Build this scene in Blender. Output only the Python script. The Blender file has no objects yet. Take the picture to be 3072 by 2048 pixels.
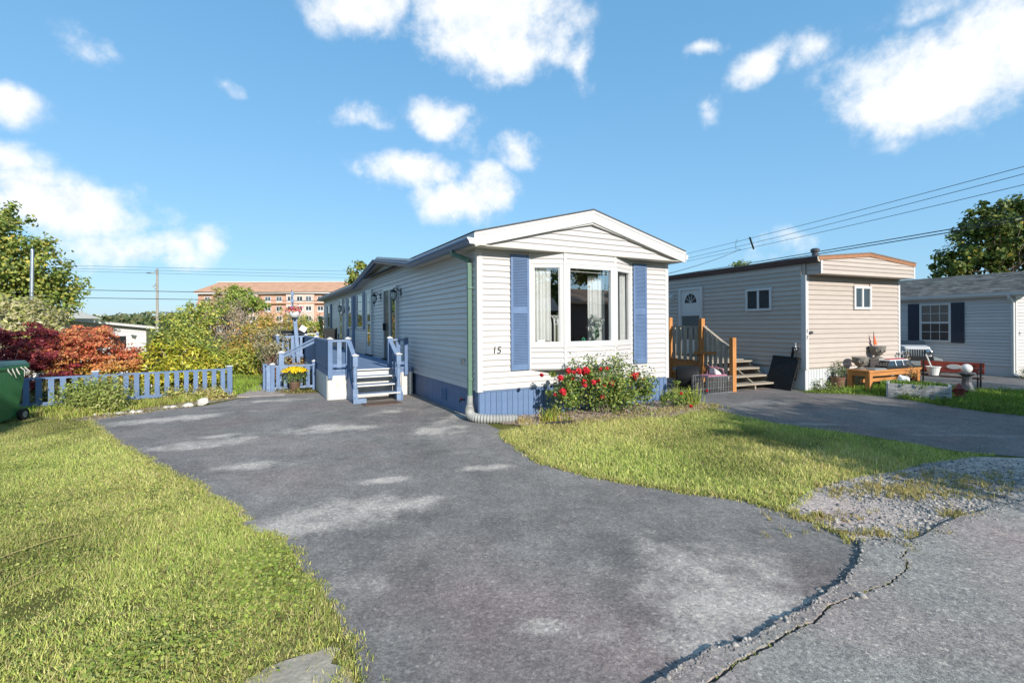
import bpy, bmesh, math, random
import numpy as np
from mathutils import Vector, Matrix

# ------------------------------------------------------------------ camera
S = bpy.context.scene
COL = S.collection
R = math.radians
F_PX, HOR_Y, ROLL, CAM_H = 1439.0, 973.5, 0.00535, 1.591
cam_d = bpy.data.cameras.new('camera')
cam = bpy.data.objects.new('camera', cam_d)
COL.objects.link(cam)
S.camera = cam
cam_d.sensor_width = 36.0
cam_d.lens = 36.0 * F_PX / 3072.0
cam_d.shift_y = -(1024.0 - HOR_Y) / 3072.0
cam_d.clip_start = 0.05
cam_d.clip_end = 6000.0
cam.location = (0, 0, CAM_H)
cam.rotation_euler = (Matrix.Rotation(R(90), 3, 'X') @ Matrix.Rotation(-ROLL, 3, 'Z')).to_euler()

# ------------------------------------------------------------------ sun
SUN_EL = R(24.0)
SUN_AZ = R(28.37 + 1.2)                 # horizontal direction to the sun: (sin, -cos)
to_sun = Vector((math.sin(SUN_AZ) * math.cos(SUN_EL), -math.cos(SUN_AZ) * math.cos(SUN_EL), math.sin(SUN_EL)))
sun_d = bpy.data.lights.new('sun', 'SUN')
sun_d.energy = 3.75
sun_d.angle = R(0.53)
sun_d.color = (1.0, 0.945, 0.86)
sun = bpy.data.objects.new('sun', sun_d)
COL.objects.link(sun)
sun.location = (20, -30, 30)
sun.rotation_euler = to_sun.to_track_quat('Z', 'Y').to_euler()

S.view_settings.view_transform = 'Standard'
S.view_settings.look = 'None'
S.view_settings.gamma = 1.0
S.view_settings.use_curve_mapping = False
S.view_settings.exposure = 0.7

# ------------------------------------------------------------------ pixel -> place helpers (photograph pixels, 3072 wide)
def ray(px, py):
    U, V = px - 1536, py - HOR_Y
    return np.array([(U - ROLL * V) / F_PX, 1.0, -(V + ROLL * U) / F_PX])
def G(px, py, z=0.0):
    r = ray(px, py); k = (z - CAM_H) / r[2]
    return (float(r[0] * k), float(r[1] * k))
def Pd(px, py, d):
    r = ray(px, py) * d
    return (float(r[0]), float(r[1]), float(r[2] + CAM_H))
KD = 3072.0 / 2352.0
def GD(x, y, z=0.0): return G(x * KD, y * KD, z)
def PD(x, y, d): return Pd(x * KD, y * KD, d)

# ------------------------------------------------------------------ node helpers
def N(nt, typ, **kw):
    n = nt.nodes.new(typ)
    for k, v in kw.items():
        if k.startswith('i_'): n.inputs[k[2:].replace('_', ' ')].default_value = v
        elif k.startswith('n_'): n.inputs[int(k[2:])].default_value = v
        else: setattr(n, k, v)
    return n
def L(nt, a, b): nt.links.new(a, b)
def ramp(nt, fac, stops, interp='LINEAR'):
    n = nt.nodes.new('ShaderNodeValToRGB'); n.color_ramp.interpolation = interp
    e = n.color_ramp.elements
    while len(e) < len(stops): e.new(0.5)
    for el, (p, c) in zip(e, stops):
        el.position = p; el.color = c if len(c) == 4 else (*c, 1)
    if fac is not None: L(nt, fac, n.inputs[0])
    return n
def math_n(nt, op, a, b=None, clamp=False):
    n = nt.nodes.new('ShaderNodeMath'); n.operation = op; n.use_clamp = clamp
    for i, v in enumerate((a, b)):
        if v is None: continue
        if isinstance(v, (int, float)): n.inputs[i].default_value = v
        else: L(nt, v, n.inputs[i])
    return n.outputs[0]
def mixc(nt, fac, a, b, mode='MIX'):
    n = nt.nodes.new('ShaderNodeMix'); n.data_type = 'RGBA'; n.blend_type = mode
    for key, v in ((0, fac), (6, a), (7, b)):
        if isinstance(v, (int, float)): n.inputs[key].default_value = v
        elif isinstance(v, (tuple, list)): n.inputs[key].default_value = (*v[:3], 1)
        else: L(nt, v, n.inputs[key])
    return n.outputs[2]

# ------------------------------------------------------------------ sky
W = bpy.data.worlds.new('World'); S.world = W; W.use_nodes = True
nt = W.node_tree; nt.nodes.clear()
sky = N(nt, 'ShaderNodeTexSky', sky_type='NISHITA')
sky.sun_disc = False
sky.sun_elevation = SUN_EL
sky.sun_rotation = math.pi - SUN_AZ
sky.altitude = 50; sky.air_density = 1.25; sky.dust_density = 0.35; sky.ozone_density = 3.2
tc = N(nt, 'ShaderNodeTexCoord')
rs = random.Random(7)
clouds = []   # (px,py,half width px, half height px, strength) of the clouds in view
for c in [(1480, 60, 210, 170, 1.0), (1560, 160, 130, 90, .9), (1085, 40, 120, 80, .85), (2790, 230, 230, 170, 1.0),
          (2960, 120, 190, 150, 1.0), (2620, 340, 90, 70, .8), (2260, 190, 110, 50, .62), (2490, 155, 100, 60, .62), (2120, 150, 60, 30, .55),
          (2700, 60, 130, 60, .6), (1330, 330, 100, 60, .72), (1270, 520, 160, 55, .85), (1390, 585, 140, 80, .95), (1060, 340, 90, 50, .55),
          (1540, 450, 80, 50, .5), (1725, 200, 55, 65, .65), (265, 150, 105, 55, .6), (650, 235, 70, 25, .55), (35, 320, 90, 60, .8), (20, 480, 110, 60, .75),
          (190, 620, 230, 95, .95), (90, 560, 150, 80, .8), (400, 745, 200, 70, .72), (620, 715, 60, 60, .75), (520, 790, 120, 40, .5),
          (2380, 720, 190, 55, .5), (2100, 330, 45, 60, .5), (1420, 400, 120, 90, .4)]:
    r = ray(c[0], c[1]); n_ = np.linalg.norm(r)
    clouds.append((Vector(r / n_), c[2] / F_PX / n_, c[3] / F_PX / n_, c[4]))
for k in range(26):                       # the same scattered clouds go on round the rest of the sky
    az = rs.uniform(58, 302); el = rs.uniform(6, 62)
    d = Vector((math.sin(R(az)) * math.cos(R(el)), math.cos(R(az)) * math.cos(R(el)), math.sin(R(el))))
    clouds.append((d, rs.uniform(.05, .15), rs.uniform(.03, .08), rs.uniform(.5, 1.0)))
warp = N(nt, 'ShaderNodeTexNoise', i_Scale=7.0, i_Detail=3.0, i_Roughness=.55)
L(nt, tc.outputs['Generated'], warp.inputs['Vector'])
wv = N(nt, 'ShaderNodeVectorMath', operation='MULTIPLY_ADD')
L(nt, warp.outputs['Color'], wv.inputs[0]); wv.inputs[1].default_value = (.11, .11, .07); 
off = N(nt, 'ShaderNodeVectorMath', operation='ADD'); L(nt, tc.outputs['Generated'], off.inputs[0]); off.inputs[1].default_value = (-.055, -.055, -.035)
L(nt, off.outputs[0], wv.inputs[2])
acc = None
for d, rx, rz, st in clouds:
    m = N(nt, 'ShaderNodeMapping', vector_type='TEXTURE')
    m.inputs['Location'].default_value = d
    az = math.atan2(d.x, d.y)
    m.inputs['Rotation'].default_value = (math.asin(d.z), 0, -az)
    m.inputs['Scale'].default_value = (rx * 1.6, max(rx, rz) * 3, rz * 1.6)
    L(nt, wv.outputs[0], m.inputs['Vector'])
    g = N(nt, 'ShaderNodeTexGradient', gradient_type='SPHERICAL'); L(nt, m.outputs[0], g.inputs[0])
    v = math_n(nt, 'MULTIPLY', g.outputs['Fac'], st)
    acc = v if acc is None else math_n(nt, 'MAXIMUM', acc, v)
fb = N(nt, 'ShaderNodeTexNoise', i_Scale=8.0, i_Detail=12.0, i_Roughness=.6, i_Lacunarity=2.15)
L(nt, tc.outputs['Generated'], fb.inputs['Vector'])
fbm = math_n(nt, 'SUBTRACT', fb.outputs['Fac'], .5)
dens = math_n(nt, 'ADD', math_n(nt, 'MULTIPLY', acc, 1.35), math_n(nt, 'MULTIPLY', fbm, 2.1))
gate = N(nt, 'ShaderNodeMapRange', interpolation_type='SMOOTHSTEP'); L(nt, acc, gate.inputs[0]); gate.inputs[1].default_value = 0.0; gate.inputs[2].default_value = .28
mask = N(nt, 'ShaderNodeMapRange', interpolation_type='SMOOTHSTEP'); L(nt, dens, mask.inputs[0])
mask.inputs[1].default_value = .26; mask.inputs[2].default_value = .98
mk = math_n(nt, 'MULTIPLY', mask.outputs[0], gate.outputs[0])
thin = math_n(nt, 'MULTIPLY', mk, .97)
sep = N(nt, 'ShaderNodeSeparateXYZ'); L(nt, tc.outputs['Generated'], sep.inputs[0])
air = ramp(nt, sep.outputs['Z'], [(0.0, (1.35, 2.95, 4.6)), (.22, (1.15, 2.7, 4.45)), (.5, (.82, 2.25, 3.95)), (1.0, (.62, 1.65, 3.0))])
tint = mixc(nt, .74, mixc(nt, 1.0, sky.outputs[0], (1.0, 1.04, 1.06), 'MULTIPLY'), air.outputs[0])
upv = N(nt, 'ShaderNodeVectorMath', operation='ADD'); L(nt, tc.outputs['Generated'], upv.inputs[0]); upv.inputs[1].default_value = (to_sun.x * .02, to_sun.y * .02, .03)
fb2 = N(nt, 'ShaderNodeTexNoise', i_Scale=8.0, i_Detail=6.0, i_Roughness=.6, i_Lacunarity=2.15); L(nt, upv.outputs[0], fb2.inputs['Vector'])
shade = ramp(nt, math_n(nt, 'ADD', math_n(nt, 'MULTIPLY', math_n(nt, 'SUBTRACT', fb.outputs['Fac'], fb2.outputs['Fac']), 2.2), .5), [(0.12, (4.0, 4.5, 5.2)), (.5, (5.4, 5.5, 5.6))])
skyc = mixc(nt, thin, tint, shade.outputs[0])
bg = N(nt, 'ShaderNodeBackground', i_Strength=.122)
L(nt, skyc, bg.inputs[0])
wo = N(nt, 'ShaderNodeOutputWorld'); L(nt, bg.outputs[0], wo.inputs[0])

# ------------------------------------------------------------------ materials
MATS = {}
def new_mat(name):
    m = bpy.data.materials.new(name); m.use_nodes = True
    MATS[name] = m
    return m, m.node_tree, m.node_tree.nodes['Principled BSDF']
def pmat(name, col, rough=.5, var=.12, scale=6.0, metal=0.0, spec=.5, bump=0.0, bscale=80.0, dirt=None, stretch=(1, 1, 1), coat=0.0):
    """plain surface: colour with mottling, optional fine relief and dirt"""
    m, nt, b = new_mat(name)
    tc = N(nt, 'ShaderNodeTexCoord')
    mp = N(nt, 'ShaderNodeMapping'); mp.inputs['Scale'].default_value = stretch
    L(nt, tc.outputs['Object'], mp.inputs[0])
    n1 = N(nt, 'ShaderNodeTexNoise', i_Scale=scale, i_Detail=6.0, i_Roughness=.65); L(nt, mp.outputs[0], n1.inputs['Vector'])
    lo = tuple(max(0, c * (1 - var * 1.6)) for c in col); hi = tuple(min(1, c * (1 + var)) for c in col)
    r = ramp(nt, n1.outputs['Fac'], [(.28, lo), (.72, hi)])
    out = r.outputs[0]
    if dirt:
        n2 = N(nt, 'ShaderNodeTexNoise', i_Scale=dirt[2], i_Detail=8.0, i_Roughness=.7); L(nt, mp.outputs[0], n2.inputs['Vector'])
        f = N(nt, 'ShaderNodeMapRange'); L(nt, n2.outputs['Fac'], f.inputs[0]); f.inputs[1].default_value = .5; f.inputs[2].default_value = .8; f.inputs[4].default_value = dirt[1]
        out = mixc(nt, f.outputs[0], out, dirt[0])
    oi = N(nt, 'ShaderNodeObjectInfo'); rv = N(nt, 'ShaderNodeMapRange'); L(nt, oi.outputs['Random'], rv.inputs[0]); rv.inputs[3].default_value = .93; rv.inputs[4].default_value = 1.05
    cmb = N(nt, 'ShaderNodeCombineXYZ')
    for q_ in range(3): L(nt, rv.outputs[0], cmb.inputs[q_])
    out = mixc(nt, 1.0, out, cmb.outputs[0], 'MULTIPLY')
    L(nt, out, b.inputs['Base Color'])
    b.inputs['Roughness'].default_value = rough; b.inputs['Metallic'].default_value = metal
    b.inputs['Specular IOR Level'].default_value = spec
    b.inputs['Coat Weight'].default_value = coat
    if bump:
        n3 = N(nt, 'ShaderNodeTexNoise', i_Scale=bscale, i_Detail=5.0); L(nt, mp.outputs[0], n3.inputs['Vector'])
        bp = N(nt, 'ShaderNodeBump', i_Strength=bump, i_Distance=.01); L(nt, n3.outputs['Fac'], bp.inputs['Height']); L(nt, bp.outputs[0], b.inputs['Normal'])
    return m
def wood_mat(name, col, dark, rough=.7, axis=0):
    m, nt, b = new_mat(name)
    tc = N(nt, 'ShaderNodeTexCoord'); mp = N(nt, 'ShaderNodeMapping')
    sc = [22, 22, 22]; sc[axis] = 1.6; mp.inputs['Scale'].default_value = sc
    L(nt, tc.outputs['Object'], mp.inputs[0])
    n1 = N(nt, 'ShaderNodeTexNoise', i_Scale=1.0, i_Detail=7.0, i_Roughness=.7); L(nt, mp.outputs[0], n1.inputs['Vector'])
    r = ramp(nt, n1.outputs['Fac'], [(.3, dark), (.62, col)]); L(nt, r.outputs[0], b.inputs['Base Color'])
    b.inputs['Roughness'].default_value = rough; b.inputs['Specular IOR Level'].default_value = .3
    bp = N(nt, 'ShaderNodeBump', i_Strength=.35, i_Distance=.004); L(nt, n1.outputs['Fac'], bp.inputs['Height']); L(nt, bp.outputs[0], b.inputs['Normal'])
    return m
def leaf_mat(name, trans=.3, rough=.5, spec=.35):
    """leaf colour comes leaf by leaf from the mesh (species colour, plus shade for the red shrub behind the bin)"""
    m, nt, b = new_mat(name)
    at = N(nt, 'ShaderNodeAttribute', attribute_name='leaf_col')
    L(nt, at.outputs['Color'], b.inputs['Base Color'])
    b.inputs['Roughness'].default_value = rough; b.inputs['Specular IOR Level'].default_value = spec
    tr = N(nt, 'ShaderNodeBsdfTranslucent'); L(nt, at.outputs['Color'], tr.inputs[0])
    mx = N(nt, 'ShaderNodeMixShader', i_Fac=trans)
    L(nt, b.outputs[0], mx.inputs[1]); L(nt, tr.outputs[0], mx.inputs[2])
    L(nt, mx.outputs[0], nt.nodes['Material Output'].inputs[0])
    return m
def glass_mat(name, refl=.3, tint=(.86, .9, .9)):
    m, nt, b = new_mat(name)
    nt.nodes.remove(b)
    t = N(nt, 'ShaderNodeBsdfTransparent'); t.inputs[0].default_value = (*tint, 1)
    g = N(nt, 'ShaderNodeBsdfGlossy', i_Roughness=.006)
    g.inputs[0].default_value = (.96, .98, 1, 1)
    lw = N(nt, 'ShaderNodeFresnel', i_IOR=1.5)
    f = math_n(nt, 'ADD', math_n(nt, 'MULTIPLY', lw.outputs[0], 1.0), refl - .04, True)
    mx = N(nt, 'ShaderNodeMixShader'); L(nt, f, mx.inputs[0]); L(nt, t.outputs[0], mx.inputs[1]); L(nt, g.outputs[0], mx.inputs[2])
    L(nt, mx.outputs[0], nt.nodes['Material Output'].inputs[0])
    return m

pmat('vinyl_white', (.535, .51, .50), .42, .03, 3.0, spec=.4, dirt=((.52, .5, .45), .18, 2.2), stretch=(1, 1, 3))
pmat('trim_white', (.575, .56, .545), .4, .03, 4.0, spec=.4, dirt=((.5, .48, .43), .2, 3.0))
pmat('blue_paint', (.122, .19, .325), .55, .10, 5.0, spec=.35, dirt=((.095, .15, .27), .45, 7.0), bump=.15, bscale=60)
pmat('blue_worn', (.18, .255, .39), .6, .14, 6.0, spec=.3, dirt=((.34, .40, .5), .45, 9.0), bump=.2, bscale=60)
pmat('blue_gutter', (.115, .165, .29), .35, .05, 5.0, spec=.5)
pmat('green_metal', (.12, .21, .155), .35, .06, 5.0, spec=.5)
pmat('grey_plastic', (.33, .33, .31), .5, .08, 9.0, dirt=((.3, .28, .24), .5, 12))
pmat('straw', (.34, .27, .11), .8, .2, 8.0)
pmat('bare_earth', (.42, .36, .28), .95, .2, 6.0, bump=.5, bscale=50, dirt=((.24, .22, .11), .6, 7.0))
pmat('soffit_tan', (.52, .49, .43), .6, .05, 5.0)
pmat('white_panel', (.60, .59, .56), .6, .08, 6.0, dirt=((.38, .34, .28), .55, 5.0), stretch=(1, 1, .35))
pmat('shingle_dark', (.075, .075, .078), .9, .25, 30.0, bump=.5, bscale=120)
pmat('black_iron', (.012, .013, .014), .45, .1, 10.0)
pmat('black_plastic', (.016, .017, .018), .62, .2, 12.0, spec=.25, bump=.1, bscale=20)
pmat('black_rubber', (.018, .018, .018), .75, .2, 20.0, bump=.2, bscale=30)
pmat('door_dark', (.045, .05, .055), .4, .08, 5.0)
pmat('frame_white', (.575, .565, .555), .35, .02, 4.0)
pmat('interior', (.24, .22, .20), .8, .08, 2.0)
pmat('curtain', (.82, .82, .80), .8, .04, 5.0)
pmat('pale_glass', (.55, .62, .60), .15, .05, 5.0)
pmat('bronze', (.05, .05, .055), .4, .1, 12.0)
pmat('pot_white', (.64, .64, .62), .5, .05, 6.0)
pmat('pot_brown', (.13, .075, .05), .55, .12, 8.0)
pmat('terracotta', (.17, .085, .05), .7, .25, 9.0)
pmat('soil', (.06, .042, .03), .95, .3, 30.0, bump=.6, bscale=60)
pmat('stone_white', (.55, .52, .47), .85, .12, 9.0, bump=.6, bscale=18, dirt=((.35, .31, .25), .7, 6.0))
pmat('bin_green', (.045, .17, .065), .45, .08, 6.0, spec=.45, dirt=((.10, .2, .12), .4, 10))
pmat('bin_lid', (.055, .13, .11), .4, .08, 6.0, spec=.45)
pmat('siding_beige', (.46, .395, .345), .5, .04, 3.0, spec=.35, dirt=((.42, .37, .32), .25, 2.0), stretch=(1, 1, 3))
pmat('skirt_white', (.58, .59, .59), .5, .05, 5.0, dirt=((.45, .44, .40), .4, 4.0), stretch=(1, 1, .4))
pmat('brown_trim', (.34, .155, .075), .55, .12, 8.0)
pmat('brown_gutter', (.085, .045, .04), .4, .12, 8.0)
pmat('roof_grey', (.20, .20, .20), .85, .15, 12.0)
pmat('navy', (.018, .026, .05), .5, .1, 6.0)
wood_mat('cedar', (.56, .255, .085), (.34, .13, .04), .6, 2)
wood_mat('cedar_h', (.56, .255, .085), (.36, .14, .045), .6, 0)
wood_mat('grey_wood', (.44, .39, .31), (.22, .18, .14), .8, 2)
wood_mat('grey_wood_h', (.40, .35, .28), (.2, .16, .12), .8, 0)
wood_mat('old_white_wood', (.50, .49, .47), (.16, .14, .12), .85, 0)
wood_mat('pole_wood', (.38, .34, .29), (.22, .19, .16), .85, 2)
wood_mat('bench_red', (.40, .075, .045), (.24, .04, .025), .5, 0)
wood_mat('bench_dark', (.075, .04, .032), (.035, .02, .018), .5, 0)
wood_mat('bark', (.16, .125, .10), (.06, .045, .036), .95, 2)
wood_mat('twig', (.33, .28, .23), (.16, .13, .10), .9, 2)
pmat('urn_stone', (.20, .185, .16), .85, .3, 22.0, bump=.8, bscale=40)
pmat('pedestal_dark', (.10, .10, .11), .5, .3, 10.0, bump=.4, bscale=25)
pmat('orange_plastic', (.78, .13, .03), .5, .06, 5.0)
pmat('red_paint', (.42, .035, .03), .4, .1, 6.0)
pmat('hydrant_red', (.22, .035, .028), .5, .2, 9.0)
pmat('toy_white', (.62, .63, .63), .35, .05, 6.0)
pmat('toy_grey', (.20, .22, .22), .5, .08, 8.0)
pmat('chrome', (.72, .72, .73), .16, .02, 4.0, metal=1.0)
pmat('steel', (.55, .56, .57), .4, .08, 8.0, metal=1.0)
pmat('wire_black', (.02, .021, .023), .5, .05, 5.0)
pmat('pink_cloth', (.40, .17, .23), .9, .3, 30.0)
pmat('white_cloth', (.74, .74, .73), .9, .05, 10.0)
pmat('globe_glass', (.70, .71, .69), .12, .08, 8.0, coat=.4)
pmat('number_dark', (.05, .055, .045), .5, .1, 10.0)
pmat('brick', (.56, .32, .23), .85, .10, .5)
pmat('brick_pale', (.66, .49, .41), .85, .08, .5)
pmat('roof_brown', (.50, .285, .18), .9, .12, .6)
pmat('concrete', (.42, .39, .36), .9, .12, 3.0, bump=.3, bscale=40)
pmat('paver', (.40, .33, .29), .9, .18, 4.0, bump=.4, bscale=30, dirt=((.22, .2, .13), .6, 5.0))
pmat('card', (.70, .74, .72), .6, .03, 5.0)
pmat('mint', (.10, .62, .34), .5, .1, 10.0)
pmat('deck_grey', (.25, .27, .25), .7, .12, 5.0)
pmat('mulch', (.42, .33, .26), .95, .3, 40.0, bump=.6, bscale=60)
pmat('far_house', (.62, .61, .58), .8, .05, .5)
leaf_mat('leaf'); leaf_mat('leaf_waxy', .2, .32, .5); leaf_mat('grass_blade', .25, .6, .2); leaf_mat('petal', .25, .6, .2)
glass_mat('glass', .31, (.94, .96, .96)); glass_mat('glass_dark', .16, (.75, .8, .82))
m_, nt_, b_ = new_mat('dark_pane'); b_.inputs['Base Color'].default_value = (.02, .024, .028, 1); b_.inputs['Roughness'].default_value = .03; b_.inputs['Specular IOR Level'].default_value = 1.0
m_, nt_, b_ = new_mat('sky_pane'); b_.inputs['Base Color'].default_value = (.05, .06, .065, 1); b_.inputs['Roughness'].default_value = .02; b_.inputs['IOR'].default_value = 2.4

# ------------------------------------------------------------------ asphalt and ground materials
def lobe_field(nt, pos, lobes):
    acc = None
    for x, y, rx, ry, rot, st in lobes:
        rx, ry = rx * 1.35, ry * 1.45
        m = N(nt, 'ShaderNodeMapping', vector_type='TEXTURE')
        m.inputs['Location'].default_value = (x, y, 0); m.inputs['Rotation'].default_value = (0, 0, rot); m.inputs['Scale'].default_value = (rx, ry, 3)
        L(nt, pos, m.inputs[0])
        g = N(nt, 'ShaderNodeTexGradient', gradient_type='SPHERICAL'); L(nt, m.outputs[0], g.inputs[0])
        v = math_n(nt, 'MULTIPLY', g.outputs['Fac'], st)
        acc = v if acc is None else math_n(nt, 'MAXIMUM', acc, v)
    return acc
def asphalt(name, dark, light, pale, lobes, warm=(.36, .31, .28), grain=1.0, dark_spots=None):
    m, nt, b = new_mat(name)
    geo = N(nt, 'ShaderNodeNewGeometry'); pos = geo.outputs['Position']
    big = N(nt, 'ShaderNodeTexNoise', i_Scale=.55, i_Detail=5.0, i_Roughness=.6); L(nt, pos, big.inputs['Vector'])
    mid = N(nt, 'ShaderNodeTexNoise', i_Scale=2.3, i_Detail=6.0, i_Roughness=.65); L(nt, pos, mid.inputs['Vector'])
    fine = N(nt, 'ShaderNodeTexNoise', i_Scale=48.0, i_Detail=5.0, i_Roughness=.85); L(nt, pos, fine.inputs['Vector'])
    vor = N(nt, 'ShaderNodeTexVoronoi', i_Scale=120.0); L(nt, pos, vor.inputs['Vector'])
    base = ramp(nt, math_n(nt, 'ADD', math_n(nt, 'MULTIPLY', big.outputs['Fac'], .6), math_n(nt, 'MULTIPLY', mid.outputs['Fac'], .4)), [(.36, dark), (.66, light)]).outputs[0]
    hue = N(nt, 'ShaderNodeTexNoise', i_Scale=.8, i_Detail=2.0); 
    hv = N(nt, 'ShaderNodeVectorMath', operation='ADD'); L(nt, pos, hv.inputs[0]); hv.inputs[1].default_value = (31, 7, 3); L(nt, hv.outputs[0], hue.inputs['Vector'])
    hf = N(nt, 'ShaderNodeMapRange'); L(nt, hue.outputs['Fac'], hf.inputs[0]); hf.inputs[1].default_value = .5; hf.inputs[2].default_value = .75; hf.inputs[4].default_value = .5
    base = mixc(nt, hf.outputs[0], base, mixc(nt, 1.0, base, (1.24, .96, .97), 'MULTIPLY'))
    if lobes:
        f = lobe_field(nt, pos, lobes)
        ff = math_n(nt, 'ADD', f, math_n(nt, 'MULTIPLY', math_n(nt, 'SUBTRACT', mid.outputs['Fac'], .5), 2.2))
        mr = N(nt, 'ShaderNodeMapRange', interpolation_type='SMOOTHSTEP'); L(nt, ff, mr.inputs[0]); mr.inputs[1].default_value = .08; mr.inputs[2].default_value = .85
        gt = N(nt, 'ShaderNodeMapRange'); L(nt, f, gt.inputs[0]); gt.inputs[2].default_value = .35
        base = mixc(nt, math_n(nt, 'MULTIPLY', mr.outputs[0], gt.outputs[0]), base, pale)
    sp = ramp(nt, vor.outputs['Distance'], [(.0, (1.5, 1.48, 1.44)), (.22, (1.0, 1.0, 1.0)), (.75, (.74, .74, .75))])
    base = mixc(nt, .85 * grain, base, sp.outputs[0], 'MULTIPLY')
    fr = ramp(nt, fine.outputs['Fac'], [(.32, (.5, .5, .51)), (.5, (1, 1, 1)), (.7, (1.62, 1.6, 1.57))])
    base = mixc(nt, .8 * grain, base, fr.outputs[0], 'MULTIPLY')
    ag = N(nt, 'ShaderNodeTexVoronoi', i_Scale=62.0); L(nt, pos, ag.inputs['Vector'])
    agc = N(nt, 'ShaderNodeSeparateColor'); L(nt, ag.outputs['Color'], agc.inputs[0])
    ar = ramp(nt, agc.outputs[0], [(.0, (.62, .62, .63)), (.5, (1, 1, 1)), (.9, (1.12, 1.1, 1.07)), (.97, (1.75, 1.7, 1.6))]); base = mixc(nt, .5 * grain, base, ar.outputs[0], 'MULTIPLY')
    bl = N(nt, 'ShaderNodeTexNoise', i_Scale=5.5, i_Detail=5.0, i_Roughness=.75); L(nt, pos, bl.inputs['Vector'])
    br_ = ramp(nt, bl.outputs['Fac'], [(.3, (.80, .80, .81)), (.5, (1, 1, 1)), (.72, (1.16, 1.14, 1.12))]); base = mixc(nt, .9, base, br_.outputs[0], 'MULTIPLY')
    if dark_spots:
        ds_ = lobe_field(nt, pos, dark_spots); dm_ = N(nt, 'ShaderNodeMapRange', interpolation_type='SMOOTHSTEP'); L(nt, math_n(nt, 'ADD', ds_, math_n(nt, 'MULTIPLY', math_n(nt, 'SUBTRACT', bl.outputs['Fac'], .5), .9)), dm_.inputs[0]); dm_.inputs[1].default_value = .18; dm_.inputs[2].default_value = .6; dm_.inputs[4].default_value = .55
        gg = N(nt, 'ShaderNodeMapRange'); L(nt, ds_, gg.inputs[0]); gg.inputs[2].default_value = .15
        base = mixc(nt, math_n(nt, 'MULTIPLY', dm_.outputs[0], gg.outputs[0]), base, (.055, .052, .05))
    L(nt, base, b.inputs['Base Color'])
    b.inputs['Roughness'].default_value = .88; b.inputs['Specular IOR Level'].default_value = .25
    bp = N(nt, 'ShaderNodeBump', i_Strength=.55 * grain, i_Distance=.012)
    h = math_n(nt, 'ADD', fine.outputs['Fac'], math_n(nt, 'MULTIPLY', mid.outputs['Fac'], 1.2)); L(nt, h, bp.inputs['Height']); L(nt, bp.outputs[0], b.inputs['Normal'])
    return m
def gdl(x, y, rx, ry, rot, st):
    p = GD(x, y); return (p[0], p[1], rx, ry, rot, st)
asphalt('driveway', (.185, .172, .158), (.36, .332, .302), (.60, .53, .46),
        [gdl(380, 965, .95, .32, .5, .95), gdl(470, 1020, .8, .28, .5, .9), gdl(520, 1000, .4, .16, .5, .8), gdl(765, 985, .8, .35, .1, .9), gdl(640, 920, .9, .3, .5, .7), gdl(560, 945, .5, .16, .5, .5),
         gdl(1000, 990, .6, .45, .4, .75), gdl(1040, 960, .7, .3, .9, .7), gdl(900, 945, .5, .25, .9, .7), gdl(930, 1160, .35, .16, .6, .95), gdl(880, 1105, .3, .1, .4, .9), gdl(780, 1180, .8, .34, .4, .95),
         gdl(690, 1210, .42, .2, .4, .95), gdl(1120, 1075, .3, .14, .3, .75), gdl(1700, 1390, .85, .55, .4, .75), gdl(1520, 1290, .8, .5, .2, .45), gdl(1230, 1445, .16, .09, 0, .8), gdl(570, 1070, .5, .2, .3, .7), gdl(840, 1330, .5, .3, .5, .35)],
        dark_spots=[gdl(495, 938, .35, .06, .5, .9), gdl(935, 1020, .07, .04, 0, .8), gdl(600, 940, .3, .08, .5, .6), gdl(1000, 1040, .5, .2, .6, .45), gdl(700, 1050, .7, .25, .5, .4), gdl(420, 1090, .5, .2, .3, .4), gdl(1180, 1150, .4, .15, .3, .35), gdl(1300, 1450, .5, .25, .3, .3), gdl(985, 935, .5, .08, 1.0, .6)])
asphalt('road', (.34, .32, .285), (.44, .415, .37), (.4, .38, .36), [], grain=1.25)
asphalt('neighbour_drive', (.14, .133, .125), (.27, .25, .23), (.3, .28, .26),
        [gdl(1750, 925, .9, .3, .3, .8), gdl(1900, 975, 1.6, .12, -.1, .6), gdl(2200, 1000, 1.6, .12, -.1, .5), gdl(1640, 900, .6, .3, .2, .7)])
asphalt('gravel_bed', (.44, .395, .345), (.62, .55, .48), (.5, .46, .43), [], grain=1.3)

m, nt, b = new_mat('turf_soil')
geo = N(nt, 'ShaderNodeNewGeometry')
n1 = N(nt, 'ShaderNodeTexNoise', i_Scale=1.3, i_Detail=6.0, i_Roughness=.65); L(nt, geo.outputs['Position'], n1.inputs['Vector'])
n2 = N(nt, 'ShaderNodeTexNoise', i_Scale=38.0, i_Detail=4.0, i_Roughness=.75); L(nt, geo.outputs['Position'], n2.inputs['Vector'])
c1 = ramp(nt, n1.outputs['Fac'], [(.35, (.12, .13, .03)), (.52, (.17, .165, .05)), (.68, (.27, .225, .11))]).outputs[0]
c2 = ramp(nt, n2.outputs['Fac'], [(.3, (.5, .5, .45)), (.6, (1.15, 1.15, 1.1))]).outputs[0]
L(nt, mixc(nt, 1.0, c1, c2, 'MULTIPLY'), b.inputs['Base Color']); b.inputs['Roughness'].default_value = .95; b.inputs['Specular IOR Level'].default_value = .1
bp = N(nt, 'ShaderNodeBump', i_Strength=.9, i_Distance=.03); L(nt, n2.outputs['Fac'], bp.inputs['Height']); L(nt, bp.outputs[0], b.inputs['Normal'])

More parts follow.
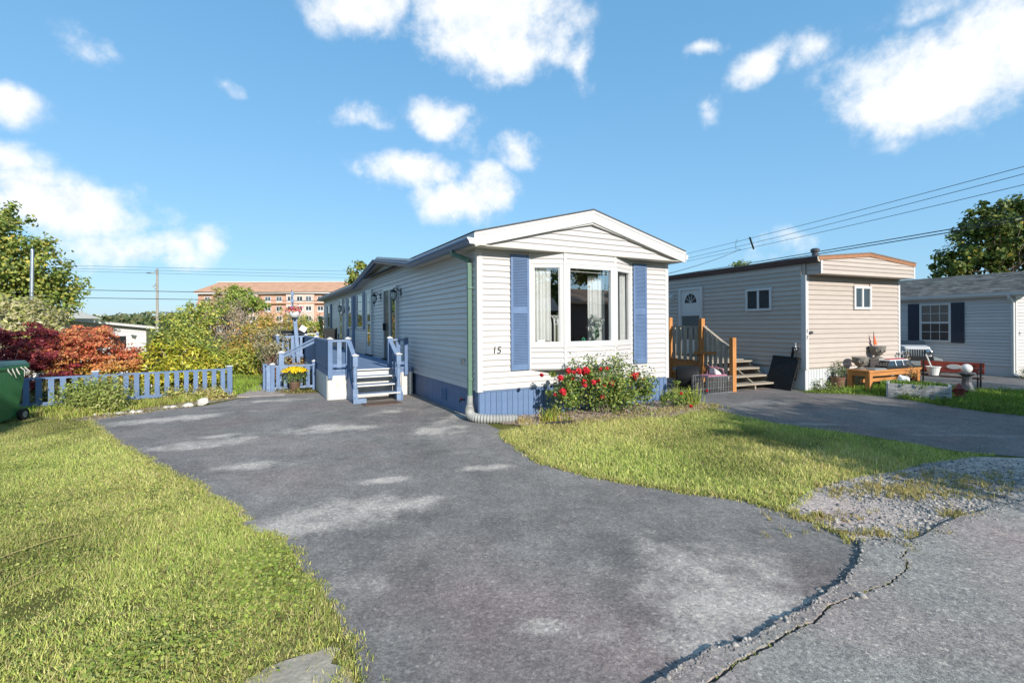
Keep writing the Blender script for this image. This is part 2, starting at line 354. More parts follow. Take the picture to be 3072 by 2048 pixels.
m, nt, b = new_mat('shingles')
at = N(nt, 'ShaderNodeAttribute', attribute_name='leaf_col'); L(nt, at.outputs['Color'], b.inputs['Base Color']); b.inputs['Roughness'].default_value = .95; b.inputs['Specular IOR Level'].default_value = .2
m, nt, b = new_mat('pebble')
at = N(nt, 'ShaderNodeAttribute', attribute_name='leaf_col'); L(nt, at.outputs['Color'], b.inputs['Base Color']); b.inputs['Roughness'].default_value = .9; b.inputs['Specular IOR Level'].default_value = .2

# ------------------------------------------------------------------ mesh builder
class MB:
    def __init__(s): s.v = []; s.f = []
    def add(s, vs, fs):
        o = len(s.v); s.v += [tuple(float(c) for c in p) for p in vs]; s.f += [tuple(i + o for i in f) for f in fs]; return s
    def box(s, x0, x1, y0, y1, z0, z1):
        return s.add([(x0, y0, z0), (x1, y0, z0), (x1, y1, z0), (x0, y1, z0), (x0, y0, z1), (x1, y0, z1), (x1, y1, z1), (x0, y1, z1)],
                     [(0, 3, 2, 1), (4, 5, 6, 7), (0, 1, 5, 4), (1, 2, 6, 5), (2, 3, 7, 6), (3, 0, 4, 7)])
    def hexa(s, lo, hi):     # two quads, bottom and top
        return s.add(list(lo) + list(hi), [(0, 3, 2, 1), (4, 5, 6, 7), (0, 1, 5, 4), (1, 2, 6, 5), (2, 3, 7, 6), (3, 0, 4, 7)])
    def bar(s, p0, p1, w, h, up=(0, 0, 1)):
        p0, p1 = Vector(p0), Vector(p1); d = (p1 - p0).normalized(); u = Vector(up)
        x = d.cross(u)
        if x.length < 1e-5: x = d.cross(Vector((1, 0, 0)))
        x.normalize(); y = x.cross(d).normalized()
        x *= w / 2; y *= h / 2
        return s.add([p0 - x - y, p0 + x - y, p0 + x + y, p0 - x + y, p1 - x - y, p1 + x - y, p1 + x + y, p1 - x + y],
                     [(0, 3, 2, 1), (4, 5, 6, 7), (0, 1, 5, 4), (1, 2, 6, 5), (2, 3, 7, 6), (3, 0, 4, 7)])
    def tube(s, pts, rad, n=8, cap=True):
        pts = [Vector(p) for p in pts]
        if isinstance(rad, (int, float)): rad = [rad] * len(pts)
        rings = []; ref = Vector((.31, .17, .93)).normalized()
        for i, p in enumerate(pts):
            d = (pts[min(i + 1, len(pts) - 1)] - pts[max(i - 1, 0)]).normalized()
            x = d.cross(ref)
            if x.length < 1e-3: x = d.cross(Vector((1, 0, 0)))
            x.normalize(); y = d.cross(x)
            rings.append([p + (x * math.cos(2 * math.pi * k / n) + y * math.sin(2 * math.pi * k / n)) * rad[i] for k in range(n)])
        vs = [q for r in rings for q in r]; fs = []
        for i in range(len(pts) - 1):
            for k in range(n):
                a, b2 = i * n + k, i * n + (k + 1) % n
                fs.append((a, a + n, b2 + n, b2))
        if cap:
            fs.append(tuple(range(n))); fs.append(tuple(reversed(range((len(pts) - 1) * n, len(pts) * n))))
        return s.add(vs, fs)
    def lathe(s, prof, n=16, c=(0, 0, 0), sx=1.0, sy=1.0):
        vs = []; fs = []
        for r, z in prof:
            for k in range(n):
                a = 2 * math.pi * k / n
                vs.append((c[0] + r * math.cos(a) * sx, c[1] + r * math.sin(a) * sy, c[2] + z))
        for i in range(len(prof) - 1):
            for k in range(n):
                a, b2 = i * n + k, i * n + (k + 1) % n
                fs.append((a, b2, b2 + n, a + n))
        fs.append(tuple(reversed(range(n)))); fs.append(tuple(range((len(prof) - 1) * n, len(prof) * n)))
        return s.add(vs, fs)
    def prism(s, poly, z0, z1):
        n = len(poly)
        a = sum(poly[i][0] * poly[(i + 1) % n][1] - poly[(i + 1) % n][0] * poly[i][1] for i in range(n))
        if a < 0: poly = poly[::-1]
        vs = [(p[0], p[1], z0) for p in poly] + [(p[0], p[1], z1) for p in poly]
        return s.add(vs, [tuple(reversed(range(n))), tuple(range(n, 2 * n))] + [(i, (i + 1) % n, (i + 1) % n + n, i + n) for i in range(n)])
    def extrude_x(s, poly, x0, x1):   # poly in (y,z)
        n = len(poly)
        vs = [(x0, p[0], p[1]) for p in poly] + [(x1, p[0], p[1]) for p in poly]
        return s.add(vs, [tuple(range(n)), tuple(reversed(range(n, 2 * n)))] + [(i, i + n, (i + 1) % n + n, (i + 1) % n) for i in range(n)])
    def extrude_y(s, poly, y0, y1):   # poly in (x,z)
        n = len(poly)
        vs = [(p[0], y0, p[1]) for p in poly] + [(p[0], y1, p[1]) for p in poly]
        return s.add(vs, [tuple(reversed(range(n))), tuple(range(n, 2 * n))] + [(i, (i + 1) % n, (i + 1) % n + n, i + n) for i in range(n)])
    def ball(s, c, r, n=10, sq=(1, 1, 1)):
        prof = [(max(.001, math.sin(math.pi * i / n)) * r, -math.cos(math.pi * i / n) * r * sq[2]) for i in range(n + 1)]
        return s.lathe(prof, n + 2, c, sq[0], sq[1])
    def mesh(s, name, base=(0, 0, 0), smooth=False):
        me = bpy.data.meshes.new(name)
        me.from_pydata([(p[0] - base[0], p[1] - base[1], p[2] - base[2]) for p in s.v], [], s.f)
        bm = bmesh.new(); bm.from_mesh(me); bmesh.ops.recalc_face_normals(bm, faces=bm.faces); bm.to_mesh(me); bm.free()
        if smooth:
            for p in me.polygons: p.use_smooth = True
        return me

class Frame:
    def __init__(s, x, y, yaw): s.x, s.y, s.yaw = x, y, yaw; s.c, s.s = math.cos(yaw), math.sin(yaw)
    def w(s, p): return (s.x + p[0] * s.c - p[1] * s.s, s.y + p[0] * s.s + p[1] * s.c, p[2] if len(p) > 2 else 0.0)
    def inv(s, p): dx, dy = p[0] - s.x, p[1] - s.y; return (dx * s.c + dy * s.s, -dx * s.s + dy * s.c)
WORLD = Frame(0, 0, 0)
HOUSE = Frame(-.565, 7.938, R(28.37))
GRAY = Frame(6.876, 11.238, R(23.3))
WHITE = Frame(14.434, 13.753, R(22.0))

def props(o, label=None, cat=None, group=None, kind=None):
    if label: o['label'] = label
    if cat: o['category'] = cat
    if group: o['group'] = group
    if kind: o['kind'] = kind
    return o
class Thing:
    """an Empty at the thing's base; parts are built in the frame's coordinates"""
    def __init__(s, name, label, cat, base=(0, 0, 0), frame=WORLD, group=None, lift=0.0):
        s.base = base; s.frame = frame
        s.o = bpy.data.objects.new(name, None); COL.objects.link(s.o)
        s.o.empty_display_size = .1
        s.o.location = frame.w(base); s.o.rotation_euler = (0, 0, frame.yaw)
        props(s.o, label, cat, group)
    def part(s, name, mb, mat, parent=None, smooth=False, bevel=0.0, label=None, kind=None):
        me = mb.mesh(name, s.base, smooth)
        me.materials.append(MATS[mat])
        o = bpy.data.objects.new(name, me); COL.objects.link(o); o.parent = parent or s.o
        if bevel:
            md = o.modifiers.new('bevel', 'BEVEL'); md.width = bevel; md.segments = 2; md.limit_method = 'ANGLE'
        if label: o['label'] = label
        if kind: o['kind'] = kind
        return o
    def same(s, src, dx=0, dy=0, dz=0, parent=None):
        o = src.copy(); COL.objects.link(o); o.parent = parent or s.o
        o.location = (src.location.x + dx, src.location.y + dy, src.location.z + dz)
        return o
def single(name, mb, mat, label, cat, base=(0, 0, 0), frame=WORLD, group=None, smooth=False, bevel=0.0, kind=None):
    me = mb.mesh(name, base, smooth); me.materials.append(MATS[mat])
    o = bpy.data.objects.new(name, me); COL.objects.link(o)
    o.location = frame.w(base); o.rotation_euler = (0, 0, frame.yaw)
    if bevel:
        md = o.modifiers.new('bevel', 'BEVEL'); md.width = bevel; md.segments = 2; md.limit_method = 'ANGLE'
    return props(o, label, cat, group, kind)
def structure(name, mb, mat, frame=WORLD, smooth=False):
    return single(name, mb, mat, None, None, (0, 0, 0), frame, None, smooth, kind='structure')
def np_mesh(name, V, Fq, mat, col=None, base=(0, 0, 0)):
    """numpy mesh: V (n,3), Fq (m,k) faces, col (n,3) colour of each vertex"""
    me = bpy.data.meshes.new(name)
    V = np.asarray(V, dtype=np.float32) - np.array(base, dtype=np.float32)
    m, k = Fq.shape
    me.vertices.add(len(V)); me.vertices.foreach_set('co', V.ravel())
    me.loops.add(m * k); me.loops.foreach_set('vertex_index', Fq.astype(np.int32).ravel())
    me.polygons.add(m); me.polygons.foreach_set('loop_start', np.arange(0, m * k, k, dtype=np.int32))
    try: me.polygons.foreach_set('loop_total', np.full(m, k, dtype=np.int32))
    except Exception: pass
    if col is not None:
        a = me.attributes.new('leaf_col', 'FLOAT_COLOR', 'POINT')
        a.data.foreach_set('color', np.hstack([col, np.ones((len(col), 1))]).astype(np.float32).ravel())
    me.update(calc_edges=True); me.validate()
    me.materials.append(MATS[mat])
    return me
def np_object(name, me, base=(0, 0, 0), parent=None):
    o = bpy.data.objects.new(name, me); COL.objects.link(o)
    if parent is not None: o.parent = parent
    else: o.location = base
    return o
RNG = np.random.default_rng(11)
def vnoise(x, y, sc, seed=0):
    """smooth value noise in the plane, 0..1"""
    g = np.random.default_rng(100 + seed).random((64, 64))
    X, Y = x * sc, y * sc
    xi, yi = np.floor(X).astype(int), np.floor(Y).astype(int); fx, fy = X - xi, Y - yi
    fx, fy = fx * fx * (3 - 2 * fx), fy * fy * (3 - 2 * fy)
    a = g[xi % 64, yi % 64]; b_ = g[(xi + 1) % 64, yi % 64]; c = g[xi % 64, (yi + 1) % 64]; d = g[(xi + 1) % 64, (yi + 1) % 64]
    return (a * (1 - fx) + b_ * fx) * (1 - fy) + (c * (1 - fx) + d * fx) * fy
def in_poly(x, y, poly):
    ins = np.zeros(len(x), bool); n = len(poly)
    for i in range(n):
        x0, y0 = poly[i]; x1, y1 = poly[(i + 1) % n]
        if y0 == y1: continue
        c = ((y0 > y) != (y1 > y)) & (x < (x1 - x0) * (y - y0) / (y1 - y0) + x0)
        ins ^= c
    return ins
def poly_points(poly, dens):
    xs = [p[0] for p in poly]; ys = [p[1] for p in poly]
    n = int((max(xs) - min(xs)) * (max(ys) - min(ys)) * dens)
    x = RNG.uniform(min(xs), max(xs), n); y = RNG.uniform(min(ys), max(ys), n)
    k = in_poly(x, y, poly); return x[k], y[k]
def jag(pts, amp, step, seed=1, closed=False):
    """subdivide a polyline and roughen it"""
    r = random.Random(seed); out = []
    n = len(pts); rng_ = range(n if closed else n - 1)
    for i in rng_:
        p, q = pts[i], pts[(i + 1) % n]; d = math.dist(p, q); k = max(1, int(d / step))
        nx, ny = -(q[1] - p[1]) / max(d, 1e-6), (q[0] - p[0]) / max(d, 1e-6)
        for j in range(k):
            t = j / k; o = r.uniform(-amp, amp) if j else r.uniform(-amp, amp) * .3
            out.append((p[0] + (q[0] - p[0]) * t + nx * o, p[1] + (q[1] - p[1]) * t + ny * o))
    if not closed: out.append(pts[-1])
    return out
def pick(cols, n, w=None, jitter=.12):
    c = np.array(cols)[RNG.choice(len(cols), n, p=None if w is None else np.array(w) / sum(w))]
    return np.clip(c * (1 + RNG.normal(0, jitter, (n, 1))), 0.004, .95)
def leaf_arrays(P, Nrm, size, col, aspect=.5, spread=.7, droop=0.0):
    """diamond leaves at P facing roughly along Nrm"""
    n = len(P)
    Nn = Nrm + RNG.normal(0, spread, (n, 3)); Nn /= np.linalg.norm(Nn, axis=1, keepdims=True) + 1e-9
    T = RNG.normal(0, 1, (n, 3)); T[:, 2] -= droop
    T -= Nn * np.sum(T * Nn, axis=1, keepdims=True); T /= np.linalg.norm(T, axis=1, keepdims=True) + 1e-9
    B = np.cross(Nn, T)
    s = size * RNG.uniform(.65, 1.3, (n, 1))
    a = P - T * s * .5; c = P + T * s * .5 - Nn * s * .12; m_ = P + Nn * s * .06
    b_ = m_ + B * s * aspect * .5; d = m_ - B * s * aspect * .5
    V = np.stack([a, b_, c, d], 1).reshape(-1, 3)
    Fq = np.arange(n * 4).reshape(n, 4)
    return V, Fq, np.repeat(col, 4, axis=0)
def clump_points(n, ells, clumps=60, sig=.16, shell=.55, flat=1.0):
    """points gathered in clumps inside ellipsoids [(cx,cy,cz,rx,ry,rz)]"""
    vol = np.array([e[3] * e[4] * e[5] for e in ells]); w = vol ** .75; w /= w.sum()
    cs = []; cr = []; co = []
    for k in RNG.choice(len(ells), clumps, p=w):
        e = ells[k]; d = RNG.normal(0, 1, 3); d /= np.linalg.norm(d)
        r = RNG.uniform(shell, 1.0)
        cs.append([e[0] + d[0] * e[3] * r, e[1] + d[1] * e[4] * r, e[2] + d[2] * e[5] * r])
        m = (e[3] * e[4] * e[5]) ** (1 / 3); cr.append(m * sig * RNG.uniform(.7, 1.4)); co.append(d)
    cs, cr, co = np.array(cs), np.array(cr), np.array(co)
    k = RNG.integers(0, clumps, n)
    g = RNG.normal(0, 1, (n, 3)); g[:, 2] *= flat
    P = cs[k] + g * cr[k][:, None]
    Nrm = co[k] * .5 + g * .35; Nrm[:, 2] += .55
    return P, Nrm, cs
def limb_mesh(mb, p0, p1, r0, r1, n=5, wob=.08, sides=6, seed=0):
    r = random.Random(seed); p0, p1 = Vector(p0), Vector(p1); d = (p1 - p0).length
    pts = []; rad = []
    for i in range(n + 1):
        t = i / n; o = Vector((r.uniform(-1, 1), r.uniform(-1, 1), r.uniform(-.5, .5))) * wob * d * (0 if i in (0, n) else 1)
        up = Vector((0, 0, .12 * d * math.sin(math.pi * t)))
        pts.append(p0.lerp(p1, t) + o - up * .5); rad.append(r0 + (r1 - r0) * t)
    mb.tube(pts, rad, sides)
def gz(x, y):
    """lie of the land: level round the homes, falling away behind the left garden"""
    s, t = HOUSE.inv((x, y))
    def ss(a, b_, v): v = np.clip((v - a) / (b_ - a), 0, 1); return v * v * (3 - 2 * v)
    return -1.35 * ss(-4.6, -9.0, s) * ss(11.5, 19.0, y)
def text_mesh(body, size, depth=.006, shear=0.0):
    cu = bpy.data.curves.new('number', 'FONT'); cu.body = body; cu.size = size; cu.extrude = depth; cu.shear = shear
    o = bpy.data.objects.new('number', cu); COL.objects.link(o)
    me = bpy.data.meshes.new_from_object(o.evaluated_get(bpy.context.evaluated_depsgraph_get()))
    bpy.data.objects.remove(o); return me

# ================================================================== the ground
def ground_mesh():
    xs = sorted(set(list(np.arange(-60, 61, 1.0)) + [-2500, -1200, -500, -200, -100, 100, 200, 500, 1200, 2500]))
    ys = sorted(set(list(np.arange(-20, 61, 1.0)) + [-2500, -600, -150, -50, 90, 150, 300, 600, 1200, 3000]))
    mb = MB(); nx = len(xs)
    mb.v = [(float(x), float(y), float(gz(x, y))) for y in ys for x in xs]
    mb.f = [(j * nx + i, j * nx + i + 1, (j + 1) * nx + i + 1, (j + 1) * nx + i) for j in range(len(ys) - 1) for i in range(nx - 1)]
    return mb
structure('ground', ground_mesh(), 'turf_soil', smooth=True)

def flat_sheet(name, poly, z, mat, thick=None):
    mb = MB()
    if thick: mb.prism(poly, z - thick, z)
    else: mb.add([(p[0], p[1], z) for p in poly], [tuple(range(len(poly)))])
    o = structure(name, mb, mat)
    bm = bmesh.new(); bm.from_mesh(o.data); bmesh.ops.triangulate(bm, faces=[f for f in bm.faces if len(f.verts) > 4]); bm.to_mesh(o.data); bm.free()
    return o
LEFT_EDGE = [GD(*p) for p in [(205, 966), (240, 1000), (285, 1030), (330, 1055), (420, 1100), (480, 1142), (550, 1175), (556, 1205), (600, 1225), (648, 1238), (672, 1266), (700, 1320), (735, 1362), (762, 1390), (792, 1455), (815, 1500), (832, 1568)]]
RIGHT_EDGE = [GD(*p) for p in [(1155, 992), (1168, 1015), (1250, 1066), (1330, 1088), (1420, 1108), (1500, 1120), (1600, 1135), (1700, 1148), (1790, 1172), (1860, 1200), (1925, 1228), (1975, 1250)]]
ROAD_EDGE = [GD(*p) for p in [(1975, 1250), (1968, 1300), (1940, 1335), (1905, 1362), (1850, 1405), (1800, 1432), (1735, 1472), (1690, 1486), (1625, 1500), (1590, 1525), (1515, 1570)]]
le = jag(LEFT_EDGE, .035, .10, 3); re_ = jag(RIGHT_EDGE, .025, .12, 4); rd = jag(jag(ROAD_EDGE, .028, .16, 5), .010, .022, 15)
last = rd[-1]
rdir = (rd[-1][0] - ROAD_EDGE[-4][0], rd[-1][1] - ROAD_EDGE[-4][1])
road_far = (last[0] + rdir[0] * 2.2 - .3, last[1] + rdir[1] * 2.2 - .35)
house_pts = [HOUSE.w(p)[:2] for p in [(-.02, -.1), (-.02, 3.6), (-1.9, 3.6)]]
drive_poly = le[::-1] + [GD(390, 941), GD(480, 931), GD(545, 917), GD(610, 906), HOUSE.w((-2.6, 5.15))[:2], HOUSE.w((-1.9, 4.9))[:2], HOUSE.w((-1.9, 3.7))[:2], HOUSE.w((.02, 3.7))[:2], HOUSE.w((.02, -.25))[:2]] + re_ + rd[1:] + [road_far, (-1.9, 1.0), (-1.35, 1.6)]
flat_sheet('driveway', drive_poly, .008, 'driveway')
# the road stands a little proud of the driveway; its cracks are cut right through the surface
crack = [GD(*p) for p in [(1600, 1600), (1665, 1560), (1700, 1528), (1760, 1500), (1800, 1470), (1830, 1452), (1875, 1440), (1900, 1405), (1930, 1390), (1962, 1382), (2005, 1362), (2040, 1352), (2062, 1330), (2085, 1316), (2080, 1296), (2068, 1290), (2086, 1272)]]
crack2 = [GD(*p) for p in [(1985, 1256), (2050, 1246), (2085, 1254), (2130, 1234), (2150, 1222)]]
top_edge = [GD(*p) for p in [(1985, 1252), (2040, 1246), (2095, 1248), (2135, 1226), (2190, 1200), (2250, 1182), (2310, 1166), (2352, 1158), (2480, 1135), (2700, 1105)]]
ck = jag(jag(crack, .02, .10, 8), .007, .02, 18)
wid = [.011 * (.35 + .65 * random.Random(i).random()) * (1 - .75 * i / len(ck)) + .003 for i in range(len(ck))]
ca = [(p[0] - w * .5, p[1] + w) for p, w in zip(ck, wid)]; cb = [(p[0] + w * .5, p[1] - w) for p, w in zip(ck, wid)]
road_poly = rd[::-1] + jag(top_edge, .03, .15, 6) + [(22, 5), (24, -8), (14, -14), (3, -9), (ck[0][0] + .6, ck[0][1] - .5)] + cb + ca[::-1] + [(ck[0][0] - .3, ck[0][1] - .4), road_far]
flat_sheet('road', road_poly, .030, 'road', .05)
nd = [GD(1562, 900), GD(1588, 914), GD(1640, 938), GD(1700, 956), GD(1800, 975), GD(1900, 990), GD(2000, 1003), GD(2100, 1020), GD(2200, 1037), GD(2280, 1044), GD(2352, 1050), GD(2500, 1066), (16, 6.2), (18, 9), GD(2480, 968), GD(2352, 955), GD(2260, 946), GD(2150, 930), GD(2045, 911), GD(1950, 905), GD(1850, 902), GRAY.w((0, .4))[:2], GRAY.w((0, 6))[:2], HOUSE.w((4.45, 9))[:2], HOUSE.w((4.45, .6))[:2]]
flat_sheet('neighbour_driveway', jag(nd, .03, .3, 9, True), .006, 'neighbour_drive')
flat_sheet('side_driveway', [GRAY.w((4.1, 7))[:2], GRAY.w((4.1, .2))[:2], GD(2080, 880), GD(2200, 893), GD(2352, 897), GD(2500, 900), WHITE.w((-.05, -.6))[:2], WHITE.w((-.05, 8))[:2]], .007, 'neighbour_drive')
grav = [GD(*p) for p in [(1830, 1150), (1880, 1118), (1960, 1098), (2050, 1085), (2120, 1065), (2230, 1050), (2352, 1052), (2500, 1075), (2500, 1135), (2352, 1162), (2250, 1186), (2190, 1204), (2130, 1232), (2090, 1252), (1985, 1258), (1920, 1232), (1860, 1205), (1800, 1178)]]
flat_sheet('gravel_patch', jag(grav, .05, .15, 12, True), .007, 'gravel_bed')
# planked garden path by the gate gap
pa = Vector((*GD(548, 912), 0)); pb = Vector((*GD(604, 884), 0))
pth = Thing('garden_path', None, None, (pa.x, pa.y, 0)); pth.o['kind'] = 'structure'
dirp = (pb - pa).normalized(); nrm = Vector((-dirp.y, dirp.x, 0))
ang = math.atan2(dirp.y, dirp.x)
for k in range(11):
    c = pa + (pb - pa) * ((k + .3) / 11) * 1.25 + nrm * (-.45 + .02 * math.sin(k * 2.1))
    h = .018 + .004 * math.sin(k * 3.3)
    mb = MB(); a_, w_ = .5 + .02 * math.sin(k * 1.7), .13
    mb.hexa([c + dirp * sx * w_ + nrm * sy * a_ for sx, sy in ((-1, -1), (1, -1), (1, 1), (-1, 1))], [c + dirp * sx * w_ * .97 + nrm * sy * a_ + Vector((0, 0, h)) for sx, sy in ((-1, -1), (1, -1), (1, 1), (-1, 1))])
    pth.part('paver', mb, 'paver')
# mulched rose bed in front of the house
bed = jag([HOUSE.w(p)[:2] for p in [(.15, -.05), (4.35, -.05), (4.7, -.55), (4.2, -1.15), (3.0, -1.35), (2.0, -1.1), (1.2, -.95), (.5, -.75), (.2, -.45)]], .06, .12, 21, True)
flat_sheet('flower_bed', bed, .012, 'mulch')
wbed = jag([GD(205, 966), GD(390, 942), GD(545, 916), GD(535, 905), (-8.3, 9.7), (-10.4, 8.1), GD(60, 958)], .05, .15, 22, True)
flat_sheet('weed_bed', wbed, .009, 'mulch')

# far hills on the left horizon
mb = MB(); hv = []
for i in range(81):
    x = -900 + i * 22.5; z = 9 + 5.5 * math.sin(i * .31) + 3 * math.sin(i * .83 + 1)
    hv += [(x, 640, -4), (x, 700, max(4, z)), (x, 900, max(3, z * .9))]
mb.v = hv; mb.f = [(3 * i + k, 3 * i + 3 + k, 3 * i + 4 + k, 3 * i + 1 + k) for i in range(80) for k in range(2)]
m, nt, b = new_mat('far_wood')
n1 = N(nt, 'ShaderNodeTexNoise', i_Scale=.09, i_Detail=6.0); geo = N(nt, 'ShaderNodeNewGeometry'); L(nt, geo.outputs['Position'], n1.inputs['Vector'])
L(nt, ramp(nt, n1.outputs['Fac'], [(.35, (.05, .075, .045)), (.65, (.13, .16, .10))]).outputs[0], b.inputs['Base Color']); b.inputs['Roughness'].default_value = 1
structure('hills', mb, 'far_wood', smooth=True)

# ------------------------------------------------------------------ grass (stuff)
GREENS = [(.44, .45, .11), (.35, .395, .085), (.52, .49, .16), (.58, .50, .22), (.25, .315, .075)]
def grass(name, label, poly, dens, h, w, straw=.10, seed=0, cols=GREENS, z0=0.0, thin=None, zf=None):
    x, y = poly_points(poly, dens)
    if thin is not None:
        k = thin(x, y); x, y = x[k], y[k]
    n = len(x)
    n1 = vnoise(x, y, .9, seed); n2 = vnoise(x, y, 2.6, seed + 1); n3 = vnoise(x, y, 7.0, seed + 2)
    k = RNG.random(n) < np.clip(.35 + 1.3 * n3, 0, 1); x, y, n1, n2, n3 = x[k], y[k], n1[k], n2[k], n3[k]; n = len(x)
    mixv = np.clip(((n1 - .5) * 1.25 + (n2 - .5) * .7) + .55, 0, 1)[:, None]
    col = pick(cols, n, None, .2) * (.62 + .72 * mixv) * (np.array([[.82, 1.0, .8]]) + np.array([[.36, .06, .5]]) * vnoise(x, y, .55, seed + 7)[:, None])
    dry = (RNG.random(n) < straw * (.4 + 2.2 * np.clip(n2 - .4, 0, 1)))
    col[dry] = pick([(.42, .35, .15), (.36, .28, .13)], int(dry.sum()), None, .15)
    hh = h * np.clip(RNG.gamma(4.0, .24, n), .3, 2.1) * (.55 + .9 * n2); ww = w * RNG.uniform(.7, 1.3, n)
    a = RNG.uniform(0, 2 * math.pi, n); l = RNG.uniform(.1, 1.25, n); a2 = RNG.uniform(0, 2 * math.pi, n)
    zz = z0 if zf is None else zf(x, y)
    B = np.stack([x, y, np.zeros(n) + zz], 1)
    sd = np.stack([np.cos(a), np.sin(a), np.zeros(n)], 1) * ww[:, None] * .5
    tip = B + np.stack([np.cos(a2) * hh * l, np.sin(a2) * hh * l, hh * (1.1 - .45 * np.minimum(l, 1))], 1)
    V = np.stack([B - sd, B + sd, tip], 1).reshape(-1, 3)
    me = np_mesh(name, V, np.arange(n * 3).reshape(n, 3), 'grass_blade', np.repeat(np.clip(col, 0, .9), 3, 0))
    o = np_object(name, me); props(o, label, 'grass', None, 'stuff'); return o
bare = [(*GD(70, 1395), .16), (*GD(150, 1355), .05), (*GD(1000, 1290), .1), (*GD(700, 1545), .14), (*GD(775, 1480), .05), (*GD(650, 1420), .05), (*GD(560, 1130), .0)]
def not_bare(x, y):
    k = np.ones(len(x), bool)
    for bx, by, br in bare:
        d = np.hypot(x - bx, (y - by)) / max(br, 1e-3); k &= ~((d < 1.0 + .5 * (vnoise(x, y, 9, 5) - .5)) & (RNG.random(len(x)) < (.95 if by < 2.4 else .75)))
    return k
left_lawn = le[::-1] + [GD(150, 955), GD(60, 962), (-9.2, 7.6), (-9.6, 6.5), (-6.0, 4.0), (-3.0, 1.5), (-1.2, 1.5)]
near_l = [p for p in left_lawn]
def near_cut(x, y): return not_bare(x, y) & (RNG.random(len(x)) < np.clip(1.15 - (y - 2.0) * .13, .28, 1)) & (np.abs(x) < 1.12 * y + .25)
grass('lawn_grass', 'short mown grass of the lawn between green bin and driveway', left_lawn, 17000, .027, .0055, .2, 1, thin=near_cut)
right_lawn = re_[:-3] + grav[::-1][-2:] + [GD(1880, 1120), GD(1960, 1100), GD(2050, 1087), GD(2120, 1067), GD(2230, 1052), GD(2290, 1046), GD(2200, 1038), GD(2100, 1021), GD(2000, 1004), GD(1900, 991), GD(1800, 976), GD(1700, 957), GD(1640, 939), GD(1592, 920), HOUSE.w((4.25, -1.1))[:2], HOUSE.w((3.0, -1.3))[:2], HOUSE.w((2.0, -1.05))[:2], HOUSE.w((.6, -.8))[:2]]
grass('lawn_grass', 'short mown grass of the wedge lawn in front of the bay window', right_lawn, 9000, .036, .0075, .12, 4)
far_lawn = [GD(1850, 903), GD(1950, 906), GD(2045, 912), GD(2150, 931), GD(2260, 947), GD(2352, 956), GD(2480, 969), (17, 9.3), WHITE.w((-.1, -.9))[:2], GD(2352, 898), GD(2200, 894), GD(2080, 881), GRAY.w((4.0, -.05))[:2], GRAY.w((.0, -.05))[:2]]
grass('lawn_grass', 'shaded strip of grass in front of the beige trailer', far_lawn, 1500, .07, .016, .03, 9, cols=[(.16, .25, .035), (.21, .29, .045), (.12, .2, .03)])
back_lawn = [GD(536, 906), GD(536, 850), (-9.0, 17.5), (-3.9, 20), HOUSE.w((-2.9, 9))[:2], HOUSE.w((-3.1, 6.1))[:2], GD(600, 900)]
grass('lawn_grass', 'bright back lawn beyond the gap in the blue fence', back_lawn, 900, .06, .02, .05, 14, cols=[(.24, .31, .05), (.2, .28, .04)], zf=gz)
def edge_strip(line, wd, n, seed):
    r = np.random.default_rng(seed); i = r.integers(0, len(line) - 1, n); p = np.array(line)
    t = r.random((n, 1)); q = p[i] * (1 - t) + p[i + 1] * t; return q + r.normal(0, wd, (n, 2))
def tuft_stuff(name, label, pts, blades, h, w, cols, lean=.8, z0=0.0, straight=.0):
    n = len(pts) * blades; b_ = np.repeat(pts, blades, 0) + RNG.normal(0, w * 2.2, (n, 2))
    col = pick(cols, n, None, .2); a = RNG.uniform(0, 6.283, n); a2 = RNG.uniform(0, 6.283, n)
    hh = h * RNG.uniform(.4, 1.25, n); l = RNG.uniform(.05, lean, n)
    B = np.stack([b_[:, 0], b_[:, 1], np.full(n, z0)], 1)
    sd = np.stack([np.cos(a), np.sin(a), np.zeros(n)], 1) * w * .5
    M = B + np.stack([np.cos(a2) * hh * l * .35, np.sin(a2) * hh * l * .35, hh * .6], 1)
    T = B + np.stack([np.cos(a2) * hh * l, np.sin(a2) * hh * l, hh * (1 - .3 * l)], 1)
    V = np.stack([B - sd, B + sd, M + sd * .7, M - sd * .7, T], 1).reshape(-1, 3)
    k = np.arange(n) * 5
    F1 = np.stack([k, k + 1, k + 2], 1); F2 = np.stack([k, k + 2, k + 3], 1); F3 = np.stack([k + 3, k + 2, k + 4], 1)
    me = np_mesh(name, V, np.vstack([F1, F2, F3]), 'grass_blade', np.repeat(col, 5, 0))
    return me
def tufts(name, label, pts, blades, h, w, cols, **k):
    o = np_object(name, tuft_stuff(name, label, pts, blades, h, w, cols, **k)); props(o, label, 'grass', None, 'stuff'); return o
STRAW = [(.50, .40, .16), (.42, .33, .13), (.55, .46, .22)]
tufts('dry_grass', 'dry golden grass creeping over the gravel patch', np.vstack([np.array(GD(2080, 1128)) + RNG.normal(0, 1, (330, 2)) * (.55, .13), np.array(GD(2180, 1100)) + RNG.normal(0, 1, (120, 2)) * (.5, .12),
      np.array(GD(1880, 1190)) + RNG.normal(0, 1, (50, 2)) * (.22, .07), np.array(GD(2010, 1228)) + RNG.normal(0, 1, (50, 2)) * (.3, .05), np.array(GD(2190, 1186)) + RNG.normal(0, 1, (30, 2)) * (.1, .04), np.array(GD(2088, 1266)) + RNG.normal(0, 1, (8, 2)) * .03]), 9, .05, .006, STRAW + [(.3, .3, .07)], lean=1.2, z0=.006)
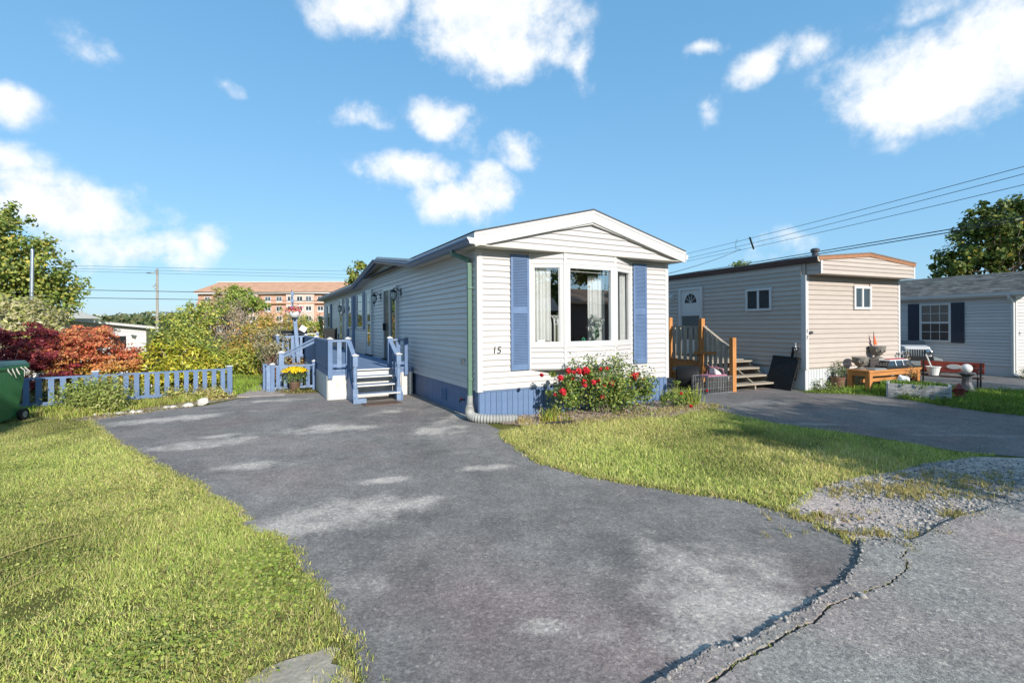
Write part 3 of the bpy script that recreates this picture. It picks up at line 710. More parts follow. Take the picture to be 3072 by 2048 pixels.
tufts('dry_grass', 'straw coloured cut grass lying along the rose bed edge', np.vstack([[HOUSE.w((RNG.uniform(.3, 4.6), -1.0 + RNG.normal(0, .16)))[:2] for _ in range(520)]]), 8, .06, .007, STRAW + [(.33, .36, .08)], lean=1.3, z0=.01)
tufts('edge_grass', 'ragged grass fringe overhanging the driveway edge beside the lawn', edge_strip(le, .03, 1100, 2), 7, .028, .006, GREENS + [(.34, .28, .12)], lean=1.2, z0=.004)
tufts('edge_grass', 'grass fringe along the driveway edge of the wedge lawn', edge_strip(re_, .03, 800, 3), 7, .035, .008, GREENS + STRAW[:1], lean=1.2, z0=.006)
for i, (bx, by, br) in enumerate(bare[:6]):
    if i == 3: flat_sheet('bare_soil', [(bx + br * 1.5 * (1 + .35 * math.sin(a * 3 + i) + .15 * math.sin(a * 7)) * math.cos(a), by + br * 1.0 * (1 + .3 * math.sin(a * 4 + i)) * math.sin(a)) for a in np.linspace(0, 6.283, 24)[:-1]], .006, 'bare_earth')
# broad clover leaves near the driveway edge
cx = np.vstack([np.array(GD(*p)) + RNG.normal(0, s_, (n_, 2)) for p, s_, n_ in [((600, 1290), .11, 900), ((640, 1360), .12, 800), ((560, 1340), .15, 500), ((300, 1520), .12, 500), ((480, 1460), .2, 400), ((120, 1290), .2, 300)]])
sx_, sy_ = poly_points(left_lawn, 160); kk = vnoise(sx_, sy_, 1.7, 21) > .52; cx = np.vstack([cx, np.repeat(np.stack([sx_[kk], sy_[kk]], 1), 3, 0) + RNG.normal(0, .018, (kk.sum() * 3, 2))])
ok = in_poly(cx[:, 0], cx[:, 1], left_lawn); cx = cx[ok]
P = np.stack([cx[:, 0], cx[:, 1], RNG.uniform(.015, .035, len(cx))], 1)
V, Fq, Cc = leaf_arrays(P, np.tile([0, 0, 1.0], (len(P), 1)), .02, pick([(.36, .43, .08), (.27, .36, .06), (.46, .47, .14)], len(P)), .9, .35)
o = np_object('clover', np_mesh('clover', V, Fq, 'leaf', Cc)); props(o, 'patch of round clover leaves in the lawn by the driveway', 'clover', None, 'stuff')
# pebbles on the gravel patch
x, y = poly_points(grav, 2600)
k = RNG.random(len(x)) < np.clip(2.4 * vnoise(x, y, 1.1, 3) - .8, .06, 1); x, y = x[k], y[k]; n = len(x)
s_ = RNG.gamma(2.0, .0034, n) + .002
oct_ = np.array([(1, 0, 0), (0, 1, 0), (-1, 0, 0), (0, -1, 0), (0, 0, .7), (0, 0, -.3)])
rot = RNG.uniform(0, 6.28, n); jit = RNG.uniform(.6, 1.3, (n, 6, 1))
q = oct_[None] * jit; X = q[..., 0] * np.cos(rot)[:, None] - q[..., 1] * np.sin(rot)[:, None]; Y = q[..., 0] * np.sin(rot)[:, None] + q[..., 1] * np.cos(rot)[:, None]
V = np.stack([x[:, None] + X * s_[:, None], y[:, None] + Y * s_[:, None], .009 + q[..., 2] * s_[:, None]], 2).reshape(-1, 3)
tri = np.array([(0, 1, 4), (1, 2, 4), (2, 3, 4), (3, 0, 4), (1, 0, 5), (2, 1, 5), (3, 2, 5), (0, 3, 5)])
Fq = (np.arange(n)[:, None, None] * 6 + tri[None]).reshape(-1, 3)
o = np_object('gravel', np_mesh('gravel', V, Fq, 'pebble', np.repeat(pick([(.36, .345, .32), (.25, .25, .245), (.45, .41, .37), (.17, .175, .18)], n), 6, 0)))
props(o, 'loose grey gravel spilled beside the cracked road', 'gravel', None, 'stuff')
# chips of mulch on the beds
def chips(name, label, poly, dens, size, cols, z):
    x, y = poly_points(poly, dens); n = len(x)
    V, Fq, Cc = leaf_arrays(np.stack([x, y, z + RNG.uniform(0, size * .4, n)], 1), np.tile([0, 0, 1.0], (n, 1)), size, pick(cols, n), .4, .45)
    o = np_object(name, np_mesh(name, V, Fq, 'leaf', Cc)); props(o, label, 'mulch', None, 'stuff')
chips('mulch', 'pale wood chips strewn over the rose bed', bed, 3200, .035, [(.62, .52, .44), (.48, .36, .28), (.36, .25, .18), (.7, .62, .55)], .014)
chips('leaf_litter', 'dry leaf litter in the weedy bed under the blue fence', wbed, 900, .04, [(.36, .26, .12), (.45, .36, .16), (.22, .26, .06)], .012)
wx, wy = poly_points(wbed, 300); ea, eb = np.array(GD(205, 966)), np.array(GD(545, 916)); en = np.array([-(eb - ea)[1], (eb - ea)[0]]) / np.linalg.norm(eb - ea)
kk = (np.stack([wx, wy], 1) - ea) @ en > .42; wx, wy = wx[kk], wy[kk]
tufts('bed_grass', 'rank grass growing between the weeds under the blue picket fence', np.stack([wx, wy], 1), 6, .13, .014, [(.34, .38, .08), (.27, .34, .06), (.48, .42, .15)], lean=1.0, z0=.008)

# crumbs of broken asphalt and dust along the road seam
q = np.vstack([edge_strip(rd, .022, 600, 31), edge_strip(ck, .015, 160, 32), edge_strip(top_edge, .06, 900, 33)]); n = len(q); s_ = RNG.gamma(2.0, .0026, n) + .002
rot = RNG.uniform(0, 6.28, n); jit = RNG.uniform(.6, 1.3, (n, 6, 1)); qq = oct_[None] * jit
X = qq[..., 0] * np.cos(rot)[:, None] - qq[..., 1] * np.sin(rot)[:, None]; Y = qq[..., 0] * np.sin(rot)[:, None] + qq[..., 1] * np.cos(rot)[:, None]
zb = np.where(in_poly(q[:, 0], q[:, 1], road_poly), .031, .010)
V = np.stack([q[:, :1] + X * s_[:, None], q[:, 1:] + Y * s_[:, None], zb[:, None] + qq[..., 2] * s_[:, None]], 2).reshape(-1, 3)
o = np_object('asphalt_crumbs', np_mesh('asphalt_crumbs', V, (np.arange(n)[:, None, None] * 6 + tri[None]).reshape(-1, 3), 'pebble', np.repeat(pick([(.2, .19, .175), (.3, .28, .26), (.4, .37, .34)], n), 6, 0)))
props(o, 'loose crumbs of broken asphalt along the road seam', 'asphalt crumbs', None, 'stuff')
tufts('seam_moss', 'thin moss and dry sprigs growing in the road crack', edge_strip(ck, .008, 60, 34), 4, .018, .004, [(.4, .38, .12), (.3, .33, .08)], lean=1.2, z0=.022)

# ================================================================== siding helpers
def siding_face(th, n_axis, pos, a0, a1, z0, z1, mat, step=.10, holes=(), clip=None, lip=.024, start=0.0, name='siding_board', parent=None):
    """lapped boards, one object each. n_axis 'y-': face looks to -y at y=pos, runs along x ; 'x-': looks to -x at x=pos, runs along y.
    clip(z) -> (a0,a1) limits per height; holes (a0,a1,z0,z1) interrupt boards"""
    out = []; nb = int(math.ceil((z1 - z0) / step - 1e-6))
    for k in range(nb):
        b0 = z0 + k * step; b1 = min(z1, b0 + step)
        lo0, hi0, lo1, hi1 = a0, a1, a0, a1
        if clip: lo0, hi0 = clip(b0); lo1, hi1 = clip(b1)
        if hi0 - lo0 < .05: continue
        segs = [(lo0, hi0, lo1, hi1)]
        for h in holes:
            if b1 <= h[2] + .02 or b0 >= h[3] - .02: continue
            ns = []
            for s_ in segs:
                if h[0] <= s_[0] and h[1] >= s_[1]: continue
                if h[1] <= s_[0] or h[0] >= s_[1]: ns.append(s_); continue
                if h[0] - s_[0] > .02: ns.append((s_[0], h[0], s_[2], h[0]))
                if s_[1] - h[1] > .02: ns.append((h[1], s_[1], h[1], s_[3]))
            segs = ns
        for (l0, h0, l1, h1) in segs:
            if h1 - l1 < .01: l1 = h1 = (l1 + h1) / 2; h1 += .005
            mid = b0 + (b1 - b0) * .12
            prof = [(lip * .8, b0), (lip, mid), (.003, b1 + .004), (-.012, b1 + .004), (-.012, b0)]
            mb = MB(); n = len(prof)
            def pt(a, off, z): return (a, pos - off, z) if n_axis == 'y-' else (pos - off, a, z)
            A = []; B = []
            for off, z in prof:
                t = (z - b0) / (b1 - b0)
                A.append(pt(l0 + (l1 - l0) * t, off, z)); B.append(pt(h0 + (h1 - h0) * t, off, z))
            mb.add(A + B, [tuple(range(n)), tuple(reversed(range(n, 2 * n)))] + [(i, i + n, (i + 1) % n + n, (i + 1) % n) for i in range(n)])
            out.append(th.part(name, mb, mat, parent))
    return out
def upright_boards(th, axis, pos, a0, a1, z0, z1, mat, w=.105, name='skirting_board', depth=.012, gap=.008):
    """plank skirting; boards share one mesh"""
    n = max(1, int(round((a1 - a0) / w))); w = (a1 - a0) / n; first = None
    for k in range(n):
        if first is None:
            mb = MB(); g = gap / 2; c = .004
            prof = [(a0 + g, 0), (a0 + g + c, depth), (a0 + w - g - c, depth), (a0 + w - g, 0)]
            A = [((p, pos - d, z0) if axis == 'y-' else (pos - d, p, z0)) for p, d in prof]
            mb.add(A + [(p[0], p[1], z1) for p in A], [(3, 2, 1, 0), (4, 5, 6, 7), (0, 1, 5, 4), (1, 2, 6, 5), (2, 3, 7, 6), (3, 0, 4, 7)])
            first = th.part(name, mb, mat)
        else:
            th.same(first, *( (k * w, 0, 0) if axis == 'y-' else (0, k * w, 0)))
    return first

# ================================================================== the white and blue home
HW, HL = 4.31, 19.4
SK, TOP = .493, 2.865
home = Thing('mobile_home', 'white vinyl mobile home with bay window, blue shutters and blue plank skirting', 'house', (0, 0, 0), HOUSE)
wall = MB()
wall.box(.013, .10, .0, HL, SK, 2.86)                       # left wall
wall.box(HW - .09, HW, .013, HL, .02, 2.86)                 # right wall
wall.box(.10, HW - .09, HL - .09, HL, .02, 2.86)            # back wall
wall.box(.0, .97, .013, .09, SK, 2.86); wall.box(3.33, HW, .014, .09, SK, 2.86)
wall.box(.97, 3.33, .013, .09, SK, .80)
core = home.part('wall', wall, 'vinyl_white')
base = MB(); base.box(.03, HW - .09, .02, .09, -.05, SK); base.box(.03, .09, .09, HL, -.05, SK)
home.part('foundation', base, 'blue_paint')
siding_face(home, 'y-', 0, .07, HW - .06, SK, TOP, 'vinyl_white', holes=[(.975, 3.325, .80, 3.0)])
siding_face(home, 'x-', 0, .06, HL - .05, SK, TOP, 'vinyl_white')
def gclip(z):
    if z < 2.86: return (3.1, 9.7)
    t = (z - 2.86) / .47; return (3.1 + 3.3 * t, 9.7 - 3.3 * t)
siding_face(home, 'x-', 0, 3.1, 9.7, TOP, 3.31, 'vinyl_white', clip=lambda z: gclip(z))
up = MB(); up.hexa([(.013, 3.1, 2.85), (.05, 3.1, 2.85), (.05, 9.7, 2.85), (.013, 9.7, 2.85)], [(.013, 6.35, 3.32), (.05, 6.35, 3.32), (.05, 6.45, 3.32), (.013, 6.45, 3.32)])
home.part('gable_wall', up, 'vinyl_white')
# corner boards
cb = MB(); cb.box(-.02, .075, -.022, .0, SK - .02, TOP); cb.box(-.021, .0, .0, .075, SK - .02, TOP); home.part('corner_board', cb, 'trim_white')
cb = MB(); cb.box(HW - .065, HW + .02, -.022, .0, SK - .02, TOP); cb.box(HW, HW + .021, .0, .08, SK - .02, TOP); home.part('corner_board', cb, 'trim_white')
cb = MB(); cb.box(-.021, .0, HL - .06, HL + .01, SK - .02, TOP); home.part('corner_board', cb, 'trim_white')
# skirting
upright_boards(home, 'y-', .02, .02, HW, -.03, SK - .012, 'blue_paint')
upright_boards(home, 'x-', .03, .02, 3.52, -.03, SK - .012, 'blue_paint')
cap = MB(); cap.box(-.004, HW, -.004, .012, SK - .03, SK - .002); home.part('skirting_cap', cap, 'blue_paint')
cap = MB(); cap.box(.002, .02, .04, 3.6, SK - .03, SK - .002); home.part('skirting_cap', cap, 'blue_paint')
vt = home.part('skirting_vent', MB().box(.004, .018, 1.52, 1.78, .13, .37), 'blue_paint')
for k in range(6): home.part('vent_slat', MB().hexa([(.002, 1.54, .15 + k * .035), (.006, 1.54, .15 + k * .035), (.006, 1.76, .15 + k * .035), (.002, 1.76, .15 + k * .035)], [(-.010, 1.54, .17 + k * .035), (.006, 1.54, .172 + k * .035), (.006, 1.76, .172 + k * .035), (-.010, 1.76, .17 + k * .035)]), 'blue_paint', vt)
# ---- roof
RX0, RX1, RT0, RT1 = -.2, HW + .2, -.335, HL + .35
RM, ZE, ZR = HW / 2, 3.075, 3.675
def roof_slab(x0, z0, x1, z1, y0, y1, th_): 
    mb = MB(); return mb.hexa([(x0, y0, z0 - th_), (x1, y0, z1 - th_), (x1, y1, z1 - th_), (x0, y1, z0 - th_)], [(x0, y0, z0), (x1, y0, z1), (x1, y1, z1), (x0, y1, z0)])
roof = roof_slab(RX0, ZE, RM, ZR, RT0, RT1, .03); r2 = roof_slab(RX1, ZE, RM, ZR, RT0, RT1, .03); roof.add(r2.v, r2.f)
rf = home.part('roof', roof, 'shingle_dark')
br = MB()
for sg in (-1, 1):
    br.hexa([(-.25, 6.4 + sg * 3.42, 2.955), (1.5, 6.4 + sg * 3.42, 2.955), (1.5, 6.4, 3.425), (-.25, 6.4, 3.425)], [(-.25, 6.4 + sg * 3.42, 2.985), (1.5, 6.4 + sg * 3.42, 2.985), (1.5, 6.4, 3.455), (-.25, 6.4, 3.455)])
home.part('gable_roof', br, 'roof_grey', rf)
# fascia boards of the front gable
for sg, xe in ((1, RX0 + .015), (-1, RX1 - .015)):
    f = MB(); f.hexa([(xe, -.325, ZE - .245), (RM, -.325, ZR - .245), (RM, -.30, ZR - .245), (xe, -.30, ZE - .245)], [(xe, -.325, ZE - .025), (RM, -.325, ZR - .025), (RM, -.30, ZR - .025), (xe, -.30, ZE - .025)])
    fb_ = home.part('fascia_board', f, 'trim_white')
    f = MB(); f.hexa([(xe, -.333, ZE - .075), (RM, -.333, ZR - .075), (RM, -.326, ZR - .075), (xe, -.326, ZE - .075)], [(xe, -.333, ZE - .022), (RM, -.333, ZR - .022), (RM, -.326, ZR - .022), (xe, -.326, ZE - .022)])
    home.part('drip_edge', f, 'trim_white', fb_)
# boxed gable (pediment) standing over the front wall
def pclip(z):
    t = (z - 2.87) / .60; return (-.10 + (RM + .10) * t, HW + .10 - (RM + .10) * t)
siding_face(home, 'y-', -.225, 0, 0, 2.87, 3.44, 'vinyl_white', clip=pclip)
pw = MB(); pw.add([(-.12, -.2, 2.87), (HW + .12, -.2, 2.87), (RM, -.2, 3.52), (-.12, .012, 2.87), (HW + .12, .012, 2.87), (RM, .012, 3.52)], [(0, 1, 2), (5, 4, 3), (0, 2, 5, 3), (2, 1, 4, 5), (1, 0, 3, 4)])
home.part('gable_wall', pw, 'vinyl_white')
sf = MB(); sf.box(-.17, HW + .17, -.30, .012, 2.852, 2.868); home.part('soffit', sf, 'soffit_tan')
mould = MB()
for xe, x1 in ((-.13, RM), (HW + .13, RM)):
    mould.hexa([(xe, -.299, 2.87), (x1, -.299, 3.40), (x1, -.225, 3.40), (xe, -.225, 2.87)], [(xe, -.299, 2.885), (x1, -.299, 3.43), (x1, -.225, 3.43), (xe, -.225, 2.885)])
home.part('rake_soffit', mould, 'trim_white')
# gutter following the eave and the side gable
gp = [(RT0 + .005, 2.955), (3.05, 2.955), (6.4, 3.425), (9.75, 2.955), (RT1, 2.955)]
def sweep(prof, path):
    mb = MB(); n = len(prof)
    for t, z in path: mb.v += [(s_, t, z + dz) for s_, dz in prof]
    for i in range(len(path) - 1): mb.f += [(i * n + k, i * n + (k + 1) % n, (i + 1) * n + (k + 1) % n, (i + 1) * n + k) for k in range(n)]
    mb.f += [tuple(range(n)), tuple(reversed(range((len(path) - 1) * n, len(path) * n)))]
    return mb
gut = home.part('gutter', sweep([(-.205, .0), (-.325, .01), (-.33, -.015), (-.305, -.04), (-.285, -.095), (-.205, -.095)], gp), 'blue_gutter')
home.part('gutter_end_cap', MB().extrude_y([(-.205, 2.957), (-.322, 2.965), (-.327, 2.94), (-.302, 2.915), (-.283, 2.864), (-.205, 2.864)], RT0 - .002, RT0 + .006), 'trim_white', gut)
home.part('eave_fascia', sweep([(-.2, .09), (-.203, .09), (-.203, -.10), (-.18, -.10), (-.18, .09)], gp), 'trim_white')
home.part('eave_soffit', sweep([(-.19, -.085), (.012, -.085), (.012, -.10), (-.19, -.10)], gp), 'soffit_tan')
home.part('eave_fascia', MB().box(RX1 - .02, RX1, RT0, RT1, 2.86, 3.06), 'trim_white')
home.part('gutter', MB().extrude_y([(RX1 - .005, 2.99), (RX1 + .11, 3.0), (RX1 + .09, 2.91), (RX1 - .005, 2.91)], RT0 + .04, RT1), 'trim_white')
home.part('eave_soffit', MB().box(HW, RX1 - .01, RT0 + .03, RT1, 2.853, 2.866), 'soffit_tan')
# downspout with corrugated drain
ds = MB()
pts = [(-.26, .47, 2.87), (-.25, .46, 2.80), (-.16, .33, 2.74), (-.075, .215, 2.68), (-.065, .20, 2.60), (-.065, .20, .36)]
for i in range(5): ds.bar(pts[i], pts[i + 1], .068, .052, (0, 1, .01))
dsp = home.part('downspout', ds, 'green_metal')
for z in (.66, 2.2): home.part('strap', MB().box(-.105, -.0, .157, .243, z, z + .03), 'green_metal', dsp)
for p_ in (pts[2], pts[3], pts[1]): home.part('elbow_joint', MB().ball(p_, .043, 8), 'green_metal', dsp, True)
co = MB(); cp = []; cr = []
path = [Vector(p) for p in ((-.065, .20, .40), (-.07, .19, .28), (-.10, .13, .16), (-.12, .02, .095), (-.06, -.14, .075), (.10, -.27, .07), (.30, -.36, .066), (.50, -.43, .062))]
def spline(P, n):
    out = []
    for i in range(len(P) - 1):
        p0, p1, p2, p3 = P[max(i - 1, 0)], P[i], P[i + 1], P[min(i + 2, len(P) - 1)]
        for j in range(n):
            t = j / n; out.append(.5 * ((2 * p1) + (p2 - p0) * t + (2 * p0 - 5 * p1 + 4 * p2 - p3) * t * t + (3 * p1 - p0 - 3 * p2 + p3) * t ** 3))
    return out + [P[-1]]
sp = spline(path, 9)
co.tube(sp, [(.050 if i < 14 else .062) + (.016 if i % 2 else 0) * (i > 10) for i in range(len(sp))], 14)
home.part('drain_pipe', co, 'grey_plastic', dsp)
tap = home.part('garden_tap', MB().tube([(.02, .62, .27), (-.06, .62, .27), (-.09, .62, .23)], .014, 8), 'bronze')
home.part('tap_wheel', MB().lathe([(.032, 0), (.036, .006), (.032, .012)], 10, (-.055, .62, .285)), 'red_paint', tap)
home.part('outlet_box', MB().box(-.05, -.014, .56, .65, .90, 1.0), 'grey_plastic')
# ---- shutters
def shutter(s0, s1, z0, z1):
    w = .045; f = MB()
    f.box(s0, s0 + w, -.05, -.018, z0, z1); f.box(s1 - w, s1, -.05, -.018, z0, z1)
    zm = z0 + (z1 - z0) * .52
    for a, c in ((z0, z0 + .09), (zm - .06, zm + .05), (z1 - .075, z1)): f.box(s0 + w, s1 - w, -.049, -.018, a, c)
    f.box(s0 + w, s1 - w, -.024, -.019, z0 + .09, z1 - .075)
    fr = home.part('shutter', f, 'blue_paint', bevel=.003)
    lv = MB(); pitch = .0262
    for a, c in ((z0 + .09, zm - .06), (zm + .05, z1 - .075)):
        n = int((c - a) / pitch); p = (c - a) / n
        for k in range(n):
            z = a + k * p; lv.add([(s0 + w, -.047, z), (s1 - w, -.047, z), (s1 - w, -.026, z + p * 1.05), (s0 + w, -.026, z + p * 1.05), (s0 + w, -.047, z + .006), (s1 - w, -.047, z + .006)], [(0, 1, 2, 3), (4, 3, 2, 5), (0, 4, 5, 1)])
    home.part('louvers', lv, 'blue_paint', fr, kind='stuff')
shutter(.60, .965, .805, 2.795); shutter(3.355, 3.71, .805, 2.785)
# ---- bay window
BAY = [(.97, 0.0), (1.56, -.27), (2.69, -.27), (3.335, 0.0)]
bay = home.part('bay_window', MB().prism(BAY + [(3.335, .02), (.97, .02)], .795, .81), 'trim_white')
home.part('bay_roof', MB().prism(BAY + [(3.335, .012), (.97, .012)], 2.83, 2.851), 'trim_white', bay)
home.part('bay_sill', MB().prism([(1.02, .02), (1.575, -.235), (2.675, -.235), (3.285, .02), (3.285, .16), (1.02, .16)], 1.205, 1.225), 'frame_white', bay)
def segbox(mb, P, Q, x0, x1, z0, z1, n0, n1):
    d = Vector((Q[0] - P[0], Q[1] - P[1], 0)); ln = d.length; d.normalize(); nn = Vector((d.y, -d.x, 0))
    o = Vector((P[0], P[1], 0))
    c = [o + d * x + nn * n for x, n in ((x0, n0), (x1, n0), (x1, n1), (x0, n1))]
    return mb.hexa([(p.x, p.y, z0) for p in c], [(p.x, p.y, z1) for p in c])
for i in range(3):
    P, Q = BAY[i], BAY[i + 1]; ln = math.dist(P, Q)
    for z0, nb in ((.81, 4), (2.66, 2)):
        st = .0975 if nb == 4 else .085
        for k in range(nb):
            mb = MB(); zz = z0 + k * st
            d = Vector((Q[0] - P[0], Q[1] - P[1], 0)).normalized(); nn = Vector((d.y, -d.x, 0)); o = Vector((P[0], P[1], 0))
            prof = [(-.02, zz), (.016, zz), (.020, zz + .012), (.001, zz + st), (-.02, zz + st)]
            A = [o + d * .018 + nn * a for a, _ in prof]; B = [o + d * (ln - .018) + nn * a for a, _ in prof]
            vs = [(p.x, p.y, z) for p, (_, z) in zip(A, prof)] + [(p.x, p.y, z) for p, (_, z) in zip(B, prof)]
            mb.add(vs, [(0, 1, 2, 3, 4), (9, 8, 7, 6, 5)] + [(j, j + 5, (j + 1) % 5 + 5, (j + 1) % 5) for j in range(5)])
            home.part('bay_board', mb, 'vinyl_white', bay)
    f = MB(); fw = .085 if i == 1 else .075
    z0, z1 = 1.202, 2.655
    segbox(f, P, Q, .02, fw + .02, z0, z1, -.05, .016); segbox(f, P, Q, ln - fw - .02, ln - .02, z0, z1, -.05, .016)
    segbox(f, P, Q, fw + .02, ln - fw - .02, z0, z0 + .085, -.05, .014); segbox(f, P, Q, fw + .02, ln - fw - .02, z1 - .07, z1, -.05, .014)
    segbox(f, P, Q, .0, ln, 1.185, 1.203, -.05, .024); segbox(f, P, Q, .0, ln, 2.654, 2.668, -.05, .022)
    home.part('window_frame', f, 'frame_white', bay, bevel=.003)
    g = MB(); segbox(g, P, Q, fw + .015, ln - fw - .015, z0 + .08, z1 - .065, -.022, -.018)
    home.part('pane', MB().add([g.v[0], g.v[1], g.v[5], g.v[4]], [(0, 1, 2, 3)]), 'glass', bay)
    if i != 1:
        f2 = MB(); segbox(f2, P, Q, fw + .02, fw + .038, z0 + .085, z1 - .07, -.016, .004); segbox(f2, P, Q, ln - fw - .038, ln - fw - .02, z0 + .085, z1 - .07, -.016, .004)
        home.part('sash', f2, 'frame_white', bay)
for (x, y) in BAY[1:3]:
    home.part('bay_post', MB().box(x - .03, x + .03, y - .016, y + .05, .81, 2.84), 'trim_white', bay)
for x in (.985, 3.315): home.part('bay_post', MB().box(x - .022, x + .022, -.03, .012, .81, 2.84), 'trim_white', bay)
# the room behind the bay
room = MB(); room.add([(.12, .095, .54), (HW - .1, .095, .54), (HW - .1, 4.0, .54), (.12, 4.0, .54), (.12, .095, 2.84), (HW - .1, .095, 2.84), (HW - .1, 4.0, 2.84), (.12, 4.0, 2.84)], [(0, 1, 2, 3), (4, 7, 6, 5), (1, 5, 6, 2), (2, 6, 7, 3), (3, 7, 4, 0)])
home.part('interior_wall', room, 'interior')
def curtain(x0, x1, y0, y1, z0, z1, folds, amp):
    mb = MB(); n = folds * 6
    for i in range(n + 1):
        t = i / n; x = x0 + (x1 - x0) * t; y = y0 + (y1 - y0) * t + amp * math.sin(t * folds * 6.283) + amp * .4 * math.sin(t * folds * 2.7)
        mb.v += [(x, y, z0), (x, y + amp * .3, z1)]
    mb.f = [(2 * i, 2 * i + 2, 2 * i + 3, 2 * i + 1) for i in range(n)]
    return mb
home.part('curtain', curtain(1.10, 1.38, .02, -.09, 1.24, 2.62, 5, .018), 'curtain', smooth=True)
home.part('curtain', curtain(2.28, 2.66, .02, .0, 1.25, 2.5, 6, .02), 'curtain', smooth=True)
home.part('curtain', curtain(3.02, 3.22, -.02, .06, 1.24, 2.6, 4, .018), 'curtain', smooth=True)
home.part('curtain_rod', MB().tube([(1.66, -.20, 2.54), (2.58, -.20, 2.53)], .010, 8), 'frame_white')
# numbers
me = text_mesh('15', .175, .005, .12); me.materials.append(MATS['number_dark'])
o = bpy.data.objects.new('house_number', me); COL.objects.link(o); o.parent = home.o; o.location = (.245, -.026, 1.105); o.rotation_euler = (R(90), 0, 0)
# ---- doors and windows along the side
def side_window(th, y0, y1, z0, z1, pane='sky_pane', x=-.0, split=.5, w=.05, name='window', curtain_low=False):
    f = MB(); f.box(x - .045, x, y0, y0 + w, z0, z1); f.box(x - .045, x, y1 - w, y1, z0, z1); f.box(x - .044, x, y0 + w, y1 - w, z0, z0 + w); f.box(x - .044, x, y0 + w, y1 - w, z1 - w, z1)
    zs = z0 + (z1 - z0) * split; f.box(x - .038, x, y0 + w, y1 - w, zs - .02, zs + .02)
    wd = th.part(name, f, 'frame_white', bevel=.002)
    th.part('pane', MB().box(x - .026, x - .02, y0 + w, y1 - w, zs + .02, z1 - w), pane, wd)
    th.part('pane', MB().box(x - .026, x - .02, y0 + w, y1 - w, z0 + w, zs - .02), 'dark_pane', wd)
    th.part('sill', MB().box(x - .06, x - .001, y0 - .01, y1 + .01, z0 - .025, z0 + .004), 'frame_white', wd)
    return wd
def flat_shutter(th, y0, y1, z0, z1, mat='blue_paint', x=0.0):
    f = MB(); f.box(x - .04, x - .012, y0, y1, z0, z1); s_ = th.part('shutter', f, mat, bevel=.003)
    f = MB(); n = int((z1 - z0 - .16) / .04)
    for k in range(n): f.box(x - .046, x - .0405, y0 + .04, y1 - .04, z0 + .08 + k * .04, z0 + .08 + k * .04 + .022)
    th.part('louvers', f, mat, s_, kind='stuff')
side_window(home, 9.2, 10.2, 1.50, 2.66, x=-.018); flat_shutter(home, 8.80, 9.17, 1.45, 2.70, x=-.015); flat_shutter(home, 10.23, 10.60, 1.45, 2.68, x=-.015)
side_window(home, 11.25, 12.0, 1.50, 2.66, x=-.018); flat_shutter(home, 10.85, 11.2, .75, 2.66, x=-.015); flat_shutter(home, 12.03, 12.35, .95, 2.66, x=-.015)
side_window(home, 16.95, 17.75, 1.50, 2.58, x=-.018); flat_shutter(home, 16.55, 16.92, 1.45, 2.6, x=-.015); flat_shutter(home, 17.8, 18.1, 1.45, 2.58, x=-.015)
def slab_door(y0, y1, z0, z1, dark=False):
    f = MB(); f.box(-.07, -.014, y0, y0 + .07, z0, z1); f.box(-.07, -.014, y1 - .07, y1, z0, z1); f.box(-.069, -.014, y0 + .07, y1 - .07, z1 - .07, z1)
    d = home.part('door', f, 'frame_white')
    home.part('leaf', MB().box(-.05, -.015, y0 + .07, y1 - .07, z0, z1 - .07), 'frame_white', d)
    w = (y1 - y0) * .5; c = (y0 + y1) / 2
    home.part('pane', MB().box(-.056, -.05, c - w * .42, c + w * .42, z0 + 1.05, z1 - .2), 'dark_pane', d)
    home.part('pane', MB().box(-.056, -.05, c - w * .42, c + w * .42, z0 + .25, z0 + .95), 'glass_dark', d)
    home.part('door_handle', MB().tube([(-.055, y1 - .13, z0 + 1.0), (-.11, y1 - .13, z0 + 1.0), (-.11, y1 - .22, z0 + 1.0)], .011, 8), 'frame_white', d)
    home.part('door_step', MB().box(-.10, -.014, y0, y1, z0 - .04, z0), 'black_plastic', d)
slab_door(7.83, 8.68, .68, 2.70); slab_door(13.3, 14.1, .68, 2.68)
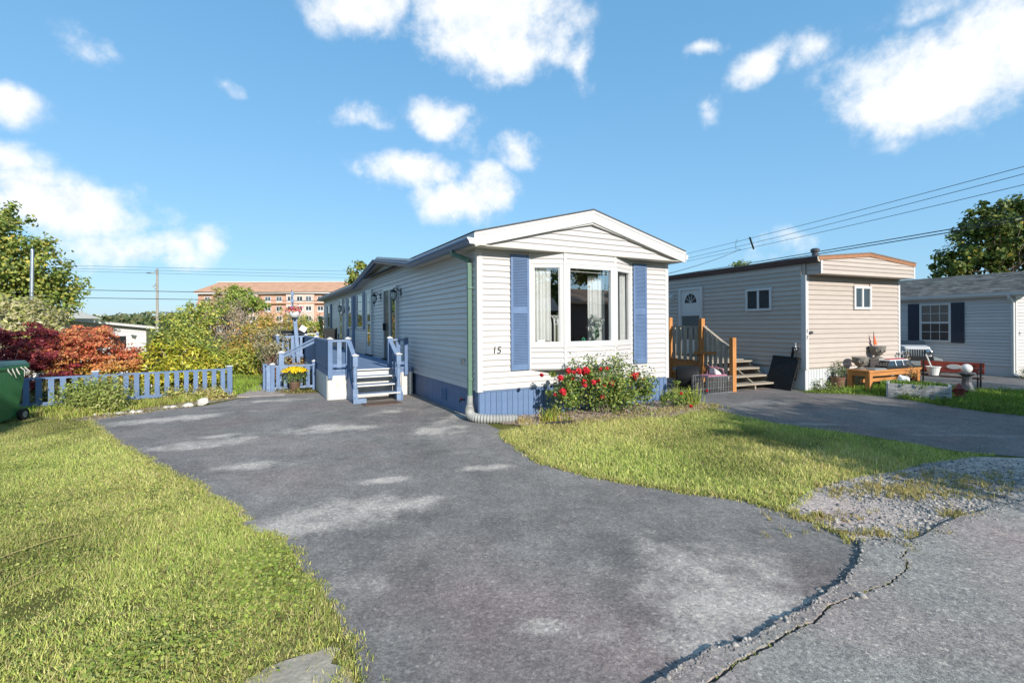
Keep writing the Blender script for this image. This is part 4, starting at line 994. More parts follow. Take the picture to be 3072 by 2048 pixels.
# patio door: dark screened leaf and a glazed leaf
f = MB(); f.box(-.08, -.014, 4.88, 4.95, .62, 2.60); f.box(-.08, -.014, 6.19, 6.26, .62, 2.60); f.box(-.079, -.014, 4.95, 6.19, 2.53, 2.60); f.box(-.079, -.014, 4.95, 6.19, .62, .68); f.box(-.085, -.014, 5.50, 5.57, .68, 2.53)
pd = home.part('patio_door', f, 'frame_white')
home.part('screen', MB().box(-.052, -.03, 5.57, 6.19, .68, 2.53), 'door_dark', pd)
home.part('pane', MB().box(-.05, -.03, 4.95, 5.50, .68, 2.53), 'sky_pane', pd)
home.part('door_handle', MB().box(-.12, -.05, 6.09, 6.13, 1.45, 1.65), 'black_iron', pd, bevel=.006)
home.part('door_step', MB().box(-.12, -.014, 4.9, 6.25, .655, .685), 'black_plastic', pd)
def lantern(y, z, up=True):
    pl = home.part('wall_lantern', MB().box(-.03, -.013, y - .055, y + .055, z - .10, z + .10), 'black_iron', bevel=.01)
    x = -.20
    if up:
        home.part('arm', MB().tube([(-.03, y, z + .0), (-.10, y, z + .07), (-.17, y, z + .10), (x, y, z + .08)], .011, 8), 'black_iron', pl); zt = z + .06
    else:
        home.part('arm', MB().tube([(-.03, y, z - .05), (-.10, y, z - .17), (-.17, y, z - .19), (x, y, z - .16)], .011, 8), 'black_iron', pl); zt = z + .18
    home.part('cap', MB().lathe([(.075, -.075), (.078, -.065), (.05, -.02), (.014, .0), (.010, .03), (.002, .04)], 8, (x, y, zt)), 'black_iron', pl)
    home.part('lamp_glass', MB().lathe([(.038, -.25), (.066, -.17), (.064, -.075)], 8, (x, y, zt)), 'pale_glass', pl)
    cg = MB()
    for k in range(8):
        a = k * math.pi / 4
        cg.tube([(x + r_ * math.cos(a), y + r_ * math.sin(a), zt + dz) for r_, dz in ((.042, -.25), (.070, -.17), (.068, -.075))], .005, 5)
    home.part('cage', cg, 'black_iron', pl)
    home.part('finial', MB().lathe([(.004, -.37), (.010, -.33), (.012, -.29), (.042, -.255), (.044, -.245)], 8, (x, y, zt)), 'black_iron', pl)
lantern(4.62, 2.42); lantern(6.78, 2.44); lantern(13.0, 2.22, False)
# ---- things on the sill and in the room
z_s = 1.226
v = Thing('flower_vase', 'white artificial orchid in a scalloped white pot on the bay sill', 'vase', (2.36, -.12, z_s), HOUSE)
pr_ = [(.045, 0), (.058, .02), (.062, .06), (.055, .10), (.05, .105)]
vb = MB(); vb.lathe(pr_, 20, v.base); v.part('pot', vb, 'pot_white', smooth=True)
st = MB()
for a, h in ((.2, .36), (1.9, .48), (3.4, .30), (5.0, .42)): st.tube([(2.36, -.12, z_s + .09), (2.36 + .03 * math.cos(a), -.12 + .02 * math.sin(a), z_s + h * .6), (2.36 + .10 * math.cos(a), -.12 + .03 * math.sin(a), z_s + h)], .006, 6)
v.part('stem', st, 'green_metal')
for e_ in ((2.30, -.13, z_s + .47, .08, .05, .07), (2.46, -.13, z_s + .42, .09, .05, .05), (2.27, -.13, z_s + .27, .06, .05, .06), (2.38, -.13, z_s + .36, .06, .04, .05)):
    P, Nn, _ = clump_points(60, [e_], 9, .4, .1)
    V, Fq, Cc = leaf_arrays(P, Nn, .065, pick([(.8, .82, .78), (.75, .8, .74)], len(P), None, .04), .8); np_object('blossom', np_mesh('blossom', V - np.array(v.base), Fq, 'petal', Cc), parent=v.o)
P, Nn, _ = clump_points(60, [(2.36, -.12, z_s + .2, .07, .04, .12)], 12, .4, .2)
V, Fq, Cc = leaf_arrays(P, Nn, .09, pick([(.05, .3, .10), (.04, .22, .06)], len(P)), .3); np_object('leaves', np_mesh('leaves', V - np.array(v.base), Fq, 'leaf', Cc), parent=v.o)
g = Thing('letter_rack', 'small mint green toothed rack on the bay sill', 'rack', (1.98, -.13, z_s), HOUSE)
mb = MB(); mb.box(1.86, 2.12, -.15, -.11, z_s, z_s + .02)
g.part('base', mb, 'mint')
tooth = None
for k in range(10):
    if tooth is None: tooth = g.part('tooth', MB().box(1.865, 1.877, -.145, -.115, z_s + .018, z_s + .06), 'mint')
    else: g.same(tooth, k * .022)
g.part('scroll', MB().tube([(2.08, -.13, z_s + .018), (2.09, -.13, z_s + .09), (2.06, -.13, z_s + .12), (2.03, -.13, z_s + .09), (2.05, -.13, z_s + .065)], .010, 7), 'mint')
single('window_card', MB().hexa([(1.13, -.058, z_s), (1.24, -.108, z_s), (1.245, -.095, z_s), (1.135, -.045, z_s)], [(1.13, -.050, z_s + .09), (1.24, -.100, z_s + .09), (1.243, -.096, z_s + .09), (1.133, -.046, z_s + .09)]), 'card', 'small pale card leaning in the left bay window', 'card', (1.13, -.05, z_s), HOUSE)
single('trinket_box', MB().box(1.26, 1.35, -.115, -.07, z_s, z_s + .05).box(1.275, 1.335, -.108, -.078, z_s + .0495, z_s + .075), 'terracotta', 'small brown trinket box beside the pale card', 'box', (1.3, -.1, z_s), HOUSE)
ch = Thing('slatted_chair', 'white slatted chair back standing behind the bay sill', 'chair', (1.85, .45, .54), HOUSE)
sl = None
for k in range(6):
    x = 1.62 + k * .085
    c_ = MB(); c_.tube([(x, .42, .55), (x, .42, 1.60), (x - .01, .43, 1.70), (x - .035, .47, 1.75), (x - .07, .5, 1.75)], .02, 8)
    if sl is None: sl = ch.part('slat', c_, 'pot_white')
    else: ch.same(sl, k * .085)
ch.part('seat', MB().box(1.56, 2.1, .42, .86, .98, 1.02), 'pot_white')
for x in (1.58, 2.06): ch.part('leg', MB().box(x, x + .04, .8, .84, .54, .98), 'pot_white')

# ================================================================== blue deck
DZ = .64
deck = Thing('deck', 'blue painted timber deck with white skirt panels and front steps', 'deck', (-.95, 3.6, 0), HOUSE)
D0, D1, DS = 3.60, 18.6, -1.87
first = None
for k in range(13):
    w = 1.85 / 13
    if first is None: first = deck.part('deck_board', MB().box(DS, DS + w - .006, D0 - .03, D1, DZ - .03, DZ), 'blue_worn')
    else: deck.same(first, k * w)
deck.part('rim_joist', MB().box(DS, -.02, D0 - .012, D0 + .03, DZ - .15, DZ - .032), 'blue_paint')
deck.part('rim_joist', MB().box(DS - .01, DS + .03, D0, D1, DZ - .15, DZ - .032), 'blue_paint')
ldeck = MB().box(-2.65, DS - .012, 8.75, 13.5, DZ - .03, DZ); deck.part('deck_wing', ldeck, 'blue_worn')
upright_boards(deck, 'y-', D0 - .014, DS - .012, -1.46, .0, DZ - .12, 'white_panel', .4, 'skirt_panel', gap=.003)
upright_boards(deck, 'y-', D0 + .012, -1.46, -.56, .0, DZ - .12, 'white_panel', .15, 'skirt_panel')
upright_boards(deck, 'y-', D0 - .012, -.56, -.04, .0, DZ - .12, 'white_panel', .26, 'skirt_panel', gap=.003)
upright_boards(deck, 'x-', DS - .014, D0, 8.7, .0, DZ - .12, 'white_panel', .6, 'skirt_panel', gap=.003)
def post(th, x, y, z0, z1, w=.092, mat='blue_paint', cap=True):
    p = th.part('post', MB().box(x - w / 2, x + w / 2, y - w / 2, y + w / 2, z0, z1), mat, bevel=.004)
    if cap:
        c = MB(); c.box(x - w * .66, x + w * .66, y - w * .66, y + w * .66, z1, z1 + .018)
        c.hexa([(x - w * .55, y - w * .55, z1 + .018), (x + w * .55, y - w * .55, z1 + .018), (x + w * .55, y + w * .55, z1 + .018), (x - w * .55, y + w * .55, z1 + .018)], [(x - .012, y - .012, z1 + .045), (x + .012, y - .012, z1 + .045), (x + .012, y + .012, z1 + .045), (x - .012, y + .012, z1 + .045)])
        th.part('post_cap', c, 'trim_white', p)
    return p
RZ = 1.30
for x in (-1.84, -1.475, -.575, -.20): post(deck, x, D0 - .055, .46, RZ)
for x0, x1 in ((-1.794, -1.521), (-.529, -.246)):
    deck.part('rail', MB().box(x0 - .03, x1 + .03, D0 - .10, D0 - .02, RZ - .055, RZ - .015), 'blue_worn')
    deck.part('rail', MB().box(x0, x1, D0 - .075, D0 - .04, .70, .77), 'blue_paint')
deck.part('baluster', MB().box(-1.70, -1.61, D0 - .08, D0 - .058, .70, RZ - .05), 'blue_worn')
deck.part('baluster', MB().box(-.43, -.34, D0 - .08, D0 - .058, .70, RZ - .05), 'blue_paint')
# side rail of close-set boards
post(deck, -1.85, 5.93, .0, RZ); post(deck, -1.85, 8.78, .0, RZ)
deck.part('rail', MB().box(-1.895, -1.815, 3.6, 8.78, RZ - .05, RZ - .012), 'blue_worn')
deck.part('rail', MB().box(-1.87, -1.84, 3.6, 8.75, .66, .72), 'blue_paint')
first = None; k = 0; y = 3.70
while y < 8.7:
    if not (5.84 < y < 6.02 or y + .1 > 8.74):
        if first is None: first = deck.part('baluster', MB().box(-1.885, -1.862, y, y + .11, .665, RZ - .045), 'blue_paint'); y00 = y
        else: deck.same(first, 0, y - y00)
    y += .148
# rail of the deck wing, facing the drive
post(deck, -2.62, 8.72, .0, RZ); post(deck, -2.2, 8.74, .0, RZ, cap=False)
deck.part('rail', MB().box(-2.66, -1.88, 8.68, 8.76, RZ - .05, RZ - .012), 'blue_worn'); deck.part('rail', MB().box(-2.6, -1.9, 8.70, 8.74, .66, .72), 'blue_paint')
for k in range(5): deck.part('baluster', MB().box(-2.52 + k * .125, -2.45 + k * .125, 8.67, 8.692, .66, RZ - .045), 'blue_worn')
post(deck, -2.62, 13.4, .0, RZ); deck.part('rail', MB().box(-2.66, -2.58, 8.76, 13.4, RZ - .05, RZ - .012), 'blue_worn'); deck.part('rail', MB().box(-2.62, -1.0, 13.38, 13.44, RZ - .05, RZ - .012), 'trim_white')
for k in range(28): deck.part('baluster', MB().box(-2.665, -2.645, 8.9 + k * .16, 9.0 + k * .16, .66, RZ - .045), 'blue_paint')
post(deck, -1.0, 13.4, DZ, RZ)
# front steps
for k, (t, z) in enumerate(((2.80, .155), (3.02, .315), (3.20, .475), (3.40, .615))):
    tr = deck.part('tread', MB().box(-1.42 + .0, -.545, t, t + .235, z, z + .035), 'blue_worn', bevel=.006)
    deck.part('nosing', MB().box(-1.425, -.54, t - .012, t - .001, z + .006, z + .033), 'trim_white', tr)
for x in (-1.47, -.50):
    deck.part('stringer', MB().extrude_x([(2.80, .0), (3.55, .0), (3.55, .60), (3.38, .60), (2.80, .14)], x - .02, x + .02), 'blue_paint')
deck.part('step_riser', MB().box(-1.44, -.53, 3.46, 3.48, .03, .60), 'white_panel')
def newel(x, y, h):
    sq = MB().box(x - .05, x + .05, y - .05, y + .05, .0, .30); p = deck.part('newel_post', sq, 'blue_worn', bevel=.004)
    deck.part('turned_shaft', MB().lathe([(.044, .30), (.05, .32), (.034, .34), (.048, .36), (.036, .39), (.034, .46), (.045, .58), (.043, .66), (.034, .70), (.05, .72), (.034, .745), (.044, .76)], 14, (x, y, 0)), 'blue_worn', p, True)
    deck.part('newel_block', MB().box(x - .048, x + .048, y - .048, y + .048, .755, h), 'blue_worn', p, bevel=.004)
    c = MB(); c.box(x - .066, x + .066, y - .066, y + .066, h, h + .02); c.hexa([(x - .055, y - .055, h + .02), (x + .055, y - .055, h + .02), (x + .055, y + .055, h + .02), (x - .055, y + .055, h + .02)], [(x - .01, y - .01, h + .045), (x + .01, y - .01, h + .045), (x + .01, y + .01, h + .045), (x - .01, y + .01, h + .045)])
    deck.part('post_cap', c, 'trim_white', p)
newel(-1.45, 2.86, .97); newel(-.56, 2.86, .97)
for x in (-1.45, -.56):
    deck.part('hand_rail', MB().bar((x, 2.88, .90), (x, 3.53, 1.24), .088, .035), 'blue_worn')
    deck.part('hand_rail', MB().bar((x, 2.89, .82), (x, 3.50, 1.14), .03, .08), 'blue_paint')
    deck.part('baluster', MB().box(x - .02, x + .02, 3.2, 3.24, .34, 1.0), 'blue_worn')
deck.part('step_foot', MB().box(-1.50, -1.24, 2.78, 2.92, .0, .10), 'blue_worn')
# side steps with long handrail
sdn = MB().box(-2.70, -2.58, 6.24, 6.36, .0, .90); sp_ = deck.part('newel_post', sdn, 'blue_worn', bevel=.006)
deck.part('post_cap', MB().box(-2.72, -2.56, 6.22, 6.38, .90, .93).hexa([(-2.70, 6.24, .93), (-2.58, 6.24, .93), (-2.58, 6.36, .93), (-2.70, 6.36, .93)], [(-2.65, 6.29, .96), (-2.63, 6.29, .96), (-2.63, 6.31, .96), (-2.65, 6.31, .96)]), 'trim_white', sp_)
deck.part('hand_rail', MB().bar((-2.62, 6.28, .86), (-1.87, 5.93, 1.27), .08, .035), 'blue_worn'); deck.part('hand_rail', MB().bar((-2.62, 6.28, .79), (-1.87, 5.93, 1.19), .03, .06), 'blue_worn')
for k in range(3): deck.part('tread', MB().box(-2.62 + k * .24, -2.36 + k * .24, 6.02, 7.0, .13 + k * .16, .165 + k * .16), 'blue_worn')
deck.part('landing', MB().box(-2.64, -1.90, 7.02, 8.66, .42, .46), 'deck_grey'); deck.part('landing_skirt', MB().box(-2.62, -2.58, 7.02, 8.66, .0, .42), 'blue_paint')
deck.part('landing_skirt', MB().box(-2.62, -1.9, 7.0, 7.04, .0, .42), 'blue_paint')
single('door_mat', MB().box(-1.36, -.62, 2.34, 2.72, .008, .022), 'pot_brown', 'thin brown mat on the asphalt below the deck steps', 'mat', (-1.0, 2.5, .008), HOUSE)
# ---- planter fence in front of the side steps
pf = Thing('planter_fence', 'low blue slatted planter fence with cross-braced end beside the deck', 'fence', (-2.4, 5.6, 0), HOUSE)
post(pf, -2.87, 5.62, .0, .66); post(pf, -1.93, 5.66, .0, .70, cap=True)
pf.part('rail', MB().box(-2.87, -1.9, 5.59, 5.66, .60, .635), 'blue_worn'); pf.part('rail', MB().box(-2.83, -1.97, 5.61, 5.65, .06, .12), 'blue_worn')
for k in range(5): pf.part('slat', MB().box(-2.79 + k * .165, -2.70 + k * .165, 5.585, 5.608, .07, .605), 'blue_worn' if k % 2 else 'blue_paint')
post(pf, -3.02, 6.02, .0, .66, cap=False); pf.part('rail', MB().bar((-2.88, 5.64, .62), (-3.02, 6.02, .62), .06, .035), 'blue_worn'); pf.part('rail', MB().bar((-2.88, 5.64, .09), (-3.02, 6.02, .09), .04, .06), 'blue_worn')
pf.part('cross_brace', MB().bar((-2.89, 5.67, .10), (-3.01, 6.0, .60), .02, .035), 'blue_worn'); pf.part('cross_brace', MB().bar((-2.885, 5.67, .60), (-3.005, 6.0, .10), .02, .035), 'blue_worn')
pf.part('end_board', MB().box(-3.0, -2.92, 5.55, 5.60, .02, .65), 'blue_worn')
# ---- post with flower bowl and furled flag
fp = Thing('flower_post', 'leaning blue post carrying a white bowl of pink flowers above the deck rail', 'post', (-2.06, 8.62, .46), HOUSE)
bx_, by_ = -2.06, 8.62
fp.part('post', MB().bar((bx_, by_, .46), (bx_ - .10, by_, 1.80), .105, .105, (0, 1, 0)), 'blue_worn', bevel=.006)
px_ = bx_ - .105
fp.part('bracket', MB().lathe([(.055, 1.72), (.07, 1.78), (.08, 1.83)], 12, (px_, by_, 0)), 'navy')
fp.part('bowl', MB().lathe([(.06, 1.83), (.12, 1.86), (.15, 1.93), (.165, 2.02), (.15, 2.02), (.12, 1.97)], 20, (px_, by_, 0)), 'pot_white', smooth=True)
P, Nn, _ = clump_points(420, [(px_, by_, 2.08, .24, .2, .09)], 40, .22, .3)
V, Fq, Cc = leaf_arrays(P, Nn, .055, pick([(.75, .10, .22), (.8, .25, .2), (.25, .33, .06), (.7, .35, .25), (.6, .1, .15)], len(P)), .7)
np_object('flowers', np_mesh('flowers', V - np.array(fp.base), Fq, 'petal', Cc), parent=fp.o)['kind'] = 'stuff'
fl = MB()
for k in range(8): 
    z = 2.10 + k * .075; r_ = .035 + .018 * math.sin(k * 2.4)
    if k == 0: prof = []
    prof.append((r_ if k < 7 else .03, z))
fp.part('furled_flag', MB().lathe(prof, 7, (px_ - .06, by_ + .02, 0), 1, .5), 'blue_worn')
fp.part('flag_pole', MB().tube([(px_ - .03, by_, 1.9), (px_ - .08, by_ + .02, 2.66)], .012, 6), 'navy')
bh = Thing('bird_house', 'small white bird house hung tilted on the blue post', 'bird house', (bx_ + .12, by_ - .04, 1.42), HOUSE)
c0 = Vector((bx_ + .13, by_ - .06, 1.50))
bh.part('box', MB().bar(c0 + Vector((-.09, 0, .05)), c0 + Vector((.07, 0, -.05)), .16, .17, (0, 0, 1)), 'pot_white', bevel=.01)
bh.part('hook', MB().tube([(bx_ - .01, by_ - .03, 1.60), (bx_ + .06, by_ - .05, 1.60), c0 + Vector((0, 0, .05))], .008, 6), 'black_iron')
# ---- deck furniture
q = Thing('barbecue', 'black covered barbecue behind the rail of the deck wing', 'barbecue', (-2.3, 9.6, DZ), HOUSE)
q.part('lid', MB().extrude_x([(9.25, 1.2), (9.25, 1.34), (9.35, 1.43), (9.7, 1.44), (9.85, 1.36), (9.85, 1.2)], -2.58, -1.75), 'black_plastic', bevel=.02)
q.part('cabinet', MB().box(-2.5, -1.85, 9.3, 9.8, DZ, 1.2), 'black_plastic')
q.part('lid_handle', MB().tube([(-2.4, 9.22, 1.33), (-1.95, 9.22, 1.33)], .014, 8), 'steel')
c = Thing('patio_chair', 'black metal patio chair against the home wall on the deck', 'chair', (-.62, 12.7, DZ), HOUSE)
c.part('seat', MB().box(-.82, -.34, 12.45, 12.92, 1.0, 1.04), 'black_plastic')
c.part('backrest', MB().box(-.84, -.32, 12.90, 12.94, 1.06, 1.46), 'black_plastic')
for x in (-.84, -.35):
    for y in (12.46, 12.91): c.part('leg', MB().box(x, x + .03, y, y + .03, DZ, 1.22 if y < 12.7 else 1.5), 'black_iron')
    c.part('arm', MB().box(x - .01, x + .04, 12.44, 12.94, 1.22, 1.25), 'black_iron')
# ---- blue picket fence on the left
A, Bp, Cp, Dp = Vector((-6.40, 10.86, 0)), Vector((-8.27, 9.52, 0)), Vector((-10.14, 8.19, 0)), Vector((-11.2, 7.43, 0))
pk = Thing('picket_fence', 'low blue picket fence with white capped posts behind the weedy bed', 'fence', tuple(A))
fa = math.atan2((Bp - A).y, (Bp - A).x)
def oriented_box(c, d, l, w, z0, z1):
    n_ = Vector((-d.y, d.x, 0)); mb = MB()
    q4 = [c - d * l / 2 - n_ * w / 2, c + d * l / 2 - n_ * w / 2, c + d * l / 2 + n_ * w / 2, c - d * l / 2 + n_ * w / 2]
    return mb.hexa([(p.x, p.y, z0) for p in q4], [(p.x, p.y, z1) for p in q4])
d_ = (Bp - A).normalized(); nf = Vector((-d_.y, d_.x, 0))
if nf.y > 0: nf = -nf
for p, z in ((A, .68), (Bp, .70), (Cp, .70)):
    po = pk.part('post', oriented_box(p, d_, .10, .10, -.02, z), 'blue_paint', bevel=.004)
    pk.part('post_cap', oriented_box(p, d_, .125, .125, z, z + .022), 'trim_white', po, bevel=.006)
pick_mesh = None
for i, (p, q) in enumerate(((A, Bp), (Bp, Cp), (Cp, Dp))):
    ln = (q - p).length; mid = (p + q) / 2; l = ln - .10 if i < 2 else ln
    pk.part('rail', oriented_box(mid + nf * -.012, d_, l, .075, .605, .64), 'blue_paint')
    pk.part('rail', oriented_box(mid, d_, l, .035, .10, .17), 'blue_paint')
    n = 13 if i < 2 else 6
    for k in range(n):
        c_ = p + d_ * (.05 + (ln - .1) * (k + .5) / n) + nf * .030
        if pick_mesh is None:
            pick_mesh = pk.part('picket', oriented_box(c_, d_, .085, .02, .10, .607), 'blue_paint'); c0_ = c_.copy()
        else:
            o_ = pk.same(pick_mesh, c_.x - c0_.x, c_.y - c0_.y); o_.rotation_euler = (random.Random(k + i * 40).uniform(-.008, .008), 0, 0)

# ================================================================== beige trailer (number 17)
GW, GL = 3.65, 15.0
tr = Thing('trailer', 'beige vinyl clad trailer with brown roof edge and boxed front overhang', 'house', (0, 0, 0), GRAY)
w = MB(); w.box(.012, GW, .012, GL, .5, 2.70); tr.part('wall', w, 'siding_beige')
w = MB(); w.box(.03, GW - .02, .03, GL, -.03, .5); tr.part('foundation', w, 'skirt_white')
siding_face(tr, 'y-', 0, .07, GW - .05, .53, 2.715, 'siding_beige', .115, holes=[(1.74, 2.42, 1.93, 2.51)])
siding_face(tr, 'x-', 0, .09, GL, .53, 2.98, 'siding_beige', .115)
w = MB(); w.box(.012, .2, .012, GL, 2.69, 2.99); tr.part('wall_top', w, 'siding_beige')
upright_boards(tr, 'y-', .03, .01, GW - .02, -.03, .535, 'skirt_white', .1); upright_boards(tr, 'x-', .03, .02, 3.0, -.03, .535, 'skirt_white', .1)
cb = MB(); cb.box(-.022, .075, -.024, .0, .5, 2.715); cb.box(-.0215, .0, .0, .095, .5, 2.715); tr.part('corner_board', cb, 'trim_white')
cb = MB(); cb.box(GW - .06, GW + .02, -.024, .0, .5, 2.715); cb.box(GW, GW + .02, .0, .08, .5, 2.715); tr.part('corner_board', cb, 'trim_white')
# overhang
PF = -.33
def tz(x): return 3.10 + (.17 * (1 - abs(x - GW / 2) / (GW / 2)))
ov = MB(); ov.add([(.05, PF + .012, 2.72), (GW, PF + .012, 2.72), (GW, PF + .012, 3.10), (GW / 2, PF + .012, 3.27), (.05, PF + .012, 3.10), (.05, .011, 2.72), (GW, .011, 2.72), (GW, .011, 3.10), (GW / 2, .011, 3.27), (.05, .011, 3.10)],
                  [(0, 1, 2, 3, 4), (9, 8, 7, 6, 5), (0, 5, 6, 1), (1, 6, 7, 2), (4, 9, 5, 0)])
tr.part('overhang', ov, 'siding_beige')
siding_face(tr, 'y-', PF, .06, GW + .0, 2.72, 3.02, 'siding_beige', .10)
siding_face(tr, 'y-', PF, .06, GW, 3.02, 3.20, 'siding_beige', .10, clip=lambda z: (.06 + max(0, (z - 3.02) / .17) * GW / 2, GW - max(0, (z - 3.02) / .17) * GW / 2))
tr.part('overhang_trim', MB().box(.04, .10, PF - .022, PF, 2.72, 3.04), 'trim_white'); tr.part('overhang_trim', MB().box(GW - .02, GW + .05, PF - .022, .0, 2.72, 3.06), 'trim_white')
siding_face(tr, 'x-', .055, PF + .02, -.02, 2.72, 3.04, 'siding_beige', .10)
for xa, xb in ((-.06, GW / 2), (GW + .06, GW / 2)):
    f = MB(); f.hexa([(xa, PF - .035, 3.02), (xb, PF - .035, 3.19), (xb, PF - .005, 3.19), (xa, PF - .005, 3.02)], [(xa, PF - .035, 3.105), (xb, PF - .035, 3.275), (xb, PF - .005, 3.275), (xa, PF - .005, 3.105)]); tr.part('fascia_board', f, 'brown_trim')
    f = MB(); f.hexa([(xa, PF - .05, 3.105), (xb, PF - .05, 3.275), (xb, GL, 3.275), (xa, GL, 3.105)], [(xa, PF - .05, 3.13), (xb, PF - .05, 3.30), (xb, GL, 3.30), (xa, GL, 3.13)]); tr.part('roof', f, 'roof_grey')
tr.part('gutter', MB().extrude_y([(-.005, 2.985), (-.07, 3.0), (-.09, 3.10), (-.005, 3.10)], PF - .02, GL), 'brown_gutter')
tr.part('gutter_end_cap', MB().extrude_y([(-.003, 2.983), (-.075, 2.998), (-.095, 3.105), (-.003, 3.105)], PF - .03, PF - .02), 'soffit_tan')
tr.part('chimney_pipe', MB().lathe([(.07, 3.1), (.07, 3.34), (.10, 3.36), (.10, 3.42), (.06, 3.44)], 12, (.86, .35, 0)), 'bronze')
# front window
def front_window(th, x0, x1, z0, z1, y, cols=2, mat='dark_pane'):
    f = MB(); w = .065
    f.box(x0, x0 + w, y - .05, y, z0, z1); f.box(x1 - w, x1, y - .05, y, z0, z1); f.box(x0 + w, x1 - w, y - .049, y, z0, z0 + w); f.box(x0 + w, x1 - w, y - .049, y, z1 - w, z1)
    for k in range(1, cols):
        c = x0 + (x1 - x0) * k / cols; f.box(c - .03, c + .03, y - .045, y, z0 + w, z1 - w)
    wd = th.part('window', f, 'frame_white', bevel=.002)
    for k in range(cols):
        a = x0 + (x1 - x0) * k / cols + (.03 if k else w); c = x0 + (x1 - x0) * (k + 1) / cols - (.03 if k < cols - 1 else w)
        th.part('pane', MB().box(a, c, y - .022, y - .018, z0 + w, z1 - w), 'glass_dark', wd)
        th.part('curtain', curtain(a, a + (c - a) * .62, y + .02, y + .02, z0 + w, z1 - w, 3, .010), 'curtain', wd)
    th.part('recess', MB().box(x0 + .01, x1 - .01, y + .05, y + .06, z0, z1), 'interior', wd)
    return wd
front_window(tr, 1.73, 2.42, 1.92, 2.51, -.004)
me = text_mesh('1', .13, .004, 0); me2 = text_mesh('7', .13, .004, 0)
for m_, z in ((me, 1.36), (me2, 1.20)):
    m_.materials.append(MATS['number_dark']); o = bpy.data.objects.new('house_number', m_); COL.objects.link(o); o.parent = tr.o; o.location = (-.015, -.0275, z); o.rotation_euler = (R(90), 0, 0)
pl = tr.part('name_plaque', MB().lathe([(.065, 0), (.075, .008), (.065, .016)], 14, (0, 0, 0), 1.0, .5), 'bronze')
pl.rotation_euler = (R(90), 0, 0); pl.location = (.155, -.022, 1.365)
# side window, door, lamp
f = MB(); f.box(-.05, -.0, .86, .92, 1.91, 2.49); f.box(-.05, 0, 1.57, 1.63, 1.91, 2.49); f.box(-.049, 0, .92, 1.57, 1.91, 1.97); f.box(-.049, 0, .92, 1.57, 2.43, 2.49); f.box(-.046, 0, 1.22, 1.28, 1.97, 2.43)
wd = tr.part('window', f, 'frame_white', bevel=.002)
tr.part('pane', MB().box(-.03, -.024, .92, 1.22, 1.97, 2.43), 'dark_pane', wd); tr.part('pane', MB().box(-.03, -.024, 1.28, 1.57, 1.97, 2.43), 'dark_pane', wd)
f = MB(); f.box(-.07, 0, 3.13, 3.22, .68, 2.69); f.box(-.07, 0, 4.0, 4.09, .68, 2.69); f.box(-.069, 0, 3.22, 4.0, 2.61, 2.69); f.box(-.06, 0, 3.22, 4.0, 1.83, 1.89)
dr = tr.part('door', f, 'frame_white'); tr.part('leaf', MB().box(-.035, -.0, 3.22, 4.0, .68, 2.61), 'trim_white', dr)
fan = MB(); fan.v = [(-.037, 3.61, 2.22)] + [(-.037, 3.61 + .24 * math.cos(a), 2.22 + .28 * math.sin(a)) for a in np.linspace(0, math.pi, 13)]; fan.f = [(0, i, i + 1) for i in range(1, 13)]
tr.part('fanlight', fan, 'dark_pane', dr)
for a in np.linspace(0, math.pi, 6)[1:-1]: tr.part('glazing_bar', MB().bar((-.042, 3.61, 2.22), (-.042, 3.61 + .24 * math.cos(a), 2.22 + .28 * math.sin(a)), .014, .008, (1, 0, 0)), 'frame_white', dr)
tr.part('pane', MB().box(-.046, -.04, 3.26, 3.96, 1.12, 1.82), 'sky_pane', dr)
lp = tr.part('porch_light', MB().box(-.05, -.012, 4.33, 4.5, 2.34, 2.52), 'frame_white', bevel=.01); tr.part('bulb_cover', MB().ball((-.09, 4.41, 2.44), .06, 8), 'pale_glass', lp, True)
# ---- cedar steps and landing
sd = Thing('wooden_steps', 'cedar porch landing and steps with weathered railing beside the beige trailer', 'steps', (-.85, 2.6, 0), GRAY)
LZ = .66
for k in range(9): sd.part('deck_board', MB().box(-1.56 + k * .172, -1.395 + k * .172, 1.56, 4.3, LZ - .04, LZ), 'grey_wood')
sd.part('fascia_board', MB().box(-1.62, -1.58, 1.56, 4.3, .42, LZ), 'cedar_h'); sd.part('fascia_board', MB().box(-1.64, -1.60, 2.1, 4.3, .28, .35), 'cedar_h'); sd.part('skirt_plank', MB().box(-1.60, -1.56, 2.4, 3.2, .0, .28), 'cedar'); sd.part('footing', MB().box(-1.74, -1.5, 2.55, 3.1, 0, .12), 'concrete')
for x, y, h in ((-1.63, 1.57, 1.72), (-1.63, 2.72, 1.76), (-1.63, .62, 1.26), (-1.63, 4.2, 1.76)):
    sd.part('post', MB().box(x - .055, x + .055, y - .055, y + .055, .0, h), 'cedar', bevel=.006)
sd.part('rail', MB().box(-1.62, -1.53, 1.5, 4.25, 1.49, 1.53), 'grey_wood'); sd.part('rail', MB().box(-1.60, -1.57, 1.6, 4.2, .74, .82), 'grey_wood')
for k in range(11):
    if abs(1.68 + k * .2 + .05 - 2.72) > .1: sd.part('baluster', MB().box(-1.66, -1.63, 1.68 + k * .2, 1.78 + k * .2, .64 + .03 * (k % 3 == 1), 1.49), 'grey_wood')
sd.part('hand_rail', MB().bar((-1.6, 1.54, 1.52), (-1.6, .66, .97), .09, .04), 'grey_wood_h'); sd.part('hand_rail', MB().bar((-1.6, 1.54, .60), (-1.6, .66, .14), .03, .09), 'grey_wood_h')
for k in range(5):
    y = 1.43 - k * .155; zt = 1.50 - (1.54 - y) * .625; sd.part('baluster', MB().box(-1.655, -1.63, y - .045, y + .045, zt - .86, zt), 'grey_wood')
for k in range(4): sd.part('tread', MB().box(-1.58, -.12, .60 + k * .24, .88 + k * .24, .12 + k * .16, .16 + k * .16), 'grey_wood_h')
